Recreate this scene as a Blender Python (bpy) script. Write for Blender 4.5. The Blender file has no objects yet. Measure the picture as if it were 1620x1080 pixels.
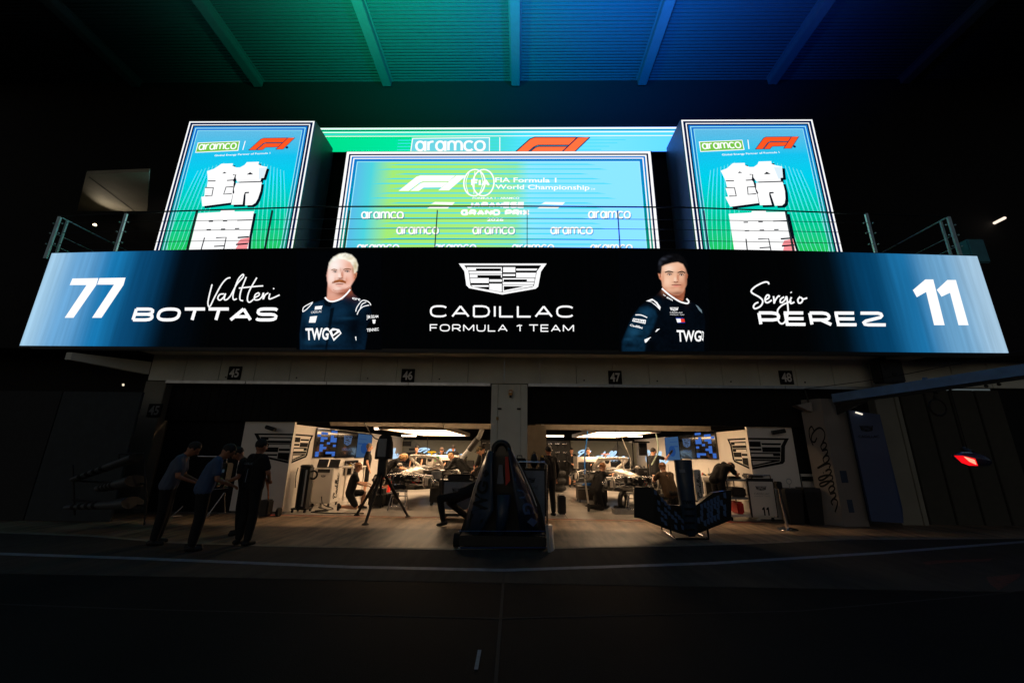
import bpy, bmesh, math, random
from math import sin, cos, pi, radians, tan, atan2, sqrt
from mathutils import Vector, Matrix
random.seed(7)
S = bpy.context.scene
COL = S.collection

# ------------------------------------------------------------------ camera
YAW, PITCH, ROLL, FPX, HC = 1.1, 15.3, 0.7, 630.0, 1.6
RM = (Matrix.Rotation(radians(YAW), 3, 'Z') @ Matrix.Rotation(radians(90 + PITCH), 3, 'X')
      @ Matrix.Rotation(radians(ROLL), 3, 'Z'))
cd = bpy.data.cameras.new('camera'); cam = bpy.data.objects.new('camera', cd); COL.objects.link(cam)
cd.lens = 14.0; cd.sensor_width = 36.0; cd.clip_end = 500; cd.clip_start = 0.05
cam.matrix_world = Matrix.Translation((0, 0, HC)) @ RM.to_4x4()
S.camera = cam

def ray(u, v): return RM @ Vector(((u - 810) / FPX, -(v - 540) / FPX, -1))
def W(u, v, Y):                                   # a measured point of the facade plane at depth Y
    d = ray(u, v); t = Y / d.y; return Vector((d.x * t, Y, HC + d.z * t))
def WX(u, v, X):
    d = ray(u, v); t = X / d.x; return Vector((X, d.y * t, HC + d.z * t))
def G(u, v, Z=0.0):
    d = ray(u, v); t = (Z - HC) / d.z; return Vector((d.x * t, d.y * t, Z))

# ------------------------------------------------------------------ materials
def lin(c):
    r = []
    for x in c:
        x = x / 255.0
        r.append(x / 12.92 if x <= 0.04045 else ((x + 0.055) / 1.055) ** 2.4)
    return r
MATS = {}
def mat(name, rgb, rough=0.6, metal=0.0, var=0.15, scale=6.0, bump=0.0, coat=0.0):
    if name in MATS: return MATS[name]
    m = bpy.data.materials.new(name); m.use_nodes = True; n = m.node_tree.nodes; l = m.node_tree.links
    b = n['Principled BSDF']; c = lin(rgb)
    b.inputs['Roughness'].default_value = rough; b.inputs['Metallic'].default_value = metal
    b.inputs['Coat Weight'].default_value = coat
    tc = n.new('ShaderNodeTexCoord'); no = n.new('ShaderNodeTexNoise'); no.inputs['Scale'].default_value = scale
    no.inputs['Detail'].default_value = 6
    l.new(tc.outputs['Object'], no.inputs['Vector'])
    cr = n.new('ShaderNodeValToRGB')
    cr.color_ramp.elements[0].position = 0.3; cr.color_ramp.elements[1].position = 0.7
    cr.color_ramp.elements[0].color = [max(0, x * (1 - var)) for x in c] + [1]
    cr.color_ramp.elements[1].color = [min(1, x * (1 + var)) for x in c] + [1]
    l.new(no.outputs['Fac'], cr.inputs['Fac']); l.new(cr.outputs['Color'], b.inputs['Base Color'])
    if bump:
        bp = n.new('ShaderNodeBump'); bp.inputs['Strength'].default_value = bump; bp.inputs['Distance'].default_value = 0.01
        l.new(no.outputs['Fac'], bp.inputs['Height']); l.new(bp.outputs['Normal'], b.inputs['Normal'])
    MATS[name] = m; return m
def emi(name, rgb, s=1.0, lraw=None):
    if name in MATS: return MATS[name]
    m = bpy.data.materials.new(name); m.use_nodes = True; n = m.node_tree.nodes; l = m.node_tree.links
    n.remove(n['Principled BSDF']); e = n.new('ShaderNodeEmission')
    e.inputs['Color'].default_value = (lraw or lin(rgb)) + [1]; e.inputs['Strength'].default_value = s
    l.new(e.outputs[0], n['Material Output'].inputs['Surface'])
    MATS[name] = m; return m
def emi_ramp(name, axis, a, b, stops, s=1.0, ease='LINEAR', streak=0.0):
    """screen image: colour runs along an axis of the screen from a to b (metres in object space)"""
    m = bpy.data.materials.new(name); m.use_nodes = True; n = m.node_tree.nodes; l = m.node_tree.links
    n.remove(n['Principled BSDF']); e = n.new('ShaderNodeEmission'); e.inputs['Strength'].default_value = s
    tc = n.new('ShaderNodeTexCoord'); sp = n.new('ShaderNodeSeparateXYZ'); mr = n.new('ShaderNodeMapRange')
    mr.inputs['From Min'].default_value = a; mr.inputs['From Max'].default_value = b
    l.new(tc.outputs['Object'], sp.inputs[0]); l.new(sp.outputs[axis], mr.inputs['Value'])
    cr = n.new('ShaderNodeValToRGB'); cr.color_ramp.interpolation = ease
    while len(cr.color_ramp.elements) < len(stops): cr.color_ramp.elements.new(0.5)
    for el, (p, c) in zip(cr.color_ramp.elements, stops):
        el.position = p; el.color = list(c) + [1]
    l.new(mr.outputs[0], cr.inputs['Fac'])
    out = cr.outputs['Color']
    if streak:
        no = n.new('ShaderNodeTexNoise'); no.inputs['Scale'].default_value = 1.0; no.inputs['Detail'].default_value = 4
        mp = n.new('ShaderNodeMapping'); mp.inputs['Scale'].default_value = (9, 1, 0.35) if streak > 0 else (25, 25, 25)
        l.new(tc.outputs['Object'], mp.inputs['Vector']); l.new(mp.outputs[0], no.inputs['Vector'])
        mr2 = n.new('ShaderNodeMapRange'); k = abs(streak)
        mr2.inputs['From Min'].default_value = 0.3; mr2.inputs['From Max'].default_value = 0.7
        mr2.inputs['To Min'].default_value = 1 - k; mr2.inputs['To Max'].default_value = 1 + k
        l.new(no.outputs['Fac'], mr2.inputs['Value'])
        vm = n.new('ShaderNodeVectorMath'); vm.operation = 'SCALE'
        l.new(out, vm.inputs[0]); l.new(mr2.outputs[0], vm.inputs['Scale']); out = vm.outputs[0]
    l.new(out, e.inputs['Color'])
    l.new(e.outputs[0], n['Material Output'].inputs['Surface'])
    MATS[name] = m; return m

BLACK = mat('black_plastic', (12, 12, 13), 0.5)
DARKM = mat('dark_metal', (34, 34, 36), 0.4, 0.7)
STEEL = mat('steel', (190, 190, 192), 0.25, 1.0)
CHROME = mat('polished_steel', (215, 215, 218), 0.12, 1.0)
ALU = mat('brushed_aluminium', (170, 172, 175), 0.35, 0.9)
WHITE = mat('white_panel', (215, 210, 203), 0.45, var=0.04, scale=2)
WHITEG = mat('white_gloss', (225, 222, 216), 0.22, var=0.03, coat=0.4)
WALLP = mat('concrete_panel', (210, 212, 202), 0.8, var=0.1, scale=1.3, bump=0.2)
WALLD = mat('dark_wall', (30, 31, 33), 0.85)
FABK = mat('black_curtain', (7, 7, 8), 0.95)
RUBBER = mat('rubber', (11, 11, 11), 0.85)
CARB = mat('carbon_fibre', (14, 14, 15), 0.3, var=0.4, scale=60, coat=0.4)
CARW = mat('car_silver_white', (205, 198, 190), 0.28, 0.1, coat=0.5)
CLOTH = mat('black_cloth', (9, 9, 11), 0.9, var=0.3, scale=14, bump=0.3)
CLOTH2 = mat('charcoal_cloth', (15, 16, 18), 0.9, var=0.3, scale=14, bump=0.3)
SHIRTB = mat('pale_blue_cloth', (62, 82, 116), 0.85, var=0.08, scale=9, bump=0.3)
SHIRTW = mat('white_cloth', (78, 88, 108), 0.85, var=0.06, scale=9, bump=0.3)
YELC = mat('yellow_cloth', (52, 34, 8), 0.85, bump=0.3)
SKIN = mat('skin', (205, 150, 118), 0.5, var=0.06, scale=20)
SKIN2 = mat('tan_skin', (165, 112, 84), 0.5, var=0.06, scale=20)
HAIRD = mat('dark_hair', (28, 20, 16), 0.7, var=0.4, scale=50, bump=0.6)
HAIRB = mat('blond_hair', (158, 122, 78), 0.6, var=0.35, scale=40, bump=0.6)
HAIRG = mat('red_blond_hair', (122, 80, 48), 0.65, var=0.35, scale=50, bump=0.6)
HAIRN = mat('brown_hair', (70, 46, 32), 0.7, var=0.35, scale=50, bump=0.6)
EYE = mat('eye_dark', (20, 14, 12), 0.3)
LIP = mat('lip', (150, 80, 70), 0.5)
SHOE = mat('shoe_black', (14, 14, 15), 0.6)
BLUEP = mat('blue_bodywork', (26, 48, 72), 0.45, 0, coat=0.2)
BLUED = mat('grey_blue_board', (120, 128, 140), 0.5)
RED = mat('red_plastic', (190, 32, 22), 0.4)
YEL = mat('yellow_plastic', (225, 200, 40), 0.4)
GRN = mat('green_plastic', (20, 160, 70), 0.4)
BLUH = mat('blue_hose', (30, 120, 215), 0.4)
GREYT = mat('grey_tube', (135, 138, 140), 0.6)
BROWN = mat('brown_case', (48, 40, 32), 0.6)
TAN = mat('beige_beam', (96, 90, 80), 0.7)
PRINT = mat('black_print', (9, 9, 10), 0.95)
PRINTW = mat('white_print', (225, 225, 225), 0.5)
LEDW = emi('led_white', (255, 255, 255), 1.05)
LAMP = emi('lamp_panel_light', None, 9.5, [1.0, 0.67, 0.39])
TUBEL = emi('tube_light', None, 7.0, [1.0, 0.80, 0.62])

# ------------------------------------------------------------------ mesh builder
class MB:
    def __init__(s): s.v = []; s.f = []; s.m = []; s.mi = []; s.sm = []
    def mid(s, m):
        if m not in s.m: s.m.append(m)
        return s.m.index(m)
    def add(s, vs, fs, m, smooth=False):
        o = len(s.v); s.v += [Vector(p) for p in vs]; k = s.mid(m)
        for f in fs: s.f.append([i + o for i in f]); s.mi.append(k); s.sm.append(smooth)
    def box(s, x0, x1, y0, y1, z0, z1, m, M=None):
        vs = [Vector((x, y, z)) for x in (x0, x1) for y in (y0, y1) for z in (z0, z1)]
        if M: vs = [M @ p for p in vs]
        s.add(vs, [(0, 1, 3, 2), (4, 6, 7, 5), (0, 4, 5, 1), (2, 3, 7, 6), (0, 2, 6, 4), (1, 5, 7, 3)], m); return s
    def bev(s, x0, x1, y0, y1, z0, z1, m, b=0.015, M=None):
        """box with chamfered edges"""
        bm = bmesh.new(); r = bmesh.ops.create_cube(bm, size=1)
        for p in bm.verts: p.co = Vector(((x0 + x1) / 2 + p.co.x * (x1 - x0), (y0 + y1) / 2 + p.co.y * (y1 - y0), (z0 + z1) / 2 + p.co.z * (z1 - z0)))
        bmesh.ops.bevel(bm, geom=bm.edges[:], offset=b, segments=2, affect='EDGES')
        bm.verts.index_update()
        vs = [(M @ p.co) if M else p.co.copy() for p in bm.verts]
        s.add(vs, [[q.index for q in f.verts] for f in bm.faces], m); bm.free(); return s
    def tube(s, p, q, r, m, r2=None, n=10, cap=True):
        p = Vector(p); q = Vector(q); d = (q - p)
        if d.length < 1e-6: return s
        d.normalize(); a = d.orthogonal().normalized(); b = d.cross(a); r2 = r if r2 is None else r2
        vs = [p + (a * cos(2 * pi * i / n) + b * sin(2 * pi * i / n)) * r for i in range(n)]
        vs += [q + (a * cos(2 * pi * i / n) + b * sin(2 * pi * i / n)) * r2 for i in range(n)]
        s.add(vs, [(i, (i + 1) % n, n + (i + 1) % n, n + i) for i in range(n)], m, True)
        if cap: s.add(vs, [list(range(n))[::-1], list(range(n, 2 * n))], m)
        return s
    def path(s, pts, r, m, n=8):
        for a, b in zip(pts, pts[1:]): s.tube(a, b, r, m, n=n)
        for a in pts[1:-1]: s.ball(a, r, m, 8, 5)
        return s
    def ball(s, c, r, m, n=14, k=9, sc=(1, 1, 1), M=None):
        c = Vector(c); vs = []; fs = []
        for j in range(k + 1):
            t = pi * j / k
            for i in range(n):
                p = Vector((r * sc[0] * sin(t) * cos(2 * pi * i / n), r * sc[1] * sin(t) * sin(2 * pi * i / n), r * sc[2] * cos(t)))
                vs.append(c + (M @ p if M else p))
        for j in range(k):
            for i in range(n):
                fs.append((j * n + i, (j + 1) * n + i, (j + 1) * n + (i + 1) % n, j * n + (i + 1) % n))
        s.add(vs, fs, m, True); return s
    def poly(s, pts, m): s.add(pts, [list(range(len(pts)))], m); return s
    def prism(s, pts, off, m):
        off = Vector(off); n = len(pts); vs = [Vector(p) for p in pts] + [Vector(p) + off for p in pts]
        s.add(vs, [list(range(n))[::-1], list(range(n, 2 * n))] + [(i, (i + 1) % n, n + (i + 1) % n, n + i) for i in range(n)], m); return s
    def grid(s, rows, m, thick=0.0, smooth=True):
        """rows of points -> sheet, optionally thickened"""
        R = len(rows); C = len(rows[0]); vs = [Vector(p) for r in rows for p in r]
        fs = [(i * C + j, i * C + j + 1, (i + 1) * C + j + 1, (i + 1) * C + j) for i in range(R - 1) for j in range(C - 1)]
        if thick:
            bm = bmesh.new(); bv = [bm.verts.new(p) for p in vs]
            for f in fs: bm.faces.new([bv[k] for k in f])
            bm.normal_update(); bmesh.ops.solidify(bm, geom=bm.faces[:], thickness=thick); bm.verts.index_update()
            vs = [p.co.copy() for p in bm.verts]; fs = [[q.index for q in f.verts] for f in bm.faces]; bm.free()
        s.add(vs, fs, m, smooth); return s
    def lathe(s, prof, c, m, n=18):
        c = Vector(c); vs = []; k = len(prof)
        for r, z in prof:
            for i in range(n): vs.append(c + Vector((r * cos(2 * pi * i / n), r * sin(2 * pi * i / n), z)))
        s.add(vs, [(j * n + i, j * n + (i + 1) % n, (j + 1) * n + (i + 1) % n, (j + 1) * n + i) for j in range(k - 1) for i in range(n)], m, True); return s
    def torus(s, c, R, r, m, M=None, n=28, k=8, a0=0, a1=2 * pi):
        c = Vector(c); vs = []; full = abs(a1 - a0 - 2 * pi) < 1e-4; nn = n if full else n + 1
        for i in range(nn):
            a = a0 + (a1 - a0) * i / n
            for j in range(k):
                b = 2 * pi * j / k; p = Vector(((R + r * cos(b)) * cos(a), r * sin(b), (R + r * cos(b)) * sin(a)))
                vs.append(c + (M @ p if M else p))
        fs = []
        for i in range(n):
            i2 = (i + 1) % nn
            for j in range(k): fs.append((i * k + j, i * k + (j + 1) % k, i2 * k + (j + 1) % k, i2 * k + j))
        s.add(vs, fs, m, True); return s
    def mesh(s, name, inv=None):
        me = bpy.data.meshes.new(name)
        me.from_pydata([(inv @ p if inv else p) for p in s.v], [], s.f)
        for m in s.m: me.materials.append(m)
        me.polygons.foreach_set('material_index', s.mi); me.polygons.foreach_set('use_smooth', s.sm)
        me.update(); return me

def thing(name, label, cat, loc=(0, 0, 0), rz=0.0, group=None):
    o = bpy.data.objects.new(name, None); COL.objects.link(o); o.empty_display_size = 0.2
    o.location = loc; o.rotation_euler = (0, 0, rz); o['label'] = label; o['category'] = cat
    if group: o['group'] = group
    return o
def worldmat(o):
    M = Matrix.Translation(o.location) @ Matrix.Rotation(o.rotation_euler.z, 4, 'Z')
    return worldmat(o.parent) @ M if o.parent else M
def part(name, mb, parent, world=True, label=None):
    inv = worldmat(parent).inverted() if world else None
    o = bpy.data.objects.new(name, mb.mesh(name, inv)); COL.objects.link(o); o.parent = parent
    if label: o['label'] = label
    return o
def solo(name, mb, label=None, cat=None, group=None, kind=None, base=None):
    b = Vector(base) if base is not None else Vector((0, 0, 0))
    o = bpy.data.objects.new(name, mb.mesh(name, Matrix.Translation(-b))); COL.objects.link(o); o.location = b
    if label: o['label'] = label; o['category'] = cat
    if group: o['group'] = group
    if kind: o['kind'] = kind
    return o
def dup(root, loc, rz, label, group=None):
    def cp(o, par):
        c = o.copy(); COL.objects.link(c); c.parent = par
        for ch in list(o.children): cp(ch, c)
        return c
    r = root.copy(); COL.objects.link(r); r.location = loc; r.rotation_euler = (0, 0, rz); r['label'] = label
    if group: r['group'] = group
    for ch in list(root.children): cp(ch, r)
    return r

# ------------------------------------------------------------------ flat artwork on real surfaces
_tx = {}
def textgeo(t, bold=0.0):
    key = (t, bold)
    if key in _tx: return _tx[key]
    c = bpy.data.curves.new('t', 'FONT'); c.body = t; c.offset = bold; c.resolution_u = 3; c.size = 1
    o = bpy.data.objects.new('t', c); COL.objects.link(o); bpy.context.view_layer.update()
    dg = bpy.context.evaluated_depsgraph_get(); me = o.evaluated_get(dg).to_mesh()
    vs = [(p.co.x, p.co.y) for p in me.vertices]; fs = [list(p.vertices) for p in me.polygons]
    o.evaluated_get(dg).to_mesh_clear(); bpy.data.objects.remove(o); bpy.data.curves.remove(c)
    x0 = min(p[0] for p in vs); x1 = max(p[0] for p in vs); y0 = min(p[1] for p in vs); y1 = max(p[1] for p in vs)
    vs = [((p[0] - x0) / (x1 - x0), (p[1] - y0) / (y1 - y0)) for p in vs]
    _tx[key] = (vs, fs); return _tx[key]
def spline(pts, k=5):
    if len(pts) < 3: return pts
    P = [pts[0]] + list(pts) + [pts[-1]]; out = []
    for i in range(1, len(P) - 2):
        for j in range(k):
            t = j / k; a, b, c, d = P[i - 1], P[i], P[i + 1], P[i + 2]
            out.append(tuple(0.5 * (2 * b[q] + (c[q] - a[q]) * t + (2 * a[q] - 5 * b[q] + 4 * c[q] - d[q]) * t * t + (3 * b[q] - a[q] - 3 * c[q] + d[q]) * t ** 3) for q in (0, 1)))
    out.append(pts[-1]); return out
class Art:
    """f maps 2D artwork coordinates to a 3D surface point; n is the surface normal (towards the viewer)"""
    def __init__(s, f, n, step=0.003): s.f = f; s.n = Vector(n).normalized(); s.mb = MB(); s.st = step; s.k = 0
    def P(s, p, L): return s.f(p[0], p[1]) + s.n * (L * s.st)
    def poly(s, pts, m, L=1): s.mb.poly([s.P(p, L) for p in pts], m)
    def rect(s, x0, y0, x1, y1, m, L=1): s.poly([(x0, y0), (x1, y0), (x1, y1), (x0, y1)], m, L)
    def text(s, t, q, m, L=2, bold=0.0):
        """q: corner points TL, TR, BR, BL"""
        vs, fs = textgeo(t, bold); (ax, ay), (bx, by), (cx, cy), (dx, dy) = q; o = []
        for u, w in vs:
            v = 1 - w
            o.append(s.P((ax * (1 - u) * (1 - v) + bx * u * (1 - v) + cx * u * v + dx * (1 - u) * v,
                          ay * (1 - u) * (1 - v) + by * u * (1 - v) + cy * u * v + dy * (1 - u) * v), L))
        s.mb.add(o, fs, m)
    def stroke(s, pts, w, m, L=2, smooth=True, close=False):
        if smooth: pts = spline(pts)
        if close: pts = list(pts) + [pts[0]]
        s.k += 1; n = len(pts); A = []; B = []
        for i, p in enumerate(pts):
            a = pts[max(0, i - 1)]; b = pts[min(n - 1, i + 1)]; dx = b[0] - a[0]; dy = b[1] - a[1]; l = sqrt(dx * dx + dy * dy) or 1
            ww = w / 2; e = L + 0.02 * (s.k % 20) + 0.004 * i
            A.append(s.P((p[0] - dy / l * ww, p[1] + dx / l * ww), e)); B.append(s.P((p[0] + dy / l * ww, p[1] - dx / l * ww), e))
        s.mb.add(A + B, [(i, i + 1, n + i + 1, n + i) for i in range(n - 1)], m)
    def disc(s, c, rx, ry, m, L=1, n=20):
        s.poly([(c[0] + rx * cos(2 * pi * i / n), c[1] + ry * sin(2 * pi * i / n)) for i in range(n)], m, L)
    def ring(s, c, rx, ry, w, m, L=2, n=28):
        s.stroke([(c[0] + rx * cos(2 * pi * i / n), c[1] + ry * sin(2 * pi * i / n)) for i in range(n)], w, m, L, False, True)

def zoom(scale, ox, oy, base):                    # read-off coordinates of an enlarged crop -> base mapping
    return lambda x, y: base(ox + x / scale, oy + y / scale)

OUT = [(60, 122), (763, 122), (1465, 122), (1375, 250), (1330, 490), (1290, 525), (755, 618), (225, 515), (180, 470), (148, 245)]
INN = [(145, 150), (763, 150), (1380, 150), (1310, 245), (1262, 480), (1240, 497), (755, 583), (270, 492), (243, 470), (215, 240)]
CB = [[(185, 180), (750, 180), (750, 235), (735, 235), (735, 200), (335, 200), (335, 230), (205, 230)], [(225, 242), (750, 242), (750, 285), (230, 285)],
      [(232, 293), (750, 293), (750, 345), (735, 345), (735, 308), (358, 308), (358, 345), (236, 345)], [(240, 355), (540, 355), (540, 433), (250, 433)],
      [(550, 375), (748, 375), (748, 412), (550, 412)], [(256, 467), (538, 467), (538, 495), (290, 495)], [(548, 443), (748, 443), (748, 575), (548, 540)],
      [(770, 180), (965, 180), (965, 262), (770, 262)], [(980, 203), (1320, 203), (1298, 233), (980, 233)], [(765, 290), (962, 290), (962, 322), (765, 322)],
      [(978, 268), (1295, 268), (1285, 345), (978, 345)], [(762, 355), (1275, 355), (1270, 408), (1150, 408), (1150, 375), (778, 375), (778, 408), (762, 408)],
      [(762, 418), (1265, 418), (1258, 455), (762, 455)], [(762, 463), (1255, 463), (1248, 485), (762, 485)], [(762, 485), (780, 485), (780, 552), (762, 575)],
      [(780, 552), (1115, 485), (1248, 485), (762, 577)]]
def crest(art, f, m, L=2, inverse=False):
    """the shield emblem; f maps emblem coordinates (60..1465, 122..618) to artwork coordinates"""
    n = len(OUT)
    for i in range(n):
        j = (i + 1) % n; art.poly([f(*OUT[i]), f(*OUT[j]), f(*INN[j]), f(*INN[i])], m, L)
    for b in CB: art.poly([f(*p) for p in b], m, L)
def fit(x0, y0, x1, y1):
    return lambda a, b: (x0 + (a - 60) / 1405 * (x1 - x0), y0 + (b - 122) / 496 * (y1 - y0))
SCRIPT = [[(.9, .75), (1.25, .35), (1.1, .0), (.6, .25), (.2, .95), (.15, 1.5), (.5, 1.85), (.95, 1.7), (1.3, 1.35)],
          [(.35, .55), (.0, .35), (.25, -.05), (.9, -.15), (1.5, .1)],
          [(1.9, 1.15), (1.6, 1.05), (1.3, 1.45), (1.4, 1.8), (1.7, 1.6), (1.92, 1.1), (1.85, 1.7), (2.05, 1.75), (2.3, 1.4)],
          [(2.85, 1.1), (2.55, 1.05), (2.3, 1.45), (2.4, 1.8), (2.75, 1.55), (3.3, .1), (2.95, 1.3), (2.95, 1.8), (3.25, 1.6)],
          [(3.5, 1.05), (3.35, 1.5), (3.45, 1.8), (3.75, 1.5)], [(3.6, .8), (3.66, .74)],
          [(3.7, 1.6), (4.15, .6), (4.2, .05), (4.0, .15), (3.8, 1.1), (3.85, 1.8), (4.15, 1.65)],
          [(4.15, 1.6), (4.6, .6), (4.65, .05), (4.45, .15), (4.25, 1.1), (4.3, 1.8), (4.6, 1.6)],
          [(5.15, 1.15), (4.85, 1.05), (4.6, 1.45), (4.7, 1.8), (4.95, 1.6), (5.18, 1.1), (5.1, 1.7), (5.3, 1.75), (5.55, 1.4)],
          [(6.0, 1.2), (5.8, 1.05), (5.55, 1.4), (5.65, 1.8), (6.0, 1.7), (6.5, 1.3)]]
def script(art, f, w, m, L=2):
    for st in SCRIPT: art.stroke([f(*p) for p in st], w, m, L)
def f1(art, f, m, L=2, line=None, lw=1):
    P = [[(50, 202), (185, 95), (215, 85), (478, 85), (430, 130), (235, 130), (210, 140), (128, 202)],
         [(138, 202), (215, 144), (240, 136), (422, 136), (375, 175), (240, 177), (203, 202)], [(350, 198), (485, 85), (562, 85), (430, 198)]]
    for p in P:
        q = [f(*a) for a in p]; art.poly(q, m, L)
        if line: art.stroke(q, lw, line, L + 0.5, False, True)
_o = [(.6 + .6 * cos(a), .5 + .5 * sin(a)) for a in [i * pi / 10 for i in range(21)]]
def _se(w, n=24, p=2.7): return [(w / 2 + w / 2 * math.copysign(abs(cos(a)) ** (2 / p), cos(a)), .5 + .5 * math.copysign(abs(sin(a)) ** (2 / p), sin(a))) for a in [2 * pi * i / n for i in range(n + 1)]]
def _arc(w, a0, a1, n=18, p=2.7): return [(w / 2 + w / 2 * math.copysign(abs(cos(a)) ** (2 / p), cos(a)), .5 + .5 * math.copysign(abs(sin(a)) ** (2 / p), sin(a))) for a in [radians(a0 + (a1 - a0) * i / n) for i in range(n + 1)]]
GL = {'C': (1.3, [_arc(1.34, -38, -322)]), 'O': (1.35, [_se(1.35)]), 'G': (1.35, [_arc(1.34, -38, -330), [(.75, .55), (1.3, .55), (1.3, .8)]]),
 'A': (1.3, [[(0, 1), (.65, 0)], [(.65, 0), (1.3, 1)], [(.24, .7), (1.06, .7)]]), 'D': (1.25, [[(0, 0), (0, 1)], [(0, 0), (.65, 0), (.95, .05), (1.15, .2), (1.22, .5), (1.15, .8), (.95, .95), (.65, 1), (0, 1)]]),
 'I': (0, [[(0, 0), (0, 1)]]), 'L': (1.0, [[(0, 0), (0, 1)], [(0, 1), (1, 1)]]), 'F': (1.0, [[(0, 0), (0, 1)], [(0, 0), (1, 0)], [(0, .5), (.9, .5)]]),
 'E': (1.05, [[(0, 0), (0, 1)], [(0, 0), (1.05, 0)], [(0, .5), (1, .5)], [(0, 1), (1.05, 1)]]), 'T': (1.2, [[(0, 0), (1.2, 0)], [(.6, 0), (.6, 1)]]),
 'R': (1.15, [[(0, 0), (0, 1)], [(0, 0), (.75, 0), (.98, .05), (1.08, .15), (1.12, .3), (1.08, .45), (.98, .55), (.75, .6), (0, .6)], [(.6, .6), (1.15, 1)]]),
 'P': (1.15, [[(0, 0), (0, 1)], [(0, 0), (.75, 0), (1.0, .05), (1.12, .15), (1.15, .3), (1.12, .45), (1.0, .57), (.75, .62), (0, .62)]]),
 'B': (1.2, [[(0, 0), (0, 1)], [(0, 0), (.8, 0), (1.0, .04), (1.1, .12), (1.12, .25), (1.08, .38), (.95, .46), (.8, .48), (0, .48)], [(.8, .48), (1.05, .52), (1.17, .62), (1.2, .74), (1.15, .88), (1.05, .96), (.8, 1), (0, 1)]]),
 'S': (1.25, [[(1.22, .12), (1.1, .02), (.9, 0), (.3, 0), (.1, .04), (.0, .14), (.0, .34), (.1, .45), (.3, .5), (.9, .5), (1.12, .55), (1.25, .66), (1.25, .86), (1.12, .96), (.9, 1), (.3, 1), (.1, .97), (.0, .87)]]),
 'Z': (1.3, [[(0, 0), (1.05, 0), (1.22, .07), (1.25, .22), (1.15, .36), (.2, .68), (.05, .82), (.1, .95), (.3, 1), (1.35, 1)]]), 'M': (1.5, [[(0, 1), (.0, 0)], [(0, 0), (.75, .85)], [(.75, .85), (1.5, 0)], [(1.5, 0), (1.5, 1)]]),
 'U': (1.2, [[(0, 0), (0, .55), (.05, .8), (.18, .94), (.4, 1), (.8, 1), (1.02, .94), (1.15, .8), (1.2, .55), (1.2, 0)]]), 'N': (1.2, [[(0, 1), (0, 0)], [(0, 0), (1.2, 1)], [(1.2, 1), (1.2, 0)]]), 'J': (.9, [[(.9, 0), (.9, .7), (.8, .93), (.55, 1), (.2, 1), (0, .85)]]), 'X': (1.2, [[(0, 0), (1.2, 1)], [(1.2, 0), (0, 1)]]),
 '1': (.5, [[(0, .2), (.5, 0)], [(.5, 0), (.5, 1)]]), ' ': (.45, []),
 'a': (1.2, [_se(1.02, 20, 2.1), [(1.15, -.06), (1.15, 1.06)]]), 'o': (1.2, [_se(1.2, 20, 2.3)]), 'c': (1.0, [_arc(1.15, -42, -318, 16, 2.3)]), 'r': (.65, [[(0, 0), (0, 1)], [(0, .5), (.05, .22), (.25, .05), (.65, 0)]]),
 'm': (1.7, [[(0, 0), (0, 1)], [(0, .5), (.05, .2), (.2, .03), (.45, 0), (.68, .05), (.82, .2), (.85, .45), (.85, 1)], [(.85, .5), (.9, .2), (1.05, .03), (1.3, 0), (1.52, .05), (1.67, .2), (1.7, .45), (1.7, 1)]])}
def wide(art, t, q, wt, m, L=2, gap=.32):
    """monoline wide lettering laid into the corner points TL, TR, BR, BL; wt is the weight as a fraction of the height"""
    tot = sum(GL[c][0] + gap for c in t) - gap; (ax, ay), (bx, by), (cx, cy), (dx, dy) = q; x = 0; hp = sqrt((dx - ax) ** 2 + (dy - ay) ** 2)
    def f(u, v):
        u = (u + wt / 2) / (tot + wt); v = wt / 2 + v * (1 - wt)
        return (ax * (1 - u) * (1 - v) + bx * u * (1 - v) + cx * u * v + dx * (1 - u) * v, ay * (1 - u) * (1 - v) + by * u * (1 - v) + cy * u * v + dy * (1 - u) * v)
    for c in t:
        for st in GL[c][1]:
            P_ = [f(x + a, b) for a, b in st]
            if len(st) == 2 and st[0][1] == st[1][1]:                # square ends on level bars
                e = wt * hp / 2 * (1 if P_[1][0] > P_[0][0] else -1) * .9; P_ = [(P_[0][0] - e, P_[0][1]), (P_[1][0] + e * .4, P_[1][1])]
            art.stroke(P_, wt * hp, m, L, False)
        x += GL[c][0] + gap
def quad(x0, y0, x1, y1, sh=0.0): return [(x0 + sh, y0), (x1 + sh, y0), (x1, y1), (x0, y1)]

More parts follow.
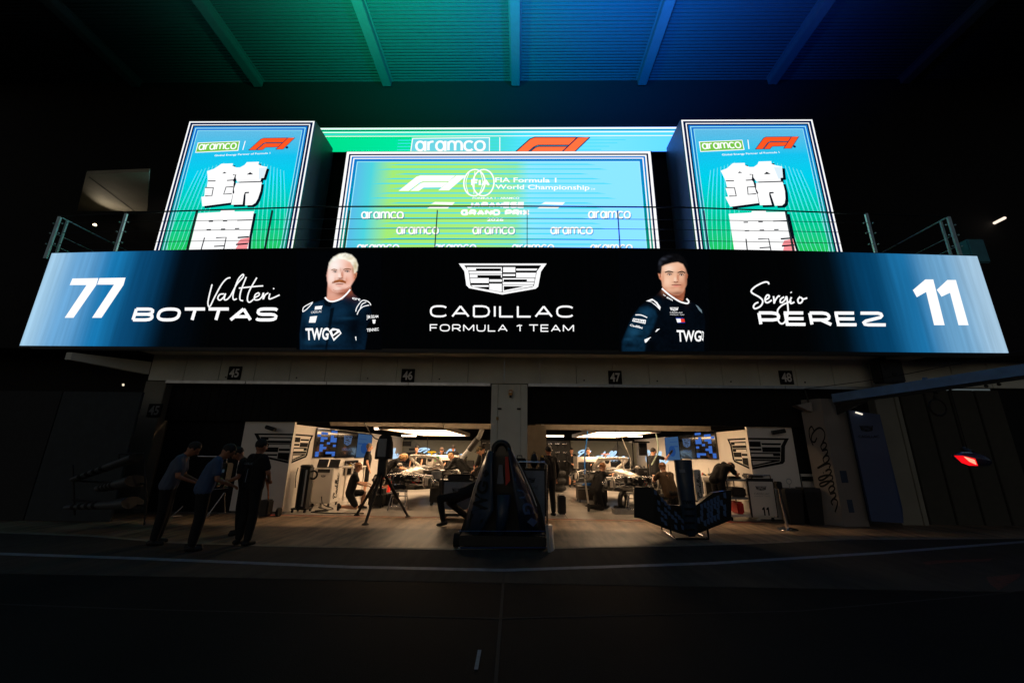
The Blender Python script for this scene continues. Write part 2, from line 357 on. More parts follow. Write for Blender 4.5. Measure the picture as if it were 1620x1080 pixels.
# ================================================================== SETTING
def ground_mat():
    m = bpy.data.materials.new('asphalt'); m.use_nodes = True; n = m.node_tree.nodes; l = m.node_tree.links; b = n['Principled BSDF']
    tc = n.new('ShaderNodeTexCoord'); a = n.new('ShaderNodeTexNoise'); a.inputs['Scale'].default_value = 0.6; a.inputs['Detail'].default_value = 8
    c = n.new('ShaderNodeTexNoise'); c.inputs['Scale'].default_value = 90; c.inputs['Detail'].default_value = 3
    l.new(tc.outputs['Object'], a.inputs['Vector']); l.new(tc.outputs['Object'], c.inputs['Vector'])
    mx = n.new('ShaderNodeMath'); mx.operation = 'MULTIPLY'; l.new(a.outputs['Fac'], mx.inputs[0]); l.new(c.outputs['Fac'], mx.inputs[1])
    cr = n.new('ShaderNodeValToRGB'); cr.color_ramp.elements[0].position = .12; cr.color_ramp.elements[1].position = .42
    cr.color_ramp.elements[0].color = (.0025, .0025, .003, 1); cr.color_ramp.elements[1].color = (.012, .012, .0125, 1)
    l.new(mx.outputs[0], cr.inputs['Fac']); l.new(cr.outputs['Color'], b.inputs['Base Color'])
    bp = n.new('ShaderNodeBump'); bp.inputs['Strength'].default_value = .5; bp.inputs['Distance'].default_value = .01
    l.new(c.outputs['Fac'], bp.inputs['Height']); l.new(bp.outputs['Normal'], b.inputs['Normal'])
    b.inputs['Roughness'].default_value = .8; b.inputs['Specular IOR Level'].default_value = .08; return m
def apron_mat(name, lo, hi, rough, sx, sy, bump=.2):
    m = bpy.data.materials.new(name); m.use_nodes = True; n = m.node_tree.nodes; l = m.node_tree.links; b = n['Principled BSDF']
    tc = n.new('ShaderNodeTexCoord'); mp = n.new('ShaderNodeMapping'); mp.inputs['Scale'].default_value = (sx, sy, 1); mp.inputs['Rotation'].default_value = (0, 0, radians(-32))
    a = n.new('ShaderNodeTexNoise'); a.inputs['Scale'].default_value = 1; a.inputs['Detail'].default_value = 8
    c = n.new('ShaderNodeTexNoise'); c.inputs['Scale'].default_value = 1.1; c.inputs['Detail'].default_value = 9
    l.new(tc.outputs['Object'], mp.inputs[0]); l.new(mp.outputs[0], a.inputs['Vector']); l.new(tc.outputs['Object'], c.inputs['Vector'])
    mx = n.new('ShaderNodeMath'); mx.operation = 'ADD'; l.new(a.outputs['Fac'], mx.inputs[0]); l.new(c.outputs['Fac'], mx.inputs[1])
    cr = n.new('ShaderNodeValToRGB'); cr.color_ramp.elements[0].position = .38; cr.color_ramp.elements[1].position = .62
    hf = n.new('ShaderNodeMath'); hf.operation = 'MULTIPLY'; hf.inputs[1].default_value = .5; l.new(mx.outputs[0], hf.inputs[0])
    cr.color_ramp.elements[0].color = lo + (1,); cr.color_ramp.elements[1].color = hi + (1,)
    l.new(hf.outputs[0], cr.inputs['Fac']); l.new(cr.outputs['Color'], b.inputs['Base Color'])
    bp = n.new('ShaderNodeBump'); bp.inputs['Strength'].default_value = bump; bp.inputs['Distance'].default_value = .01
    l.new(a.outputs['Fac'], bp.inputs['Height']); l.new(bp.outputs['Normal'], b.inputs['Normal'])
    b.inputs['Roughness'].default_value = rough; return m
mb = MB(); mb.poly([(-150, -120, 0), (150, -120, 0), (150, 120, 0), (-150, 120, 0)], ground_mat())
solo('pit_lane', mb, kind='structure')
L1 = [(-12, 8.2), (-7.73, 7.83), (-5.99, 7.44), (-4.29, 7.33), (-1.12, 7.28), (.64, 7.5), (2.81, 7.84), (4.18, 8.09), (6.44, 8.64), (12, 9.2)]
def offs(L, d): return [(x, y + d) for x, y in L]
APR = apron_mat('worn_concrete', (.055, .038, .025), (.33, .23, .145), .55, 7, 1.0)
mb = MB()
for (x0, y0), (x1, y1) in zip(L1, L1[1:]): mb.poly([(x0, y0, .004), (x1, y1, .004), (x1, 10.55, .004), (x0, 10.55, .004)], APR)
solo('garage_apron', mb, kind='structure')
LINEP = mat('white_line_paint', (112, 120, 134), .7, var=.25, scale=9)
def ribbon(L, w, z, m):
    b = MB()
    for (x0, y0), (x1, y1) in zip(L, L[1:]): b.poly([(x0, y0, z), (x1, y1, z), (x1, y1 + w, z), (x0, y0 + w, z)], m)
    return b
solo('apron_edge_line', ribbon([(x, y - .06) for x, y in L1], .11, .008, mat('faded_line_paint', (132, 122, 108), .7, var=.3)), kind='structure')
RDM = apron_mat('tyre_worn_asphalt', (.007, .006, .005), (.028, .022, .017), .95, 7, 1.0, .6)
L2 = [(-14, 6.75), (-7.74, 6.46), (-5.7, 6.35), (-3.94, 6.22), (-2.35, 6.1), (-.17, 6.08), (2.92, 6.63), (6.16, 7.48), (9.78, 8.58), (14, 9.9)]
mb = MB()
for k in range(len(L1) - 1):
    (x0, y0), (x1, y1) = L1[k], L1[k + 1]; mb.poly([(x0, 5.6, .003), (x1, 5.6, .003), (x1, y1 - .004, .003), (x0, y0 - .004, .003)], RDM)
solo('service_lane', mb, kind='structure')
solo('fast_lane_line', ribbon(L2, .13, .006, LINEP), kind='structure')
mb = MB(); JT = mat('joint_filler', (14, 14, 14), .9)
for L in ([(-12, 4.9), (-4, 4.55), (-.2, 4.5), (3, 4.85), (9, 6.3)], [(-9, 2.9), (-2.5, 2.62), (0, 2.6), (3, 2.8), (7, 3.5)]): mb2 = ribbon(L, .025, .003, JT); mb.add(mb2.v, mb2.f, JT)
mb.poly([(-.14, 1.2, .0035), (-.11, 1.2, .0035), (-.17, 6.05, .0035), (-.2, 6.05, .0035)], JT)
solo('pavement_joints', mb, kind='structure')
mb = MB(); ORP = mat('orange_paint', (78, 32, 14), .8, var=.6, scale=14)
for q in ([(1460, 889), (1480, 886), (1570, 883), (1566, 887), (1490, 890), (1465, 893)], [(1560, 912), (1615, 907), (1612, 913), (1580, 933), (1565, 922)]): mb.poly([G(u, v, .005) for u, v in q], ORP)
a, b = G(756, 1027, .005), G(750, 1058, .005)
mb.poly([a, a + Vector((.03, 0, 0)), b + Vector((.03, 0, 0)), b], LINEP)
solo('lane_markings', mb, kind='structure')
FLG = apron_mat('polished_floor', (.36, .34, .31), (.52, .49, .45), .2, .6, .6, .03)
mb = MB(); mb.poly([(-9.6, 10.55, .01), (9.2, 10.55, .01), (9.2, 24, .01), (-9.6, 24, .01)], FLG)
for x in (-4.5, -1.5, 1.2, 4.6): mb.poly([(x, 10.56, .013), (x + .015, 10.56, .013), (x + .015, 24, .013), (x, 24, .013)], JT)
for y in (13, 16, 19): mb.poly([(-6, y, .0135), (6, y, .0135), (6, y + .015, .0135), (-6, y + .015, .0135)], JT)
solo('garage_floor', mb, kind='structure')
mb = MB(); RDL = mat('red_line_paint', (170, 22, 16), .5)
mb.poly([(-6.2, 10.38, .014), (5.9, 10.38, .014), (5.9, 10.43, .014), (-6.2, 10.43, .014)], RDL)
mb.poly([(-6.2, 10.3, .012), (5.9, 10.3, .012), (5.9, 10.355, .012), (-6.2, 10.355, .012)], mat('cream_line_paint', (190, 170, 140), .6))
solo('garage_threshold_line', mb, kind='structure')

# ================================================================== BUILDING
B = thing('pit_building', 'long pit building of pale panels with two lit garages under the screens', 'building', (0, 10.4, 0))
DY = 10.4
mb = MB()                                        # band of panels over the doors, joints left as gaps
X0, X1 = -9.95, 9.0; n = 20; w = (9.15 - X0) / n
for i in range(n):
    mb.bev(X0 + i * w + .006, X0 + (i + 1) * w - .006, DY, DY + .18, 3.3, 4.0, WALLP, .006)
part('wall_band', mb, B)
mb = MB(); mb.bev(9.17, 10.33, DY, DY + .2, 3.3, 4.0, WALLP, .006)
for i in range(8): mb.bev(10.35 + i * .95, 10.35 + (i + 1) * .95 - .015, DY + .03, DY + .2, 3.3, 4.0, WALLP, .006)
part('wall_band', mb, B)
mb = MB()
for i in (2, 4, 6, 8, 12, 14, 16, 18): mb = MB(); mb.tube((X0 + i * w + .2, DY - .01, 3.4), (X0 + i * w + .2, DY + .01, 3.4), .02, JT); part('vent_plug', mb, B)
def pillar(x0, x1, y0=DY):
    b = MB(); s = (x1 - x0)
    b.bev(x0, x0 + s * .18, y0, y0 + .3, 0, 3.28, WALLP, .008); b.bev(x0 + s * .18 + .005, x1 - s * .18 - .005, y0 + .02, y0 + .3, 0, 3.28, WALLP, .006)
    b.bev(x1 - s * .18, x1, y0, y0 + .3, 0, 3.28, WALLP, .008); return b
p = part('pillar', pillar(-.72, .22), B)
for q, m_ in (((-.55, -.45, DY - .02, DY + .01, 2.62, 2.66), DARKM), ((-.05, .05, DY - .02, DY + .01, 2.62, 2.66), DARKM), ((-.58, -.52, DY - .03, DY - .002, 2.35, 2.43), mat('brass_lock', (150, 120, 60), .5))): mb = MB(); mb.box(*q, m_); part('latch', mb, p)
q_ = WALLP; WALLP = mat('side_pillar_panel', (130, 128, 116), .8, var=.1, scale=1.3, bump=.2); part('pillar', pillar(9.12, 9.75), B); WALLP = q_  # darker copy of the panel for the right pillar, dimness put into the colour
mb = MB(); mb.box(9.76, 9.89, DY + .2, DY + .3, 0, 3.25, DARKM); part('door_gap', mb, B)
WALLQ = mat('dimmed_panel', (118, 116, 106), .8, var=.15, scale=1.3, bump=.2)  # wall panel copy for the left pillar, its dimness put into the colour
mb = MB(); mb.bev(-9.98, -9.42, DY, DY + .3, 0, 3.28, WALLQ, .01)
part('pillar', mb, B)
mb = MB()
for i, (a, b) in enumerate(((9.9, 10.5), (10.55, 11.15), (11.2, 11.8), (11.85, 12.45))): mb.bev(a, b, DY + .12, DY + .3, 0, 3.25, mat('shutter_panel', (58, 56, 48), .8, var=.1), .01)
part('closed_door', mb, B)
mb = MB(); mb.box(12.46, 40, DY + .15, DY + .3, 0, 4, FABK); part('side_wall', mb, B)
mb = MB(); mb.box(-40, -9.99, DY + .15, DY + .3, 0, 4.0, FABK); part('side_wall', mb, B)
for a, b in ((-9.4, -.74), (.24, 9.1)):
    mb = MB(); k = 4; s = (b - a) / k
    for i in range(k): mb.bev(a + i * s, a + (i + 1) * s - .012, DY - .06, DY + .12, 3.22, 3.295, ALU, .006)
    part('door_track', mb, B)
for a, b in ((-9.41, -.73), (.23, 9.11)):       # black curtains above the openings
    mb = MB()
    N = int((b - a) / .12)
    for i in range(N):
        x = a + (b - a) * i / N; mb.box(x, x + (b - a) / N, DY + .2 + .01 * (i % 2), DY + .24 + .01 * (i % 2), 2.27, 3.21, FABK)
    part('door_curtain', mb, B)
for a, b in ((-9.4, -.74), (.24, 9.1)): mb = MB(); mb.box(a, b, 10.62, 10.66, 2.4, 3.298, FABK); part('added_light_block', mb, B)  # unseen boards added to keep the tube light off the door tracks
for a, b in ((-9.41, -7.27), (7.1, 9.11)): mb = MB(); mb.box(a, b, DY + .32, DY + .36, 0, 2.3, FABK); part('side_curtain', mb, B)
mb = MB()                                        # soffit under the banner
mb.box(-9.95, 10.3, 9.54, DY + .3, 4.003, 4.12, WALLP); part('soffit', mb, B)
mb = MB(); mb.box(-40, -9.96, 9.62, DY + .3, 4.003, 4.12, WALLD); part('soffit', mb, B)
mb = MB(); mb.box(10.31, 40, 9.62, DY + .3, 4.003, 4.12, WALLD); part('soffit', mb, B)
mb = MB(); mb.prism([Vector((-9.96, DY, 3.46)), Vector((-9.96, DY, 3.8)), Vector((-11.0, 9.35, 3.8)), Vector((-11.0, 9.35, 3.62))], (-.14, 0, 0), WALLP); part('side_beam', mb, B)
mb = MB(); mb.box(-40, 40, 9.68, 14, 6.3, 6.45, FABK); part('balcony_floor', mb, B)
mb = MB(); mb.box(-40, -12.4, 9.56, 9.66, 3.95, 6.298, FABK); part('fascia', mb, B)
mb = MB(); mb.box(11.6, 40, 9.56, 9.66, 3.95, 6.298, FABK); part('fascia', mb, B)
mb = MB(); mb.box(-40, 40, 12.5, 12.7, 6.452, 16.5, mat('dark_facade', (4, 4, 5), .95)); part('upper_facade', mb, B)
# interior
mb = MB(); SIDE = mat('white_wall_panel', (230, 224, 216), .4, var=.03, scale=2)
mb.box(-7.29, -5.95, 10.70, 10.78, .05, 2.26, SIDE); part('front_partition', mb, B)
mb = MB(); mb.box(5.93, 7.09, 10.70, 10.78, .05, 2.30, SIDE); part('front_partition', mb, B)
mb = MB(); mb.box(-6.03, -5.95, 10.785, 21.1, .012, 2.2, SIDE)
for y in (11.9, 13.1, 14.9, 16.6): mb.box(-5.949, -5.945, y, y + .012, .1, 1.15, JT)
part('side_partition', mb, B)
mb = MB(); mb.box(5.93, 6.01, 10.785, 21.1, .012, 2.2, SIDE)
for y in (11.9, 13.1, 14.9, 16.6): mb.box(5.924, 5.929, y, y + .012, .1, 1.15, JT)
part('side_partition', mb, B)
GP = mat('grey_green_panel', (138, 140, 130), .6, var=.04); GPD = mat('grey_graphic', (120, 122, 118), .5)
mb = MB(); mb.box(-6.03, -1.95, 21.0, 21.1, .012, 2.07, GP)
mb.prism([(-5.9, 20.99, 2.0), (-5.3, 20.99, 2.0), (-4.4, 20.99, 1.3), (-5.0, 20.99, 1.3)], (0, -.004, 0), GPD)
for x, z, q, h in ((-6.0, 1.75, .5, .25), (-5.6, 1.55, .45, .1), (-5.75, 1.2, .4, .25)): mb.box(x, x + q, 20.98, 20.994, z, z + h, BLACK)
part('back_wall', mb, B)
mb = MB(); mb.box(2.66, 6.03, 21.0, 21.1, .012, 2.12, GP)
mb.prism([(5.0, 20.99, 2.05), (5.9, 20.99, 1.0), (4.2, 20.99, 1.0)], (0, -.004, 0), GPD)
part('back_wall', mb, B)
mb = MB(); mb.box(-9.8, 9.5, 22, 22.1, 0, 3.3, FABK); part('rear_wall', mb, B)
mb = MB(); mb.box(-9.9, 9.6, 10.72, 22.2, 3.3, 3.4, mat('garage_ceiling', (26, 25, 24), .9)); part('garage_ceiling', mb, B)
for x in (-9.9, 9.5): mb = MB(); mb.box(x, x + .1, 10.8, 22, 0, 3.3, WALLD); part('end_wall', mb, B)
for q in ((-2.3, -.74, 12.6, 12.75, 2.24, 2.4), (.79, 5.9, 12.6, 12.75, 2.24, 2.4), (-5.9, -2.35, 12.6, 12.75, 2.28, 2.4), (-5.9, -.74, 19, 19.15, 2.6, 2.8), (.79, 5.9, 19, 19.15, 2.6, 2.8)):
    mb = MB(); mb.box(*q, TAN); part('ceiling_beam', mb, B)
mb = MB(); mb.box(-.72, .22, 10.72, 21.5, 0, 3.2, WHITE); part('dividing_wall', mb, B)
mb = MB(); mb.box(.23, .78, 11.6, 11.7, 0, 2.3, TAN); part('wing_wall', mb, B)
mb = MB(); mb.box(.82, .98, 20.8, 20.95, 1.2, 2.05, WHITE); part('wall_strip', mb, B)
mb = MB(); mb.path([(1.0, 18, 2.75), (2.6, 18, 2.75), (2.9, 18.3, 2.6)], .16, GREYT); part('duct', mb, B)

# wall emblem, half on the front partition and half on the side wall
def wallcrest(Lx, Ly, Z0, Z1, fx0, fx1, sy0, sy1, left):
    """front half spans x fx0..fx1 on the front partition, other half y sy0..sy1 on the side wall"""
    fr = Art(lambda x, y: Vector((x, 10.697, y)), (0, -1, 0)); sd = Art(lambda y, z: Vector((Lx, y, z)), (1 if left else -1, 0, 0))
    def half(a, b, c, d, art, flip):
        def f(u, v):
            t = (u - 60) / 703 if u <= 763 else (u - 763) / 702
            z = Z1 + (v - 122) / 496 * (Z0 - Z1)
            return (a + (b - a) * t, z)
        return f
    if left: fa = half(fx0, fx1, 0, 0, fr, 0); fb = half(sy0, sy1, 0, 0, sd, 0); A1, A2 = fr, sd
    else: fa = half(sy1, sy0, 0, 0, sd, 0); fb = half(fx0, fx1, 0, 0, fr, 0); A1, A2 = sd, fr
    n = len(OUT); L_ = [6, 7, 8, 9, 0, 1]; R_ = [1, 2, 3, 4, 5, 6]
    for i, j in zip(L_, L_[1:]): A1.poly([fa(*OUT[i]), fa(*OUT[j]), fa(*INN[j]), fa(*INN[i])], PRINT)
    for i, j in zip(R_, R_[1:]): A2.poly([fb(*[max(764, OUT[i][0]), OUT[i][1]]), fb(*[max(764, OUT[j][0]), OUT[j][1]]), fb(*[max(764, INN[j][0]), INN[j][1]]), fb(*[max(764, INN[i][0]), INN[i][1]])], PRINT)
    for b in CB:
        (A1 if max(p[0] for p in b) < 756 else A2).poly([(fa if max(p[0] for p in b) < 756 else fb)(max(764, p[0]) if max(p[0] for p in b) > 756 else p[0], p[1]) for p in b], PRINT)
    return fr, sd
for args in ((-5.95, 0, 1.21, 1.96, -7.0, -5.955, 10.80, 11.75, True), (5.93, 0, 1.21, 1.99, 5.935, 6.98, 10.80, 11.75, False)):
    fr, sd = wallcrest(*args)
    part('emblem', fr.mb, B); part('emblem', sd.mb, B)
# neon-like scripts on the rear panels and the front wall bars at the right
NEON = emi('lit_script', (190, 225, 255), 1.1)
for x0, y in ((-5.3, 20.985), (2.9, 20.985)):
    A = Art(lambda x, z: Vector((x, y, z)), (0, -1, 0))
    for dx, m_, L in ((.05, PRINT, 1), (0, NEON, 3)):
        script(A, lambda a, b: (x0 + dx + a * .40 + (1.8 - b) * .1, 1.62 - dx * .6 - b * .24), .075, m_, L)
    part('script_sign', A.mb, B)
A = Art(lambda y, z: Vector((5.93, y, z)), (-1, 0, 0)); script(A, lambda a, b: (19.5 - a * .45 - (1.8 - b) * .08, 1.62 - b * .24), .08, NEON, 2); part('script_sign', A.mb, B)
A = Art(lambda y, z: Vector((-5.95, y, z)), (1, 0, 0)); script(A, lambda a, b: (17.6 + a * .45 + (1.8 - b) * .08, 1.62 - b * .24), .08, NEON, 2); part('script_sign', A.mb, B)
mb = MB()
for a, b, z0, z1, m_ in ((7.12, 8.0, .22, 1.12, WHITE),): mb.box(a, b, 10.66, 10.70, z0, z1, m_)
for z0, z1 in ((.95, 1.06), (.66, .8), (.22, .34), (.42, .46)): mb.box(7.1, 8.02, 10.63, 10.657, z0, z1, PRINT)
solo('striped_barrier', mb, 'low white barrier with black bars beside the right wall emblem', 'barrier', base=(7.5, 10.68, 0))

# upper side room seen past the left end of the balcony
mb = MB(); CS = mat('plaster', (150, 142, 126), .8, var=.2, scale=1.2)
pts = [G(u, v, 9.6) for u, v in [(136, 276), (236, 272), (233, 334), (122, 334)]]
mb.prism([tuple(p) for p in pts], (0, 0, .12), CS)
g0, g1 = G(140, 280, 9.59), G(212, 334, 9.59); mb.poly([g0, g0 + Vector((.03, 0, 0)), g1 + Vector((.03, 0, 0)), g1], JT)
solo('side_room_ceiling', mb, 'cream plaster ceiling lit up beyond the left end of the balcony', 'ceiling', base=(-13, 11.5, 9.5))
for (x, y, z, lab) in ((-14.6, 11.9, 8.75, 'small lamp glowing against the cream ceiling past the balcony'),):
    mb = MB(); mb.tube((x, y, z), (x, y, z + .1), .05, DARKM, n=12); mb.ball((x, y, z + .14), .05, emi('warm_bulb', (255, 235, 190), 6.0))
    solo('wall_lamp', mb, lab, 'lamp', base=(x, y, z))
ld = bpy.data.lights.new('side_room_light', 'SPOT'); ld.energy = 32; ld.color = (1, .87, .66); ld.spot_size = radians(100); ld.spot_blend = 1.0; ld.shadow_soft_size = .05
lo = bpy.data.objects.new('side_room_light', ld); COL.objects.link(lo); lo.location = (-14.7, 11.9, 9.0); lo.rotation_euler = (G(200, 318, 9.6) - lo.location).to_track_quat('-Z', 'Y').to_euler()
mb = MB(); mb.tube(W(1571, 354, 12.6), W(1589, 345, 11.8), .045, emi('tube_warm', (250, 230, 210), 1.3)); solo('tube_lamp', mb, 'short fluorescent tube glowing at far upper right', 'lamp', base=W(1580, 350, 12.2))
mb = MB(); p = [W(1557, 300, 13.2), W(1620, 290, 13.2), W(1620, 383, 13.2), W(1578, 383, 13.2)]; mb.prism(p, (0, .1, 0), mat('dim_room', (90, 84, 76), .8)); mb.tube(W(1594, 362, 13.1), W(1603, 383, 13.1), .04, mat('teal_post', (60, 130, 140), .5))
solo('far_room_wall', mb, 'dim grey room wall behind the tube lamp at upper right', 'wall', base=W(1590, 383, 13.2))

# ================================================================== CANOPY
R = thing('canopy_roof', 'high corrugated canopy roof lit green and blue over the screens', 'roof', (0, 8, 15.7))
mb = MB(); RIB = mat('ribbed_steel_sheet', (74, 78, 82), .6, 0, var=.05); Z = 15.7; x0, x1 = -22, 22
y = 2.0; rows = []
while y < 12.45:
    rows.append((y, Z)); rows.append((y + .05, Z)); rows.append((y + .06, Z + .045)); rows.append((y + .11, Z + .045)); y += .12
mb.add([Vector((x, a, b)) for a, b in rows for x in (x0, x1)], [(2 * i, 2 * i + 1, 2 * i + 3, 2 * i + 2) for i in range(len(rows) - 1)], RIB)
part('roof_sheet', mb, R)
BM = mat('painted_beam', (92, 96, 100), .6, 0, var=.05)
for x in (-15.4, -10.45, -5.3, -.22, 4.72, 9.75, 14.8):
    mb = MB(); mb.bev(x - .17, x + .17, 2.0, 12.45, Z - .3, Z - .004, BM, .02)
    mb.box(x - .22, x - .175, 2.0, 12.45, Z - .05, Z - .003, BM); mb.box(x + .175, x + .22, 2.0, 12.45, Z - .05, Z - .003, BM)
    part('beam', mb, R)

# ================================================================== SCREENS
def s3(c, k=(1, 1, 1)): return tuple(a * b for a, b in zip(lin(c), k))
# --- LED banner
LED = thing('led_banner', 'wide led banner with driver portraits, numbers and team shield above the garages', 'screen', (-.4, 9.3, 3.94))
XL, XR = -12.32, 11.52
def ledtop(x): t = (x + .4) / 11.9; return 6.66 - .20 * t * t
N = 24; mb = MB(); top = [(XL + (XR - XL) * i / N) for i in range(N + 1)]
poly = [Vector((x, 9.31, ledtop(x) + .02)) for x in top] + [Vector((XR + .03, 9.31, 3.9)), Vector((XL - .03, 9.31, 3.9))]
mb.prism(poly, (0, .22, 0), BLACK); mb.box(XL + .3, XR - .3, 9.3, 9.4, 3.86, 3.898, DARKM)
part('housing', mb, LED)
ox = -.4
LBG = emi_ramp('led_picture', 'X', XL - ox, XR - ox,
     [(0, s3((165, 205, 232))), (.035, s3((105, 165, 212))), (.075, s3((25, 120, 178))), (.105, s3((10, 70, 112))), (.15, s3((2, 10, 18))), (.2, (.0006, .0008, .001)), (.8, (.0006, .0008, .001)), (.84, s3((2, 10, 16))), (.885, s3((5, 62, 100))), (.92, s3((28, 112, 165))), (.955, s3((105, 160, 200))), (1, s3((165, 198, 222)))], 1.0, 'EASE', .12)
A = Art(lambda u, v: W(u, v, 9.3), (0, -1, 0), .003)
bgpts = [Vector((x, 9.3, ledtop(x))) for x in top] + [Vector((XR, 9.3, 3.95)), Vector((XL, 9.3, 3.95))]
A.mb.poly(bgpts[::-1], LBG)
Z1 = lambda x, y: (20 + x / 3, 370 + y / 3)
Z2 = lambda x, y: (440 + x / 3.24, 380 + y / 3.24)
Z3 = lambda x, y: (940 + x / 2.382, 380 + y / 2.382)
def zp(z, pts): return [z(*p) for p in pts]
for p in ([(285, 212), (408, 210), (398, 243), (290, 398), (248, 398), (352, 243), (272, 243)], [(413, 210), (537, 208), (527, 243), (423, 398), (378, 398), (482, 241), (402, 241)]): A.poly(zp(Z1, p), LEDW, 2)
for p in ([(1247, 148), (1277, 148), (1320, 320), (1280, 320), (1250, 195), (1215, 215), (1200, 188)], [(1330, 150), (1362, 150), (1410, 320), (1372, 320), (1340, 198), (1308, 213), (1290, 187)]): A.poly(zp(Z3, p), LEDW, 2)
wide(A, 'BOTTAS', zp(Z1, [(583, 350), (1270, 349), (1252, 415), (562, 415)]), .215, LEDW, 2, .36)
wide(A, 'PEREZ', zp(Z3, [(612, 268), (1090, 269), (1103, 325), (622, 322)]), .215, LEDW, 2, .42)
for st in ([(948, 240), (935, 290), (928, 330), (937, 345), (960, 300), (990, 245), (1015, 215), (1035, 208)], [(1005, 285), (985, 288), (975, 305), (985, 315), (1003, 300), (1012, 283), (1005, 310), (1018, 312), (1035, 295)],
           [(1035, 295), (1065, 240), (1095, 205), (1093, 193), (1070, 220), (1048, 285), (1050, 312), (1065, 308)], [(1110, 205), (1085, 270), (1080, 310), (1095, 318)], [(1160, 208), (1125, 270), (1115, 310), (1125, 325), (1145, 310)],
           [(1075, 258), (1150, 250), (1190, 247)], [(1145, 305), (1170, 292), (1168, 280), (1152, 290), (1150, 312), (1170, 312), (1185, 298)], [(1185, 298), (1192, 280), (1190, 310), (1200, 290), (1215, 280)], [(1222, 283), (1218, 308), (1235, 305), (1268, 290)], [(1238, 262), (1242, 258)]):
    A.stroke(zp(Z1, st), 2.1, LEDW, 3)
Z8 = lambda x, y: (1170 + x / 6.48, 430 + y / 6.48)
for st in ([(297, 130), (290, 110), (250, 108), (170, 145), (120, 190), (130, 220), (200, 260), (235, 300), (215, 350), (160, 378), (140, 360), (155, 330), (190, 312)], [(258, 290), (295, 270), (300, 245), (280, 240), (260, 275), (265, 310), (290, 315), (328, 290)],
           [(345, 250), (350, 285), (352, 322), (365, 290), (395, 250), (410, 255)], [(455, 258), (420, 280), (415, 310), (435, 315), (465, 285), (480, 255), (490, 330), (495, 420), (480, 480), (450, 525), (420, 530), (395, 500), (388, 440), (390, 390), (430, 345), (490, 315), (530, 300)],
           [(530, 260), (515, 300), (525, 325), (560, 310)], [(522, 208), (530, 216)], [(620, 255), (595, 285), (605, 320), (630, 315), (645, 285), (625, 262), (650, 280), (690, 268)]):
    A.stroke(zp(Z8, st), 2.5, LEDW, 3)
crest(A, lambda a, b: (720 + a / 10.125, 405 + b / 10.125), LEDW, 2)
wide(A, 'CADILLAC', zp(Z2, [(778, 333), (1518, 335), (1518, 397), (778, 395)]), .15, LEDW, 2, .42)
wide(A, 'FORMULA 1 TEAM', zp(Z2, [(778, 430), (1516, 432), (1516, 470), (778, 467)]), .15, LEDW, 2, .5)
A.disc(Z2(1247, 437), 1, 1, LEDW, 2)
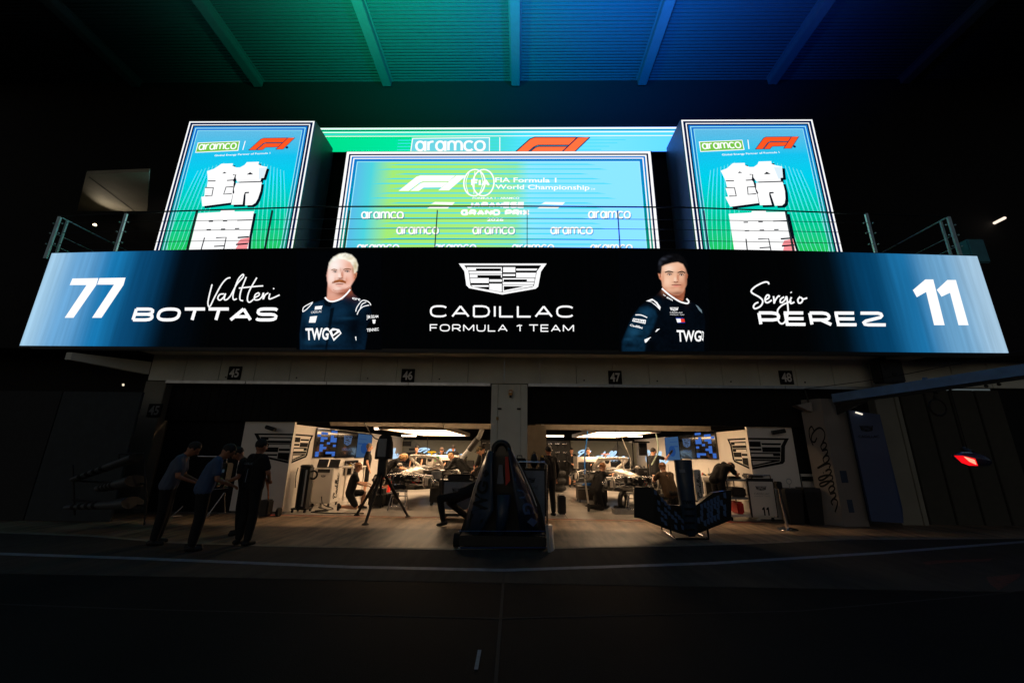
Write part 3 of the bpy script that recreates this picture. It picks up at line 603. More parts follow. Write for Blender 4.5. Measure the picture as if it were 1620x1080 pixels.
# portraits shown on the banner
def E(n, c, s=1.0): return emi('pic_' + n, c, s)
Z4 = lambda x, y: (460 + x / 6.35, 390 + y / 6.35)
def PL(z, pts, m, L): A.poly(zp(z, pts), m, L)
navy, navy2, navy0 = E('navy', (9, 32, 52)), E('navy_light', (20, 52, 78)), E('navy_dark', (2, 7, 14))
sk, sk2, sk3, sk4 = E('skin_light', (255, 226, 216)), E('skin_mid', (240, 180, 158)), E('skin_shade', (190, 112, 85)), E('skin_dark', (120, 62, 45))
import numpy as np
def picture(name, zf, x0, x1, y0, y1, base, layers, step=6, seed=1):
    xs = np.arange(x0, x1 + step, step, dtype=float); ys = np.arange(y0, y1 + step, step, dtype=float); X, Y = np.meshgrid(xs, ys)
    rng = np.random.default_rng(seed); C = np.ones(X.shape + (3,)) * np.array(lin(base))
    def nz(k):
        g = rng.random((X.shape[0] // k + 2, X.shape[1] // k + 2)); iy = np.arange(X.shape[0]) / k; ix = np.arange(X.shape[1]) / k
        a = iy.astype(int); b = ix.astype(int); fy = (iy - a)[:, None]; fx = (ix - b)[None, :]
        return (g[a][:, b] * (1 - fy) * (1 - fx) + g[a + 1][:, b] * fy * (1 - fx) + g[a][:, b + 1] * (1 - fy) * fx + g[a + 1][:, b + 1] * fy * fx) - .5
    MK = np.zeros(X.shape)
    for L in layers:
        if L[0] == 'p':
            if len(L) > 5 and L[5] >= .99: L = L[:5]
            _, pts, col, soft, al = L[:5]; n = len(pts); D = np.full(X.shape, 1e9); ins = np.zeros(X.shape, bool)
            for i in range(n):
                ax, ay = pts[i]; bx, by = pts[(i + 1) % n]; dx, dy = bx - ax, by - ay; t = np.clip(((X - ax) * dx + (Y - ay) * dy) / (dx * dx + dy * dy + 1e-9), 0, 1)
                D = np.minimum(D, np.hypot(X - ax - t * dx, Y - ay - t * dy))
                if dy != 0: ins ^= ((ay > Y) != (by > Y)) & (X < (bx - ax) * (Y - ay) / dy + ax)
            D = np.where(ins, D, -D); a = np.clip(D / soft + .5, 0, 1) * al; MK = np.maximum(MK, a)
        else:
            _, cx, cy, rx, ry, col, al = L[:7]; a = np.exp(-(((X - cx) / rx) ** 2 + ((Y - cy) / ry) ** 2)) * al * MK
        c = np.array(lin(col))[None, None, :]
        if L[0] == 'p' and len(L) > 5: c = c * (1 + L[5] * (nz(3) + nz(8)))[:, :, None]
        C = C * (1 - a[:, :, None]) + c * a[:, :, None]
    H, Wd = X.shape; verts = [W(*zf(float(X[i, j]), float(Y[i, j])), 9.3) + Vector((0, -.004, 0)) - LED.location for i in range(H) for j in range(Wd)]
    me = bpy.data.meshes.new(name); me.from_pydata(verts, [], [(i * Wd + j, i * Wd + j + 1, (i + 1) * Wd + j + 1, (i + 1) * Wd + j) for i in range(H - 1) for j in range(Wd - 1)])
    at = me.color_attributes.new('picture', 'FLOAT_COLOR', 'POINT'); at.data.foreach_set('color', np.concatenate([np.clip(C, 0, 2), np.ones(X.shape + (1,))], 2).astype(np.float32).ravel())
    m = bpy.data.materials.get('portrait_picture')
    if not m:
        m = bpy.data.materials.new('portrait_picture'); m.use_nodes = True; n = m.node_tree.nodes; n.remove(n['Principled BSDF']); e = n.new('ShaderNodeEmission'); at_ = n.new('ShaderNodeAttribute'); at_.attribute_name = 'picture'
        m.node_tree.links.new(at_.outputs['Color'], e.inputs['Color']); m.node_tree.links.new(e.outputs[0], n['Material Output'].inputs['Surface'])
    me.materials.append(m); o = bpy.data.objects.new(name, me); COL.objects.link(o); o.parent = LED
Z5 = lambda x, y: (970 + x / 6.35, 390 + y / 6.35)
BK = (2, 3, 5)
picture('portrait', Z4, 60, 910, 50, 1030, BK, [
 ('p', [(95, 1060), (92, 880), (118, 660), (185, 585), (330, 535), (420, 560), (600, 428), (632, 480), (720, 545), (790, 600), (815, 700), (760, 800), (765, 900), (740, 1060)], (9, 32, 52), 14, 1, .5),
 ('e', 640, 800, 120, 260, (2, 6, 12), .95), ('e', 790, 720, 60, 200, (1, 3, 7), .9), ('e', 240, 700, 110, 90, (18, 58, 88), .7), ('e', 330, 920, 170, 60, (14, 46, 70), .7), ('e', 130, 860, 30, 150, (4, 16, 30), .8), ('e', 500, 650, 90, 50, (14, 48, 74), .6), ('e', 690, 600, 60, 40, (12, 40, 62), .6),
 ('e', 470, 770, 130, 22, (4, 14, 26), .7), ('e', 560, 720, 80, 16, (22, 62, 90), .5), ('e', 300, 1000, 160, 18, (4, 14, 24), .8), ('e', 180, 960, 60, 30, (20, 60, 88), .5), ('e', 600, 560, 70, 40, (6, 20, 36), .6), ('p', [(400, 620), (440, 610), (362, 1040), (345, 1040)], (2, 8, 16), 8, .9),
 ('p', [(372, 380), (366, 500), (345, 525), (420, 556), (520, 528), (605, 432), (600, 380)], (226, 160, 136), 10, 1), ('e', 520, 470, 100, 30, (140, 76, 52), .9), ('e', 420, 480, 50, 30, (235, 180, 160), .6), ('e', 585, 440, 40, 60, (120, 60, 42), .8),
 ('p', [(330, 540), (420, 560), (400, 608), (342, 592)], (3, 12, 22), 8, 1),
 ('p', [(386, 170), (372, 240), (362, 290), (368, 345), (380, 405), (420, 447), (470, 462), (530, 452), (595, 408), (640, 335), (658, 270), (650, 200), (600, 130), (500, 105), (430, 120)], (250, 205, 188), 9, 1),
 ('e', 440, 190, 70, 55, (255, 246, 240), .9), ('e', 410, 310, 42, 60, (255, 232, 222), .8), ('e', 655, 300, 40, 130, (196, 112, 80), .95), ('e', 575, 345, 40, 50, (232, 160, 132), .7), ('e', 590, 190, 45, 45, (226, 160, 132), .7), ('e', 545, 440, 95, 22, (176, 98, 72), .85), ('e', 470, 418, 34, 20, (255, 224, 210), .8), ('e', 395, 420, 30, 40, (222, 158, 140), .6), ('e', 366, 300, 10, 90, (222, 150, 135), .7),
 ('e', 446, 249, 30, 11, (206, 146, 124), .6), ('e', 568, 247, 38, 12, (186, 114, 90), .65), ('e', 446, 256, 15, 6.5, (24, 14, 12), 1), ('e', 568, 252, 16, 6.5, (20, 12, 10), 1), ('e', 438, 233, 32, 5, (150, 104, 66), .85), ('e', 570, 226, 38, 6, (104, 62, 34), .9), ('e', 500, 235, 9, 22, (206, 142, 116), .6),
 ('e', 520, 285, 13, 42, (196, 122, 92), .85), ('e', 488, 290, 13, 22, (255, 240, 230), .8), ('e', 500, 320, 28, 7, (140, 74, 54), .85), ('e', 446, 330, 8, 22, (222, 160, 138), .5), ('e', 560, 335, 10, 26, (196, 124, 96), .5),
 ('p', [(412, 372), (438, 344), (485, 329), (520, 333), (555, 350), (555, 372), (530, 364), (490, 358), (450, 364)], (146, 74, 26), 10, 1, .8), ('e', 480, 342, 30, 6, (196, 118, 58), .6), ('e', 495, 376, 46, 5, (120, 56, 44), .8), ('e', 490, 390, 32, 7, (226, 142, 126), .7), ('e', 490, 406, 30, 5, (196, 126, 104), .5),
 ('p', [(634, 268), (650, 256), (665, 267), (657, 305), (634, 340)], (226, 146, 112), 7, 1), ('e', 648, 290, 6, 18, (140, 70, 50), .7),
 ('p', [(379, 225), (387, 162), (430, 106), (490, 74), (550, 66), (612, 84), (656, 130), (675, 185), (667, 242), (640, 274), (630, 212), (600, 158), (540, 130), (470, 124), (410, 160)], (246, 240, 222), 12, 1, .35), ('e', 650, 200, 22, 60, (196, 172, 120), .8), ('e', 600, 120, 40, 16, (222, 206, 166), .6), ('e', 440, 130, 60, 26, (255, 252, 246), .7), ('e', 625, 240, 8, 30, (160, 120, 80), .7)])
picture('portrait', Z5, 60, 960, 50, 1052, BK, [
 ('p', [(90, 1080), (93, 950), (130, 850), (190, 720), (258, 610), (330, 550), (430, 490), (490, 428), (560, 480), (650, 540), (740, 540), (850, 580), (905, 640), (925, 750), (912, 1080)], (3, 8, 15), 12, 1, .5),
 ('p', [(90, 1080), (93, 950), (135, 850), (190, 720), (270, 615), (350, 600), (420, 640), (440, 700), (400, 820), (330, 930), (310, 1080)], (9, 36, 56), 26, 1, .5),
 ('e', 210, 860, 60, 50, (26, 74, 104), .7), ('e', 330, 660, 60, 40, (20, 60, 88), .7), ('e', 170, 990, 60, 20, (3, 12, 22), .8), ('e', 270, 900, 50, 16, (3, 12, 22), .7), ('e', 150, 930, 40, 14, (24, 68, 96), .6), ('e', 300, 780, 90, 14, (4, 16, 28), .6), ('e', 430, 560, 60, 40, (8, 24, 38), .7), ('e', 390, 1000, 40, 60, (1, 3, 6), .8), ('e', 560, 640, 60, 120, (5, 14, 24), .6),
 ('p', [(495, 380), (500, 440), (600, 520), (700, 550), (712, 500), (722, 430)], (172, 98, 68), 9, 1), ('e', 640, 505, 60, 18, (110, 56, 38), .8),
 ('p', [(486, 180), (480, 300), (495, 400), (540, 452), (600, 484), (655, 490), (700, 464), (735, 384), (743, 280), (728, 205), (690, 155), (600, 145), (530, 155)], (240, 188, 156), 9, 1),
 ('e', 560, 220, 50, 34, (255, 226, 204), .8), ('e', 545, 350, 36, 46, (250, 206, 176), .8), ('e', 740, 330, 30, 130, (150, 82, 54), .95), ('e', 690, 400, 40, 60, (196, 122, 88), .8), ('e', 640, 470, 110, 24, (130, 76, 54), .85), ('e', 600, 440, 30, 22, (226, 168, 138), .7), ('e', 500, 330, 12, 90, (206, 140, 108), .7), ('e', 520, 440, 30, 34, (190, 122, 92), .7), ('e', 690, 230, 30, 30, (220, 156, 122), .6), ('e', 600, 415, 50, 12, (196, 128, 98), .5),
 ('e', 566, 278, 34, 10, (176, 112, 82), .6), ('e', 684, 282, 32, 10, (150, 90, 64), .6), ('e', 566, 283, 16, 6.5, (18, 10, 8), 1), ('e', 684, 287, 15, 6.5, (16, 9, 8), 1), ('e', 562, 257, 44, 6, (44, 26, 18), .95), ('e', 686, 260, 40, 6, (40, 24, 16), .95),
 ('e', 650, 310, 13, 44, (190, 120, 88), .8), ('e', 622, 330, 12, 20, (255, 222, 198), .8), ('e', 628, 358, 28, 7, (130, 66, 46), .85),
 ('e', 632, 386, 44, 5, (116, 48, 40), .9), ('e', 632, 398, 36, 8, (226, 124, 112), .85),
 ('p', [(448, 262), (478, 270), (492, 350), (465, 322)], (226, 150, 116), 8, 1), ('e', 470, 300, 6, 20, (140, 76, 54), .6), ('p', [(738, 275), (749, 285), (744, 318), (736, 316)], (180, 104, 74), 6, 1),
 ('p', [(442, 272), (445, 200), (460, 140), (500, 95), (570, 70), (650, 73), (710, 108), (750, 180), (743, 272), (728, 228), (700, 178), (650, 158), (590, 166), (520, 186), (490, 202), (480, 275)], (9, 9, 11), 12, 1, .6),
 ('e', 470, 165, 20, 26, (52, 56, 66), .7), ('e', 505, 125, 30, 14, (60, 64, 76), .7), ('e', 560, 100, 30, 10, (36, 38, 46), .7), ('e', 470, 220, 12, 24, (36, 36, 42), .6)], seed=4)
navy0 = MATS['pic_navy_dark']
A.stroke(zp(Z4, [(345, 512), (380, 545), (430, 552), (500, 528), (560, 480), (600, 432)]), 2.4, LEDW, 4)
PL(Z4, [(248, 603), (322, 595), (310, 630), (242, 636)], LEDW, 5); A.text('CADILLAC', zp(Z4, [(208, 652), (315, 640), (312, 662), (205, 674)]), LEDW, 5)
PL(Z4, [(197, 705), (268, 698), (250, 765), (185, 765)], LEDW, 5)
A.text('TWG', zp(Z4, [(150, 820), (390, 815), (378, 938), (158, 942)]), LEDW, 5, .03)
PL(Z4, [(385, 850), (425, 820), (490, 833), (513, 872), (435, 950)], LEDW, 5); PL(Z4, [(415, 848), (455, 842), (470, 850), (428, 888)], navy0, 6); PL(Z4, [(425, 905), (490, 862), (500, 872), (436, 925)], navy0, 6)
A.text('crt', zp(Z4, [(620, 505), (705, 525), (700, 548), (618, 530)]), LEDW, 5, .03)
for st in ([(655, 655), (668, 610), (720, 545), (770, 550), (800, 575), (805, 592)], [(668, 685), (690, 640), (730, 605), (790, 590)], [(700, 625), (720, 580), (760, 560)], [(125, 660), (135, 610), (225, 560)], [(130, 655), (170, 625), (220, 570)]): A.stroke(zp(Z4, st), 1.4, LEDW, 5)
A.text('JIM BEAM', zp(Z4, [(762, 690), (880, 690), (882, 722), (765, 740)]), LEDW, 5, .01); PL(Z4, [(822, 735), (855, 735), (850, 770), (838, 778), (826, 768)], LEDW, 5)
A.text('TENNEC', zp(Z4, [(765, 826), (886, 815), (886, 845), (765, 858)]), LEDW, 5, .02); PL(Z4, [(648, 905), (660, 905), (662, 945), (655, 940)], LEDW, 5)
A.stroke(zp(Z5, [(488, 422), (560, 485), (650, 545), (700, 565), (745, 572), (757, 552), (735, 525)]), 2.4, LEDW, 4)
for q in ([(330, 548), (390, 525), (440, 560), (475, 610), (468, 640), (430, 600), (380, 560)],): PL(Z5, q, LEDW, 5); PL(Z5, [(365, 548), (400, 545), (430, 575), (450, 610), (420, 580)], navy0, 6)
A.stroke(zp(Z5, [(222, 688), (280, 690), (340, 715)]), 1.6, LEDW, 5); PL(Z5, [(200, 722), (328, 738), (322, 778), (190, 752)], LEDW, 5); A.text('PIRELLI', zp(Z5, [(205, 730), (318, 745), (314, 768), (200, 748)]), navy0, 6, .02)
A.text('Cadillac', zp(Z5, [(172, 778), (300, 805), (292, 828), (165, 798)]), LEDW, 5, .03)
BR1 = E('brow_line', (120, 72, 40)); BR2 = E('brow_dark', (38, 22, 14)); EY = E('eye_ink', (22, 13, 11)); EW = E('eye_white', (228, 205, 195)); MO = E('mouth_line', (110, 48, 38))
for st, w_, m_ in (([(410, 240), (436, 229), (468, 237)], 1.0, BR1), ([(530, 237), (566, 224), (608, 234)], 1.2, BR1), ([(424, 251), (444, 245), (466, 252)], .7, EY), ([(542, 249), (566, 242), (592, 251)], .8, EY), ([(452, 382), (490, 378), (528, 382)], .8, MO), ([(484, 318), (500, 324), (522, 316)], .9, sk4), ([(516, 258), (512, 285), (524, 308)], .6, sk3), ([(425, 436), (470, 452), (530, 442), (592, 404)], .7, sk3), ([(636, 285), (648, 275), (652, 298), (640, 322)], .6, sk4)): A.stroke(zp(Z4, st), w_, m_, 4)
for cx_, cy_ in ((446, 256), (568, 252)): A.disc(Z4(cx_, cy_), 2.2, .85, EW, 3.2); A.disc(Z4(cx_ + 1, cy_), 1.0, .95, EY, 3.6)
for k in range(11): x_ = 418 + k * 13.4; A.stroke(zp(Z4, [(x_ + 3, 340 + abs(k - 5) * 2.2), (x_ - 1, 362 + abs(k - 5) * 1.6)]), .55, (MATS['pic_moustache'] if 'pic_moustache' in MATS else emi('pic_moustache', (120, 60, 22))), 4 + .02 * k)
for k in range(9): a_ = radians(200 + k * 19); A.stroke(zp(Z4, [(530 + 118 * cos(a_), 176 + 80 * sin(a_)), (530 + 142 * cos(a_ + .1), 176 + 104 * sin(a_ + .1))]), .5, E('hair_line', (214, 200, 166)), 4 + .02 * k)
for st, w_, m_ in (([(518, 263), (558, 249), (602, 262)], 1.5, BR2), ([(646, 265), (688, 251), (722, 268)], 1.5, BR2), ([(542, 278), (566, 271), (592, 280)], .8, EY), ([(660, 281), (684, 275), (706, 284)], .8, EY), ([(586, 387), (630, 382), (682, 388)], .9, MO), ([(608, 356), (628, 364), (650, 355)], .9, sk4), ([(652, 290), (648, 320), (658, 345)], .6, sk3), ([(540, 448), (600, 482), (655, 488), (702, 462)], .7, sk3), ([(455, 272), (472, 282), (478, 312)], .6, sk4)): A.stroke(zp(Z5, st), w_, m_, 4)
for cx_, cy_ in ((566, 284), (684, 288)): A.disc(Z5(cx_, cy_), 2.4, .85, EW, 3.2); A.disc(Z5(cx_ + 1, cy_), 1.15, .95, EY, 3.6)
A.text('w gain', zp(Z5, [(500, 475), (600, 535), (590, 555), (495, 490)]), LEDW, 5, .03)
crest(A, lambda a, b: Z5(566 + (a - 60) / 1405 * 90, 612 + (b - 122) / 496 * 35), LEDW, 5); A.text('CADILLAC', zp(Z5, [(568, 656), (695, 658), (695, 672), (568, 670)]), LEDW, 5); A.text('FORMULA 1 TEAM', zp(Z5, [(570, 680), (710, 682), (710, 692), (570, 690)]), LEDW, 5)
PL(Z5, [(625, 712), (700, 715), (722, 770), (650, 772)], E('flag_blue', (25, 45, 130)), 5); PL(Z5, [(630, 726), (674, 726), (680, 762), (642, 764)], LEDW, 6); PL(Z5, [(675, 727), (712, 728), (718, 760), (681, 762)], E('flag_red', (230, 60, 40)), 6)
A.text('TWG', zp(Z5, [(635, 838), (885, 845), (880, 955), (645, 958)]), LEDW, 5, .02); PL(Z5, [(888, 848), (908, 860), (902, 950), (885, 930)], LEDW, 5); PL(Z5, [(893, 862), (902, 868), (898, 930), (890, 920)], navy0, 6)
PL(Z5, [(312, 935), (380, 908), (330, 965), (318, 965)], LEDW, 5); PL(Z5, [(425, 850), (440, 830), (468, 825), (440, 850), (425, 862)], LEDW, 5); PL(Z5, [(825, 585), (850, 600), (885, 640), (893, 672), (860, 640)], E('slv', (110, 130, 140)), 5)
part('display', A.mb, LED)

# --- poster towers
def poster(dx, label, px):
    x0, x1 = -11.15 + dx, -6.9 + dx; z0, z1 = 6.5, 12.14; Yp = 10.8
    T = thing('poster_tower', label, 'screen', ((x0 + x1) / 2, Yp, 6.45), group='poster towers on the balcony')
    b = MB(); b.box(x0 - .02, x1 + .02, Yp + .03, 12.2, 6.46, z1 + .03, mat('tower_cladding', (78, 92, 104), .5, var=.03))
    part('housing', b, T)
    F = lambda u, v: W(u, v, Yp) + Vector((dx, 0, 0))
    A = Art(lambda x, z: Vector((x, Yp, z)), (0, -1, 0), .003)
    def q(u, v): p = F(u, v); return (p.x, p.z)
    BG = emi_ramp('poster_picture', 'Z', 0, 5.7, [(0, s3((60, 205, 90))), (.17, s3((30, 200, 95))), (.32, s3((0, 205, 150))), (.48, s3((0, 212, 205))), (.62, s3((0, 210, 238))), (.76, s3((20, 196, 240))), (.9, s3((90, 190, 232))), (1, s3((110, 190, 232)))], 1.0, 'LINEAR', -.1) if 'poster_picture' not in MATS else MATS['poster_picture']
    A.rect(x0, z0, x1, z1, BG, 0)
    # concentric frame lines
    W1, B1, B2, B3 = LEDW, emi('frame_navy', (6, 24, 66)), MATS.get('frame_blue') or emi_ramp('frame_blue', 'Z', 0, 5.7, [(0, s3((20, 150, 90))), (.35, s3((0, 140, 130))), (.6, s3((0, 150, 200))), (.85, s3((15, 125, 210))), (1, s3((20, 115, 215)))]), emi('frame_sky', (165, 240, 250), 1.0)
    e = 0
    for wd, m_ in ((.05, W1), (.075, B1), (.035, W1), (.05, B1), (.05, B2), (.03, B3), (.07, B2), (.02, B3)):
        a0, a1 = e, e + wd
        A.rect(x0 + a0, z0, x0 + a1, z1 - a0, m_, 1); A.rect(x1 - a1, z0, x1 - a0, z1 - a0, m_, 1); A.rect(x0 + a1, z1 - a1, x1 - a1, z1 - a0, m_, 1); e = a1
    # warped white mesh
    LN = emi('mesh_line', (140, 240, 235), 1.0); cx = (x0 + x1) / 2
    for i in range(1, 9):
        t = i / 8.0
        for sgn in (-1, 1):
            A.stroke([(cx + sgn * (.5 + .9 * t), 10.55 - .35 * t), (cx + sgn * (.55 + 1.05 * t), 9.2), (cx + sgn * (.62 + 1.1 * t), 8.3), (cx + sgn * (.8 + .95 * t), 7.55 - .35 * (1 - t)), (cx + sgn * min(1.6, 1.0 + 1.0 * t), 7.2 - .2 * (1 - t))], .013, LN, 1.2)
    ZA = lambda x, y: q(230 + x / 4.5, 170 + y / 4.5)
    gr = emi('logo_green', (120, 200, 70))
    A.poly([ZA(*p) for p in [(374, 252), (674, 240), (662, 310), (356, 324)]], LEDW, 2); A.poly([ZA(*p) for p in [(380, 257), (668, 245), (656, 305), (362, 319)]], gr, 3)
    wide(A, 'aramco', [ZA(*p) for p in [(388, 264), (654, 252), (646, 300), (378, 308)]], .19, LEDW, 4, .36)
    A.stroke([ZA(712, 240), (ZA(694, 304))], .03, LEDW, 2, False)
    fo = lambda a, b: ZA(736 + (a - 50) / 512 * 330 - 0, 222 + (b - 85) / 117 * 84 - (a - 50) / 512 * 4)
    f1(A, lambda a, b: fo(a, b), emi('logo_red', (250, 84, 30), 1.1), 3, emi('logo_line', (30, 30, 80)), .02)
    A.disc(ZA(1009, 287), .045, .045, emi('logo_line', (30, 30, 80)), 3)
    A.text('Global Energy Partner of Formula 1', [ZA(*p) for p in [(495, 338), (890, 320), (890, 336), (492, 354)]], LEDW, 3, .012)
    ZB = lambda x, y: q(300 + x / 6.355, 230 + y / 6.355)
    SH = emi('ink', (4, 16, 30)); WH = LEDW; PA = emi('pearl', (225, 242, 252), 1.0)
    K1 = [(178, 262), (245, 240), (325, 188), (440, 185), (432, 208), (470, 226), (468, 300), (440, 350), (448, 368), (435, 470), (437, 490), (418, 578), (130, 615), (120, 520), (150, 515), (158, 430), (175, 425), (185, 360), (182, 300)]
    K2 = [(468, 226), (510, 225), (555, 200), (578, 172), (700, 168), (693, 195), (735, 212), (782, 220), (748, 330), (722, 332), (715, 362), (480, 370), (466, 330)]
    K3 = [(470, 380), (728, 372), (715, 460), (690, 535), (665, 580), (630, 603), (560, 605), (566, 485), (600, 483), (600, 470), (560, 472), (548, 500), (535, 597), (420, 600), (440, 490), (452, 480), (447, 440)]
    K4 = [(88, 684), (310, 672), (320, 657), (455, 655), (452, 668), (650, 665), (632, 765), (628, 785), (600, 930), (585, 1120), (-20, 1120), (20, 960)]
    for i, K in enumerate((K1, K2, K3, K4)):
        A.poly([ZB(x + 22, y + 20) for x, y in K], SH, 2 + i * .1); A.poly([ZB(x, y) for x, y in K], WH, 4 + i * .1)
    A.poly([ZB(*p) for p in [(700, 230), (775, 225), (748, 325), (700, 345)]], PA, 5)
    for t in ([(332, 287), (354, 270), (376, 284)], [(576, 298), (613, 273), (643, 296)]): A.poly([ZB(*p) for p in t], SH, 6)
    for s_ in ([(188, 362), (265, 362)], [(380, 357), (455, 352)], [(160, 428), (243, 430), (228, 510), (160, 512)], [(440, 420), (370, 423), (347, 495), (428, 488)], [(440, 300), (468, 300), (445, 365)], [(483, 757), (630, 752)], [(270, 932), (372, 928), (345, 1060)], [(155, 930), (118, 1060)], [(250, 1018), (350, 1012)]):
        A.stroke([ZB(*p) for p in s_], .035, SH, 6, False)
    for x, y in ((219, 767), (362, 762), (197, 850), (342, 845), (482, 840)): A.poly([ZB(x - 22, y - 5), ZB(x + 22, y - 6), ZB(x + 20, y + 5), ZB(x - 24, y + 6)], SH, 6)
    A.poly([ZB(*p) for p in [(515, 945), (605, 928), (598, 982), (470, 998)]], emi('red_art', (252, 150, 155)), 5); A.poly([ZB(*p) for p in [(490, 1003), (592, 998), (575, 1060), (455, 1060)]], emi('red_art', (250, 70, 80)), 5)
    A.stroke([ZB(487, 930), ZB(600, 922)], .05, SH, 6, False); A.stroke([ZB(470, 1000), ZB(592, 990)], .05, SH, 6, False)
    part('display', A.mb, T)
poster(0, 'tall screen tower at left with white kanji on blue green artwork, greenish side wall', 0)
poster(16.42, 'tall screen tower at right with white kanji on blue green artwork, deep blue side wall', 1)

# --- centre screens
T = thing('championship_screen', 'wide centre screen with championship logos and rows of sponsor names', 'screen', (-.85, 11.6, 6.45))
Yc = 11.6
def qc(u, v): p = W(u, v, Yc); return (p.x, p.z)
a = W(549, 240, Yc); b = W(1029, 240, Yc); xa, xb = a.x, b.x; zt = 11.6
zt = W(790, 240, Yc).z
b = MB(); b.box(xa - .05, xb + .05, Yc + .03, Yc + .3, 6.46, zt + .04, BLACK); part('housing', b, T)
A = Art(lambda x, z: Vector((x, Yc, z)), (0, -1, 0), .003)
BG = emi_ramp('centre_picture', 'X', xa + .85, xb + .85, [(0, s3((20, 190, 90))), (.04, s3((90, 190, 235))), (.09, s3((80, 215, 225))), (.16, s3((165, 238, 120))), (.42, s3((170, 240, 125))), (.56, s3((150, 236, 170))), (.66, s3((141, 233, 255), (1, 1, 1.8))), (1, s3((141, 233, 255), (1, 1, 3.2)))], 1.0, 'LINEAR')
A.rect(xa, 6.47, xb, zt, BG, 0)
CY = emi('stripe_cyan', (70, 222, 240), 1.0); z = zt - .55
i = 0
while z > 7.0:
    wv = 3.9 - abs(z - 9.8) * .25 + .4 * sin(i * 2.1); A.mb.add([A.P((-1.0 - wv, z), 1), A.P((-1.0 + wv, z), 1), A.P((-1.0 + wv - .3, z + .045), 1), A.P((-1.0 - wv + .4, z + .045), 1)], [(0, 1, 2, 3)], CY); z -= .19; i += 1
e = 0
for wd, m_ in ((.09, LEDW), (.06, MATS['frame_navy']), (.05, LEDW), (.06, MATS['frame_blue']), (.04, LEDW), (.10, MATS['frame_blue']), (.03, MATS['frame_sky'])):
    a0, a1 = e, e + wd
    A.rect(xa + a0, 6.47, xa + a1, zt - a0, m_, 1.5); A.rect(xb - a1, 6.47, xb - a0, zt - a0, m_, 1.5); A.rect(xa + a1, zt - a1, xb - a1, zt - a0, m_, 1.5); e = a1
ZC = lambda x, y: qc(620 + x / 4.765, 260 + y / 4.765)
f1(A, lambda a, b: ZC(a, b), LEDW, 3)
dk = emi('logo_shade', (60, 150, 170))
A.ring(ZC(622, 139), .36, .52, .05, LEDW, 3); A.ring(ZC(690, 139), .36, .52, .05, LEDW, 3)
for k in (-.18, 0, .18): A.stroke([(ZC(622, 139)[0] + k, ZC(622, 139)[1] - .45), (ZC(622, 139)[0] + k * 1.6, ZC(622, 139)[1]), (ZC(622, 139)[0] + k, ZC(622, 139)[1] + .45)], .025, LEDW, 3)
wide(A, 'FIA', [ZC(*p) for p in [(600, 113), (736, 113), (736, 166), (600, 166)]], .27, LEDW, 4, .5)
A.text('FIA Formula 1', [ZC(*p) for p in [(778, 100), (1240, 103), (1240, 139), (778, 137)]], LEDW, 3, .02)
A.text('World Championship', [ZC(*p) for p in [(778, 153), (1490, 158), (1490, 205), (778, 197)]], LEDW, 3, .02); A.text('TM', [ZC(*p) for p in [(1497, 182), (1530, 182), (1530, 196), (1497, 196)]], LEDW, 3)
A.text('FORMULA 1 - ARAMCO', [ZC(*p) for p in [(608, 248), (960, 248), (960, 264), (608, 264)]], LEDW, 3, .02)
wide(A, 'JAPANESE', [ZC(*p) for p in [(575, 285), (997, 285), (995, 330), (565, 330)]], .34, LEDW, 3, .5); wide(A, 'GRAND PRIX', [ZC(*p) for p in [(522, 341), (1037, 341), (1037, 387), (522, 387)]], .34, LEDW, 3, .5)
A.text('2026', [ZC(*p) for p in [(716, 405), (842, 405), (842, 430), (716, 430)]], LEDW, 3, .03)
for dx in (0, 830): A.poly([ZC(x + dx, y) for x, y in [(295, 300), (325, 285), (475, 287), (455, 308)]], LEDW, 3); A.poly([ZC(x + dx, y) for x, y in [(265, 333), (300, 315), (445, 313), (420, 334)]], LEDW, 3)
ZD = lambda x, y: qc(500 + x / 2.793, 180 + y / 2.793)
for (x, y) in ((201, 432), (1203, 430), (356, 500), (692, 500), (1036, 500), (182, 577), (522, 577), (866, 577), (1212, 577)):
    for o_, m_, L in ((3, dk, 3), (0, LEDW, 3.6)): wide(A, 'aramco', [ZD(x + o_, y + o_), ZD(x + 186 + o_, y + o_), ZD(x + 186 + o_, y + 34 + o_), ZD(x + o_, y + 34 + o_)], .19, m_, L, .36)
part('display', A.mb, T)
T = thing('rear_screen', 'upper rear screen strip in green and cyan showing the tops of two logos', 'screen', (-.85, 12.1, 11.0))
Yr = 12.1; a = W(505, 203, Yr); b = W(1075, 203, Yr); zt = W(795, 201, Yr).z; zb = W(795, 240, Yr).z; N = 12
MB_ = MB(); MB_.box(a.x - .05, b.x + .05, Yr + .03, Yr + .25, zb, zt - .1, BLACK); part('housing', MB_, T)
A = Art(lambda x, z: Vector((x, Yr, z)), (0, -1, 0), .003)
BG = emi_ramp('rear_picture', 'X', a.x + .85, b.x + .85, [(0, s3((0, 225, 140))), (.3, s3((0, 235, 165))), (.5, s3((70, 225, 215))), (.62, s3((90, 235, 250), (1, 1, 1.3))), (.8, s3((120, 232, 255), (1, 1, 2.0))), (1, s3((100, 225, 255), (1, 1, 3.0)))])
A.rect(a.x, zb, b.x, zt - .02, BG, 0)
for k, (wd, m_) in enumerate(((.07, LEDW), (.05, MATS['frame_blue']), (.04, LEDW), (.04, MATS['stripe_cyan']), (.03, LEDW))): A.rect(a.x, zt - .03 - .09 * k - wd, b.x, zt - .03 - .09 * k, m_, 1)
for k in range(4): A.rect(a.x + 3, zt - .6 - .14 * k, b.x - 2 - .3 * k, zt - .57 - .14 * k, MATS['stripe_cyan'], 1)
qr = lambda u, v: (W(u, v, Yr).x, W(u, v, Yr).z)
ZE = lambda x, y: qr(500 + x / 2.793, 180 + y / 2.793)
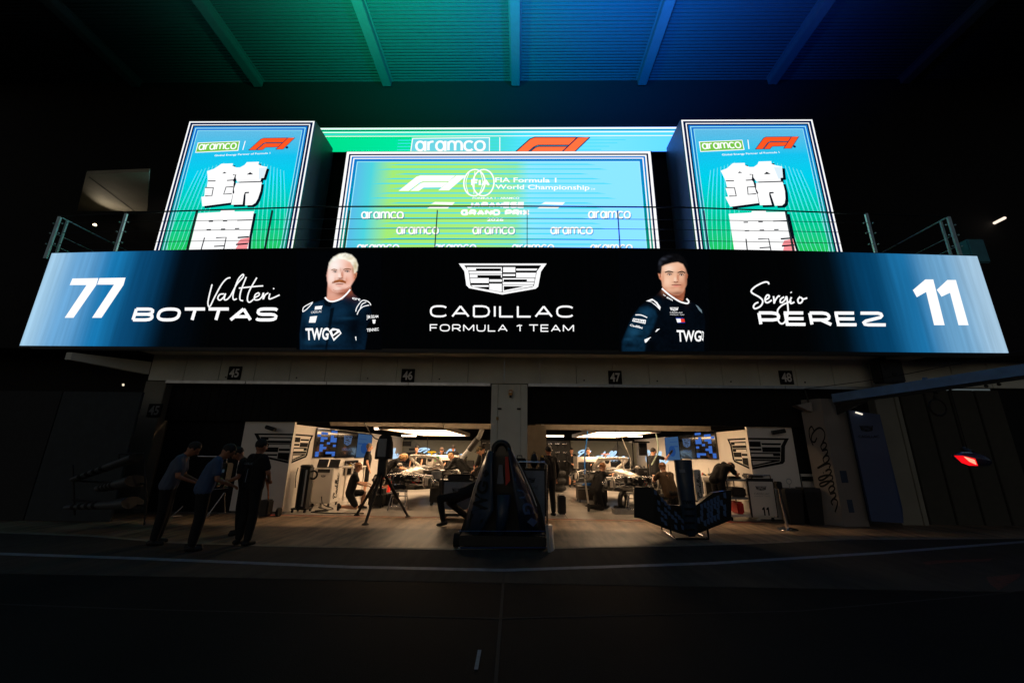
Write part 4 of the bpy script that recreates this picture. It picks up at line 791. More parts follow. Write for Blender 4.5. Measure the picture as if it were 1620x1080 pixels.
A.poly([ZE(*p) for p in [(425, 108), (768, 105), (768, 166), (417, 166)]], LEDW, 2); A.poly([ZE(*p) for p in [(429, 112), (764, 109), (764, 166), (421, 166)]], emi('logo_cyan', (110, 215, 230)), 3)
wide(A, 'aramco', [ZE(*p) for p in [(440, 120), (748, 118), (748, 168), (440, 168)]], .19, LEDW, 4, .36); A.stroke([ZE(812, 105), ZE(812, 166)], .03, LEDW, 2, False)
f1(A, lambda a_, b_: ZE(850 + (a_ - 50) / 512 * 360, 105 + (b_ - 85) / 117 * 92), emi('logo_orange', (255, 112, 62), 1.1), 3, emi('logo_line', (30, 30, 80)), .04)
part('display', A.mb, T)

# ================================================================== RAILING
RL = thing('balcony_railing', 'slim steel balcony railing with taut wires in front of the screens', 'railing', (-.6, 9.62, 6.45))
Yb = 9.6; zr = 7.93
PLE = mat('rail_steel', (190, 222, 230), .35, .3)
RLM = mat('rail_dark', (40, 44, 50), .4, .8)
mb = MB()
pr = [W(u, v, Yb) for u, v in [(95, 343), (250, 335), (500, 327), (795, 326), (1080, 328), (1337, 337), (1500, 343)]]
mb.path(pr, .02, RLM); part('top_rail', mb, RL)
def wirez(x, k): t = (x + .6) / 11; return 6.72 + k - .14 * t * t
for k in (.35, .68, .98):
    mb = MB(); xs = [-12.6 + i * 1.21 for i in range(21)]
    mb.path([(x, Yb, wirez(x, k)) for x in xs if x < 11.6], .008, RLM, 5); part('wire', mb, RL)
for u0, v0, u1, v1, r in ((95, 343, 78, 400, .055), (200, 338, 190, 395, .045), (1370, 338, 1385, 398, .045), (1500, 343, 1520, 402, .055)):
    mb = MB(); t = W(u0, v0, Yb); b_ = W(u1, v1, Yb)
    mb.box(t.x - r * .8, t.x + r * .8, Yb - .02, Yb + .02, 6.46, t.z, PLE)
    for k in (.35, .68, .98): mb.ball((t.x - .12, Yb, wirez(t.x, k)), .022, PLE, 8, 5); mb.ball((t.x + .12, Yb, wirez(t.x, k)), .022, PLE, 8, 5)
    part('post', mb, RL)
for u in (312, 431, 553, 692, 834, 977, 1113, 1243):
    mb = MB(); x = W(u, 333, Yb).x; mb.box(x - .009, x + .009, Yb - .03, Yb + .03, 6.46, 7.95, RLM); part('slim_post', mb, RL)
for sx, ux in ((-1, 95), (1, 1500)):
    mb = MB(); t = W(ux, 343, Yb); mb.tube((t.x, Yb, t.z), (t.x, Yb + 2.6, t.z), .022, PLE)
    for k in (.35, .68): mb.tube((t.x, Yb, wirez(t.x, k)), (t.x, Yb + 2.6, wirez(t.x, k)), .01, PLE)
    mb.box(t.x - sx * .12, t.x - sx * .07, Yb + .1, Yb + .14, 6.46, 7.7, PLE)
    part('return_rail', mb, RL)
mb = MB(); p = W(1540, 385, 9.7); mb.bev(p.x - .2, p.x + .25, 9.65, 9.95, 6.46, 7.15, mat('teal_case', (60, 130, 145), .4), .03); solo('speaker_box', mb, 'dark teal speaker box at the right end of the balcony', 'speaker', base=(p.x, 9.8, 6.46))

# ================================================================== SIGNS
for u, t, lab in ((371.5, '45', 'black plate with pale 45 on the band above the left garage'), (645.5, '46', 'black plate with pale 46 above the left garage door'), (973, '47', 'black plate with pale 47 above the right garage door'), (1243.5, '48', 'black plate with pale 48 on the band above the right garage')):
    c = W(u, 597 if u > 900 else (594 if u > 500 else 590), DY - .01); h = .18
    b = MB(); b.bev(c.x - .175, c.x + .175, DY - .03, DY - .003, c.z - h, c.z + h, PRINT, .006)
    A = Art(lambda x, z: Vector((x, DY - .03, z)), (0, -1, 0)); A.text(t, [(c.x - .13, c.z + .12), (c.x + .13, c.z + .12), (c.x + .13, c.z - .12), (c.x - .13, c.z - .12)], PRINTW, 1, .03); b.add(A.mb.v, A.mb.f, PRINTW)
    solo('number_plate', b, lab, 'sign', group='garage number plates', base=(c.x, DY - .02, c.z))
c = W(245, 649, DY); b = MB(); b.bev(c.x - .17, c.x + .19, DY - .03, DY - .003, c.z - .17, c.z + .17, PRINT, .006)
A = Art(lambda x, z: Vector((x, DY - .03, z)), (0, -1, 0)); A.text('45', [(c.x - .13, c.z + .12), (c.x + .14, c.z + .12), (c.x + .14, c.z - .12), (c.x - .13, c.z - .12)], mat('dull_print', (120, 120, 118), .6), 1, .03); b.add(A.mb.v, A.mb.f, MATS['dull_print'])
solo('number_plate', b, 'dim black plate with 45 low on the left corner pillar', 'sign', group='garage number plates', base=(c.x, DY - .02, c.z))
b = MB(); b.bev(-.27, -.17, DY - .1, DY - .01, 2.98, 3.12, mat('brass_box', (150, 110, 60), .4, .6), .01); b.box(-.25, -.19, DY - .104, DY - .1, 3.05, 3.08, PRINTW); b.bev(-.25, -.19, DY - .09, DY - .01, 2.92, 2.975, BLACK, .01)
solo('wall_sensor', b, 'small brass sensor box high on the centre pillar', 'sensor', base=(-.22, DY - .05, 3))

# ================================================================== PEOPLE
def remesh(mb, vox, smooth=2):
    me = mb.mesh('raw'); o = bpy.data.objects.new('raw', me); COL.objects.link(o)
    r = o.modifiers.new('r', 'REMESH'); r.mode = 'VOXEL'; r.voxel_size = vox; r.use_smooth_shade = True
    if smooth: q = o.modifiers.new('s', 'SMOOTH'); q.factor = .5; q.iterations = smooth
    bpy.context.view_layer.update(); dg = bpy.context.evaluated_depsgraph_get()
    out = bpy.data.meshes.new_from_object(o.evaluated_get(dg)); m0 = mb.m[0]
    bpy.data.objects.remove(o); bpy.data.meshes.remove(me)
    out.materials.clear(); out.materials.append(m0); out.polygons.foreach_set('use_smooth', [True] * len(out.polygons)); return out
def cap(b, p, q, r, r2, m): b.ball(p, r, m, 10, 7); b.ball(q, r2, m, 10, 7); b.tube(p, q, r, m, r2, 10)
STAND = dict(pelvis=(0, 0, .95), chest=(0, .02, 1.24), neck=(0, .0, 1.46), head=(0, .03, 1.62), sL=(-.18, 0, 1.41), sR=(.18, 0, 1.41),
             eL=(-.25, -.02, 1.14), eR=(.25, -.02, 1.14), wL=(-.25, .08, .9), wR=(.25, .08, .9), hL=(-.09, 0, .9), hR=(.09, 0, .9),
             kL=(-.1, .02, .5), kR=(.1, .02, .5), aL=(-.11, -.02, .09), aR=(.11, -.02, .09), look=(0, 1, -.1))
def pose(**k): d = dict(STAND); d.update(k); return d
FRONT = pose(eL=(-.26, .06, 1.16), eR=(.26, .06, 1.16), wL=(-.06, .24, 1.06), wR=(.06, .25, 1.04), look=(0, 1, -.2))
FACEH = pose(eR=(.27, .14, 1.24), wR=(.08, .2, 1.48), eL=(-.26, .06, 1.16), wL=(-.02, .22, 1.08), look=(0, 1, -.3))
HUNCH = pose(pelvis=(0, -.03, .95), chest=(0, .06, 1.22), neck=(0, .13, 1.43), head=(0, .24, 1.56), sL=(-.18, .1, 1.38), sR=(.18, .1, 1.38), eL=(-.23, .14, 1.1), eR=(.23, .14, 1.1), wL=(-.14, .36, 1.0), wR=(.14, .36, 1.0), look=(0, 1, -.7))
LEAN = pose(pelvis=(0, -.1, .93), chest=(0, .16, 1.13), neck=(0, .38, 1.28), head=(0, .52, 1.34), sL=(-.18, .32, 1.24), sR=(.18, .32, 1.24), eL=(-.24, .46, 1.0), eR=(.24, .46, 1.0), wL=(-.14, .68, .96), wR=(.14, .68, .96), look=(0, 1, -1.0))
BEND = pose(pelvis=(0, -.15, .92), chest=(0, .16, 1.0), neck=(0, .42, 1.02), head=(0, .56, .93), sL=(-.18, .36, 1.0), sR=(.18, .36, 1.0), eL=(-.24, .46, .76), eR=(.24, .46, .76), wL=(-.12, .6, .62), wR=(.12, .6, .62), look=(0, .5, -1))
REACH = pose(sR=(.19, .03, 1.44), eR=(.36, .2, 1.38), wR=(.42, .36, 1.56), look=(.4, 1, .0), eL=(-.26, 0, 1.15), wL=(-.22, .14, .95))
KNEEL = pose(pelvis=(0, 0, .43), chest=(0, .07, .74), neck=(0, .1, .95), head=(0, .15, 1.1), sL=(-.18, .09, .9), sR=(.18, .09, .9), eL=(-.23, .2, .68), eR=(.23, .2, .68), wL=(-.1, .42, .66), wR=(.1, .42, .62),
             hL=(-.09, 0, .4), hR=(.09, 0, .4), kL=(-.13, .38, .42), kR=(.12, .2, .07), aL=(-.13, .34, .09), aR=(.12, -.2, .1), look=(0, 1, -.4))
KNEELUP = dict(KNEEL); KNEELUP.update(pelvis=(0, 0, .52), chest=(0, .14, .8), neck=(0, .22, 1.0), head=(0, .3, 1.14), sL=(-.18, .22, .96), sR=(.18, .22, .96), eL=(-.24, .38, .8), eR=(.26, .36, .76), wL=(-.12, .58, .9), wR=(.12, .56, .92), hL=(-.09, 0, .48), hR=(.09, 0, .48), kL=(-.1, .34, .42), kR=(.1, .12, .08), aL=(-.1, .4, .09), aR=(.12, -.3, .12), look=(0, 1, -.2))
def person(label, loc, rz, P, shirt=CLOTH, legs=CLOTH2, hair=HAIRD, skin=SKIN, shorts=False, sleeve='short', hs=1.0, longhair=False, hat=None, glove=None, group=None, lettering=None, vox=.012):
    V = {k: Vector(v) * hs for k, v in P.items()}
    T = thing('person', label, 'person', loc, radians(rz), group)
    b = MB(); m = skin
    up = (V['head'] - V['neck']).normalized(); lk = Vector(P['look']).normalized(); f = (lk - up * lk.dot(up)).normalized(); sd = f.cross(up).normalized()
    HM = Matrix((sd, f, up)).transposed(); H = V['head']
    def hp(x, y, z): return H + HM @ Vector((x, y, z))
    b.ball(H, .1, m, 16, 12, (.78, .95, 1.1), HM); b.ball(hp(0, .03, -.065), .062, m, 12, 8, (.85, .9, .8), HM); b.ball(hp(0, .055, -.1), .03, m, 10, 6, (1, .8, .7), HM)
    b.tube(hp(0, .085, .025), hp(0, .118, -.022), .009, m, .017); b.ball(hp(0, .112, -.026), .017, m, 8, 6)
    for s in (-1, 1): b.ball(hp(s * .08, -.005, -.005), .03, m, 8, 6, (.35, .7, 1.05), HM); b.ball(hp(s * .03, .082, .034), .018, m, 8, 6, (1.2, .6, .5), HM)
    cap(b, V['neck'] - up * .03, H - up * .04, .058, .052, m)
    W_ = .115
    for s, h_, s_ in ((-1, 'hL', 'sL'), (1, 'hR', 'sR')):
        cap(b, V[h_] + Vector((0, 0, .02)), V['chest'].lerp(V[s_], .35), .095, .1, m); cap(b, V['chest'].lerp(V[s_], .35), V[s_].lerp(V['neck'], .25), .1, .062, m)
    cap(b, V['pelvis'], V['chest'], .1, .11, m); cap(b, V['chest'], V['neck'], .11, .06, m)
    for s, S_, E_, W2 in ((-1, 'sL', 'eL', 'wL'), (1, 'sR', 'eR', 'wR')):
        cap(b, V[S_], V[E_], .05, .038, m); cap(b, V[E_], V[W2], .038, .026, m)
        d = (V[W2] - V[E_]).normalized(); sv = d.cross(Vector((0, 0, 1)));
        if sv.length < .2: sv = Vector((0, 1, 0)).cross(d)
        sv.normalize(); nv = sv.cross(d).normalized(); Pm = V[W2] + d * .055
        for q in (-.024, -.008, .008, .024): cap(b, V[W2] + d * .01, Pm + sv * q + d * .03, .017, .014, m)
        for i, q in enumerate((-.032, -.011, .011, .031)):
            a0 = Pm + sv * q + d * .035; L = (.028, .034, .032, .025)[i]; a1 = a0 + (d * .9 - nv * .35).normalized() * L; a2 = a1 + (d * .4 - nv * .9).normalized() * L * .8
            cap(b, a0, a1, .0105, .0098, m); cap(b, a1, a2, .0098, .0088, m)
        a0 = V[W2] + d * .03 - sv * s * .025; a1 = a0 + (d * .6 - sv * s * .8).normalized() * .035; a2 = a1 + (d * .9 - sv * s * .1 - nv * .4).normalized() * .028
        cap(b, a0, a1, .0135, .012, m); cap(b, a1, a2, .012, .0105, m)
    for s, h_, k_, a_ in ((-1, 'hL', 'kL', 'aL'), (1, 'hR', 'kR', 'aR')):
        cap(b, V[h_], V[k_], .088, .058, m); mid = V[k_].lerp(V[a_], .3); cap(b, V[k_], mid, .055, .058, m); cap(b, mid, V[a_], .058, .036, m)
    me = remesh(b, vox); o = bpy.data.objects.new('body', me); COL.objects.link(o); o.parent = T
    def piece(name, bb, v_=vox, sm=2):
        me = remesh(bb, v_, sm); o = bpy.data.objects.new(name, me); COL.objects.link(o); o.parent = T; return o
    g = .016; c = MB()
    for h_, s_ in (('hL', 'sL'), ('hR', 'sR')):
        cap(c, V[h_] + Vector((0, 0, .03)), V['chest'].lerp(V[s_], .4), .102 + g, .108 + g, shirt); cap(c, V['chest'].lerp(V[s_], .4), V[s_].lerp(V['neck'], .2), .106 + g, .062 + g, shirt)
        cap(c, V[s_], V[s_].lerp(V['neck'], .75), .062, .052, shirt)
    cap(c, V['pelvis'], V['chest'], .105 + g, .118 + g, shirt); cap(c, V['neck'] - up * .05, V['neck'] - up * .005, .075, .066, shirt)
    for S_, E_, W2 in (('sL', 'eL', 'wL'), ('sR', 'eR', 'wR')):
        if sleeve == 'short': cap(c, V[S_], V[S_].lerp(V[E_], .62), .066, .064, shirt)
        else: cap(c, V[S_], V[E_], .066, .054, shirt); cap(c, V[E_], V[E_].lerp(V[W2], .88), .054, .042, shirt)
    piece('shirt', c)
    c = MB(); cap(c, V['hL'].lerp(V['hR'], .1) + Vector((0, 0, .05)), V['hR'].lerp(V['hL'], .1) + Vector((0, 0, .05)), .118, .118, legs)
    for h_, k_, a_ in (('hL', 'kL', 'aL'), ('hR', 'kR', 'aR')):
        if shorts: cap(c, V[h_], V[h_].lerp(V[k_], .82), .108, .088, legs)
        else: cap(c, V[h_], V[k_], .106, .078, legs); cap(c, V[k_], V[k_].lerp(V[a_], .5), .078, .072, legs); cap(c, V[k_].lerp(V[a_], .5), V[a_].lerp(V[k_], .08), .072, .062, legs)
    piece('shorts' if shorts else 'trousers', c)
    for k_, a_ in (('kL', 'aL'), ('kR', 'aR')):
        c = MB(); sh = (V[k_] - V[a_]).normalized(); fw = Vector((0, 1, 0)); fd = fw - sh * fw.dot(sh)
        if fd.length < .3: fd = Vector((0, 0, -1))
        fd.normalize(); base = V[a_] - sh * .045
        cap(c, base - fd * .05, base + fd * .13, .042, .036, SHOE); cap(c, base, V[a_] + sh * .01, .045, .045, SHOE); piece('shoe', c, .012, 1)
    c = MB(); hm = hat or hair
    c.ball(hp(0, -.015, .03), .108, hm, 16, 12, (.84, .98, 1.0), HM)
    if hat:
        c.ball(hp(0, .1, .045), .06, hm, 12, 8, (1.1, 1.1, .18), HM)
    if longhair:
        c.ball(hp(0, -.06, -.04), .1, hm, 12, 9, (1.0, .8, 1.3), HM)
        for s in (-1, 1): c.ball(hp(s * .07, -.02, -.04), .055, hm, 10, 7, (.7, 1, 1.6), HM)
    cut = MB()
    me = remesh(c, .012, 1); bm = bmesh.new(); bm.from_mesh(me)       # keep the hair off the face
    dl = [v for v in bm.verts if (HM.transposed() @ (v.co - H)).y > .045 and (HM.transposed() @ (v.co - H)).z < .055 and abs((HM.transposed() @ (v.co - H)).x) < .075]
    if not longhair: dl += [v for v in bm.verts if (HM.transposed() @ (v.co - H)).z < -.035 and v not in dl]
    if not (hat): bmesh.ops.delete(bm, geom=list(set(dl)), context='VERTS')
    bm.to_mesh(me); bm.free(); o = bpy.data.objects.new('cap' if hat else 'hair', me); COL.objects.link(o); o.parent = T
    c = MB()
    for s in (-1, 1): c.ball(hp(s * .03, .094, .016), .011, EYE, 8, 6, (1.2, .5, .7), HM); c.ball(hp(s * .03, .099, .04), .014, hair, 8, 5, (1.3, .4, .3), HM)
    c.ball(hp(0, .097, -.062), .02, LIP, 8, 5, (1.1, .4, .35), HM)
    o = bpy.data.objects.new('face_detail', c.mesh('face')); COL.objects.link(o); o.parent = T
    if glove:
        for k in glove:
            d = (V['w' + k] - V['e' + k]).normalized(); c = MB(); cap(c, V['w' + k] - d * .02, V['w' + k] + d * .1, .034, .042, CLOTH); cap(c, V['w' + k] + d * .08, V['w' + k] + d * .15, .036, .026, CLOTH); piece('glove', c)
    if lettering:
        bc = V['chest'].lerp(V['neck'], .35); A = Art(lambda x, z: Vector((x, bc.y - .165, z)), (0, -1, 0))
        bk = mat('print_grey', (120, 135, 150), .7)
        A.text(lettering, [(-.11, bc.z + .03), (.11, bc.z + .03), (.11, bc.z - .01), (-.11, bc.z - .01)], bk, 2)
        A.poly([(-.02, bc.z - .3), (.0, bc.z - .3), (.02, bc.z - .08), (.0, bc.z - .08)], bk, 1)
        part('print', A.mb, T, world=False)
    return T
def ph(v_top, v_bot_u, v_bot): pass
person('man in pale blue shirt at far left, bending over a steel trolley', (-6.12, 7.3, 0), -62, HUNCH, SHIRTW, CLOTH, HAIRD, SKIN2, hs=1.0)
person('man in sky blue shirt stooping beside the far left man, back to us', (-5.22, 6.95, 0), -50, HUNCH, SHIRTB, CLOTH, HAIRD, SKIN2, hs=.98)
person('dark clad man facing us between the two blue shirts and the trolley', (-5.35, 8.2, 0), 120, HUNCH, CLOTH, CLOTH, HAIRD, SKIN2, hs=.95)
person('man in black team kit with printed back standing left of the wall emblem', (-4.66, 7.35, 0), -22, FRONT, CLOTH, CLOTH2, HAIRD, SKIN2, lettering='CADILLAC', hs=1.0)
person('red haired mechanic in black shorts kneeling on the left garage floor', (-4.62, 11.55, 0), -68, KNEEL, CLOTH, CLOTH, HAIRG, SKIN, shorts=True)
person('tall grey haired man in black shirt and shorts standing by the blue wall screen', (-5.2, 14.2, 0), -65, STAND, CLOTH, CLOTH, mat('grey_hair', (120, 105, 92), .7), SKIN, shorts=True, hs=1.02)
person('curly blond mechanic leaning into the cockpit of the left car', (-4.25, 13.4, 0), -80, LEAN, CLOTH, CLOTH, HAIRB, SKIN, longhair=True, shorts=True)
person('dark haired man half hidden behind the left car, next to the yellow camera pod', (-4.35, 17.6, 0), 170, STAND, CLOTH, CLOTH, HAIRD, SKIN)
person('man with white collar looking down behind the rear wing of the left car', (-3.3, 17.7, 0), 190, HUNCH, CLOTH, CLOTH, HAIRN, SKIN)
person('dark figure in black standing with its back turned behind the left rear wing', (-2.95, 18.6, 0), 10, STAND, CLOTH, CLOTH, HAIRD, SKIN2, hs=1.04)
person('blond mechanic bending over the rear wheel hub of the left car', (-1.7, 13.4, 0), 70, LEAN, CLOTH2, CLOTH, HAIRB, SKIN, shorts=True, hs=1.03, sleeve='long')
person('bearded dark haired man in black jacket reading notes near the centre pillar', (-1.2, 13.9, 0), 62, FRONT, CLOTH, CLOTH, HAIRD, SKIN, sleeve='long', hs=1.02)
person('man in dark cap looking down just left of the centre pillar', (-.95, 12.6, 0), 95, HUNCH, CLOTH, CLOTH, HAIRD, SKIN, hat=mat('olive_cap', (62, 56, 40), .9), sleeve='long', hs=1.02)
person('crouching figure in black trousers bending over a board, head hidden', (-1.25, 9.5, 0), 84, pose(pelvis=(0, -.08, .6), chest=(0, -.3, .74), neck=(0, -.5, .84), head=(0, -.62, .88), sL=(-.18, -.46, .8), sR=(.18, -.46, .8), eL=(-.2, -.4, .52), eR=(.2, -.4, .52), wL=(-.1, -.2, .36), wR=(.1, -.2, .36), hL=(-.1, -.02, .56), hR=(.1, -.02, .56), kL=(-.14, .42, .5), kR=(.14, .3, .4), aL=(-.16, .32, .09), aR=(.2, -.12, .09), look=(0, -.4, -1)), CLOTH, CLOTH, HAIRD, SKIN, hs=1.12)
person('dark figure with black cap standing between the boards and the gear wall', (.80, 11.0, 0), 20, STAND, CLOTH, CLOTH, HAIRD, SKIN2, hat=BLACK, hs=1.0, sleeve='long')
person('person in black with hands folded standing before the grey rear panel', (2.5, 19.6, 0), 185, FRONT, CLOTH, CLOTH, HAIRD, SKIN, shorts=True, sleeve='long')
person('person holding one hand to the face beside the folded hands figure', (2.9, 17.4, 0), 200, FACEH, CLOTH, CLOTH, HAIRD, SKIN, sleeve='long')
person('mechanic kneeling on one knee at the front hub of the right car', (2.2, 12.15, 0), -62, KNEELUP, CLOTH2, CLOTH, HAIRG, SKIN, hs=1.02)
person('mechanic in black tee wiping the side wall with a raised gloved hand', (4.72, 14.6, 0), -58, REACH, CLOTH, CLOTH, HAIRD, SKIN, glove='R')
person('red haired mechanic in yellow back panel crouching at the right car hub', (4.0, 11.15, 0), 12, KNEELUP, YELC, CLOTH, HAIRG, SKIN, hs=1.06)
person('man in black bending low over the tool cart in the right garage', (5.05, 10.75, 0), -68, pose(pelvis=(0, -.12, .93), chest=(0, .1, 1.14), neck=(0, .32, 1.28), head=(0, .47, 1.24), sL=(-.18, .26, 1.24), sR=(.18, .26, 1.24), eL=(-.22, .44, 1.08), eR=(.22, .42, 1.02), wL=(-.1, .62, 1.12), wR=(.1, .6, 1.06), look=(0, .4, -1)), CLOTH, CLOTH, HAIRD, SKIN2, hs=1.02)

# ================================================================== CARS
def loft(b, secs, m, n=14, px=2.6):
    rows = []
    for y, cx, hw, z0, z1 in secs:
        r = []
        for i in range(n + 1):
            t = 2 * pi * i / n; c_, s_ = cos(t), sin(t)
            r.append((cx + hw * math.copysign(abs(c_) ** (2 / px), c_), y, (z0 + z1) / 2 + (z1 - z0) / 2 * math.copysign(abs(s_) ** (2 / px), s_)))
        rows.append(r)
    b.grid(rows, m); b.poly(rows[0][:-1], m); b.poly(rows[-1][:-1][::-1], m)
def racecar(label, loc, rz, podm, tint):
    T = thing('race_car', label, 'race car', loc, radians(rz), 'race cars in the garages'); l = .42
    def P(name, b, par=T, lab=None): return part(name, b, par, world=False, label=lab)
    b = MB(); loft(b, [(-.35, 0, .15, .28 + l, .50 + l), (0, 0, .17, .25 + l, .56 + l), (.5, 0, .21, .2 + l, .62 + l), (1.0, 0, .27, .17 + l, .66 + l), (1.35, 0, .33, .15 + l, .60 + l), (2.0, 0, .36, .15 + l, .62 + l), (2.5, 0, .3, .15 + l, .6 + l), (3.3, 0, .14, .2 + l, .5 + l)], CARB); P('chassis', b)
    b = MB(); rows = []
    for y, hw, zt in ((-.3, .14, .515), (0, .165, .575), (.5, .2, .635), (.85, .24, .66)): rows.append([(hw * cos(pi * i / 8) * 1.04, y, .45 + l + (zt - .44) * sin(pi * i / 8)) for i in range(9)])
    b.grid(rows, CARW, .006); b.box(-.36, -.24, 1.0, 2.2, .58 + l, .66 + l, CARW); b.box(.24, .36, 1.0, 2.2, .58 + l, .66 + l, CARW); P('top_cover', b)
    b = MB(); b.box(-.13, .13, -.37, -.352, .3 + l, .48 + l, CARB)
    for s in (-1, 1): b.tube((s * .08, -.42, .46 + l), (s * .08, -.35, .46 + l), .02, STEEL); b.tube((s * .08, -.42, .33 + l), (s * .08, -.35, .33 + l), .02, STEEL)
    P('front_bulkhead', b)
    b = MB(); b.ball((0, 1.55, .62 + l), .26, BLACK, 16, 8, (.9, 1.6, .3)); P('cockpit', b)
    b = MB(); pts = [(-.38, 2.05, .66 + l), (-.43, 1.7, .8 + l), (-.4, 1.3, .94 + l), (-.26, 1.0, .97 + l), (-.1, .86, .98 + l), (0, .84, .98 + l), (.1, .86, .98 + l), (.26, 1.0, .97 + l), (.4, 1.3, .94 + l), (.43, 1.7, .8 + l), (.38, 2.05, .66 + l)]
    b.path(pts, .048, CARW, 10); b.path([(0, .84, .98 + l), (0, .7, .8 + l), (0, .62, .62 + l)], .028, CARW, 8); P('halo', b)
    b = MB(); loft(b, [(2.0, 0, .12, .62 + l, .98 + l), (2.2, 0, .15, .6 + l, 1.02 + l), (2.7, 0, .12, .55 + l, .98 + l), (3.4, 0, .05, .4 + l, .7 + l)], CARW); b.box(-.155, -.12, 2.1, 2.5, .8 + l, .96 + l, podm); b.box(.12, .155, 2.1, 2.5, .8 + l, .96 + l, podm); b.ball((0, 1.995, .87 + l), .08, BLACK, 12, 6, (1, .2, 1)); e = P('airbox', b)
    b = MB(); b.bev(-.15, .15, 2.08, 2.2, 1.08 + l, 1.12 + l, tint, .015); b.box(-.02, .02, 2.1, 2.18, 1.0 + l, 1.09 + l, tint); P('camera_pod', b, e)
    b = MB()
    for s in (-1, 1): loft(b, [(1.3, s * .52, .2, .28 + l, .58 + l), (1.6, s * .55, .24, .2 + l, .58 + l), (2.4, s * .45, .22, .18 + l, .5 + l), (3.2, s * .25, .12, .2 + l, .38 + l)], CARB); b.bev(s * .52 - .16, s * .52 + .16, 1.22, 1.3, .3 + l, .54 + l, ALU, .01)
    P('sidepod', b)
    for s in (-1, 1):
        b = MB(); b.ball((s * .62, 1.05, .72 + l), .07, CARW, 10, 6, (1.3, .6, .6)); b.tube((s * .3, 1.1, .6 + l), (s * .6, 1.07, .7 + l), .01, CARB); P('mirror', b)
    b = MB(); b.prism([(-.3, .2, .08 + l), (.3, .2, .08 + l), (.75, 1.2, .06 + l), (.78, 3.4, .06 + l), (-.78, 3.4, .06 + l), (-.75, 1.2, .06 + l)], (0, 0, .04), CARB)
    b.bev(-.2, .2, -.3, .4, .12 + l, .24 + l, CARB, .02); P('floor', b)
    for k, (y, zc, tw) in enumerate(((.0, .33, .74), (3.45, .33, .72))):
        for s in (-1, 1):
            b = MB(); x = s * tw
            for (iy, iz, oy, oz, r) in ((-.25, .5, 0, .45, .016), (.35, .52, 0, .45, .016), (-.25, .27, 0, .2, .016), (.4, .24, 0, .2, .016), (-.1, .3, .05, .44, .012), (-.3, .36, -.1, .33, .012)):
                b.tube((s * .16, y + iy, iz + l), (x - s * .06, y + oy, oz + l), r, STEEL if iz > .45 else CARB, n=8)
            P('suspension', b)
            h = MB(); h.tube((x - s * .1, y, zc + l), (x + s * .1, y, zc + l), .17, CARB, .16, 20); h.tube((x + s * .1, y, zc + l), (x + s * .13, y, zc + l), .12, ALU, .1, 20); h.tube((x + s * .13, y, zc + l), (x + s * .2, y, zc + l), .05, STEEL, .035, 14)
            h.torus((x - s * .1, y, zc + l), .165, .022, CARW, Matrix.Rotation(pi / 2, 3, 'Z'), 24, 6); h.box(x - .04, x + .04, y - .21, y - .15, zc - .1 + l, zc + .1 + l, CARW)
            P('wheel_hub', h)
    w = MB(); rows = []
    for y, z in ((3.75, .83), (3.85, .80), (3.98, .82), (4.05, .9)): rows.append([(-.5, y, z + l), (.5, y, z + l)])
    w.grid(rows, CARW, .02); w.grid([[(-.5, 4.0, .86 + l), (.5, 4.0, .86 + l)], [(-.5, 4.12, .98 + l), (.5, 4.12, .98 + l)]], CARW, .015)
    for s in (-1, 1): w.box(s * .5 - .012, s * .5 + .012, 3.68, 4.18, .55 + l, 1.0 + l, CARW)
    w.box(-.04, .04, 3.8, 3.9, .45 + l, .8 + l, CARB); P('rear_wing', w)
    b = MB()
    for i in range(26):
        x = random.uniform(-.45, .45); y = random.uniform(-.25, .5); z = random.uniform(.3, .55) + l
        b.path([(x, y, z), (x + random.uniform(-.2, .2), y + random.uniform(-.15, .15), z + random.uniform(-.1, .1)), (x + random.uniform(-.3, .3), y + random.uniform(-.2, .2), z - random.uniform(.05, .2))], .008, random.choice([BLACK, STEEL, DARKM, RED, ALU]), 6)
    for i in range(10): x = random.uniform(-.4, .4); b.bev(x, x + .07, -.2, -.1, .3 + l + random.uniform(0, .15), .38 + l + random.uniform(.05, .15), random.choice([BLACK, ALU, DARKM]), .01)
    P('exposed_fittings', b)
    return T
def TR(y, p, q): return p + (q - p) * (y)
racecar('race car without wheels in the left garage, yellow camera pod on top', (-3.22, 11.75, 0), -8, GRN, YEL)
racecar('race car without wheels in the right garage, white camera pod on top', (3.28, 12.0, 0), 9, WHITEG, mat('pale_pink', (225, 180, 180), .4))
def trestle(label, loc, rz=0):
    T = thing('car_stand', label, 'stand', loc, radians(rz), 'tube stands under the cars')
    for sx in (-1, 1):
        for sy in (-1, 1): b = MB(); b.tube((sx * .24, sy * .16, 0.01), (sx * .17, sy * .07, .5), .014, STEEL); part('leg', b, T, False)
    b = MB(); b.tube((-.2, .14, .12), (.2, .14, .12), .01, STEEL); b.tube((-.2, -.14, .12), (.2, -.14, .12), .01, STEEL); part('brace', b, T, False)
    b = MB(); b.bev(-.2, .2, -.09, .09, .485, .52, ALU, .008); b.box(-.2, .2, -.02, .02, .36, .38, STEEL); part('top_plate', b, T, False)
trestle('steel stand under the nose of the left car, right of the tripod', (-3.25, 11.55, 0)); trestle('steel stand under the rear of the left car', (-2.7, 15.0, 0)); trestle('steel stand under the right car beside the front wing', (3.2, 11.72, 0)); trestle('steel stand under the rear of the right car', (2.8, 15.2, 0))

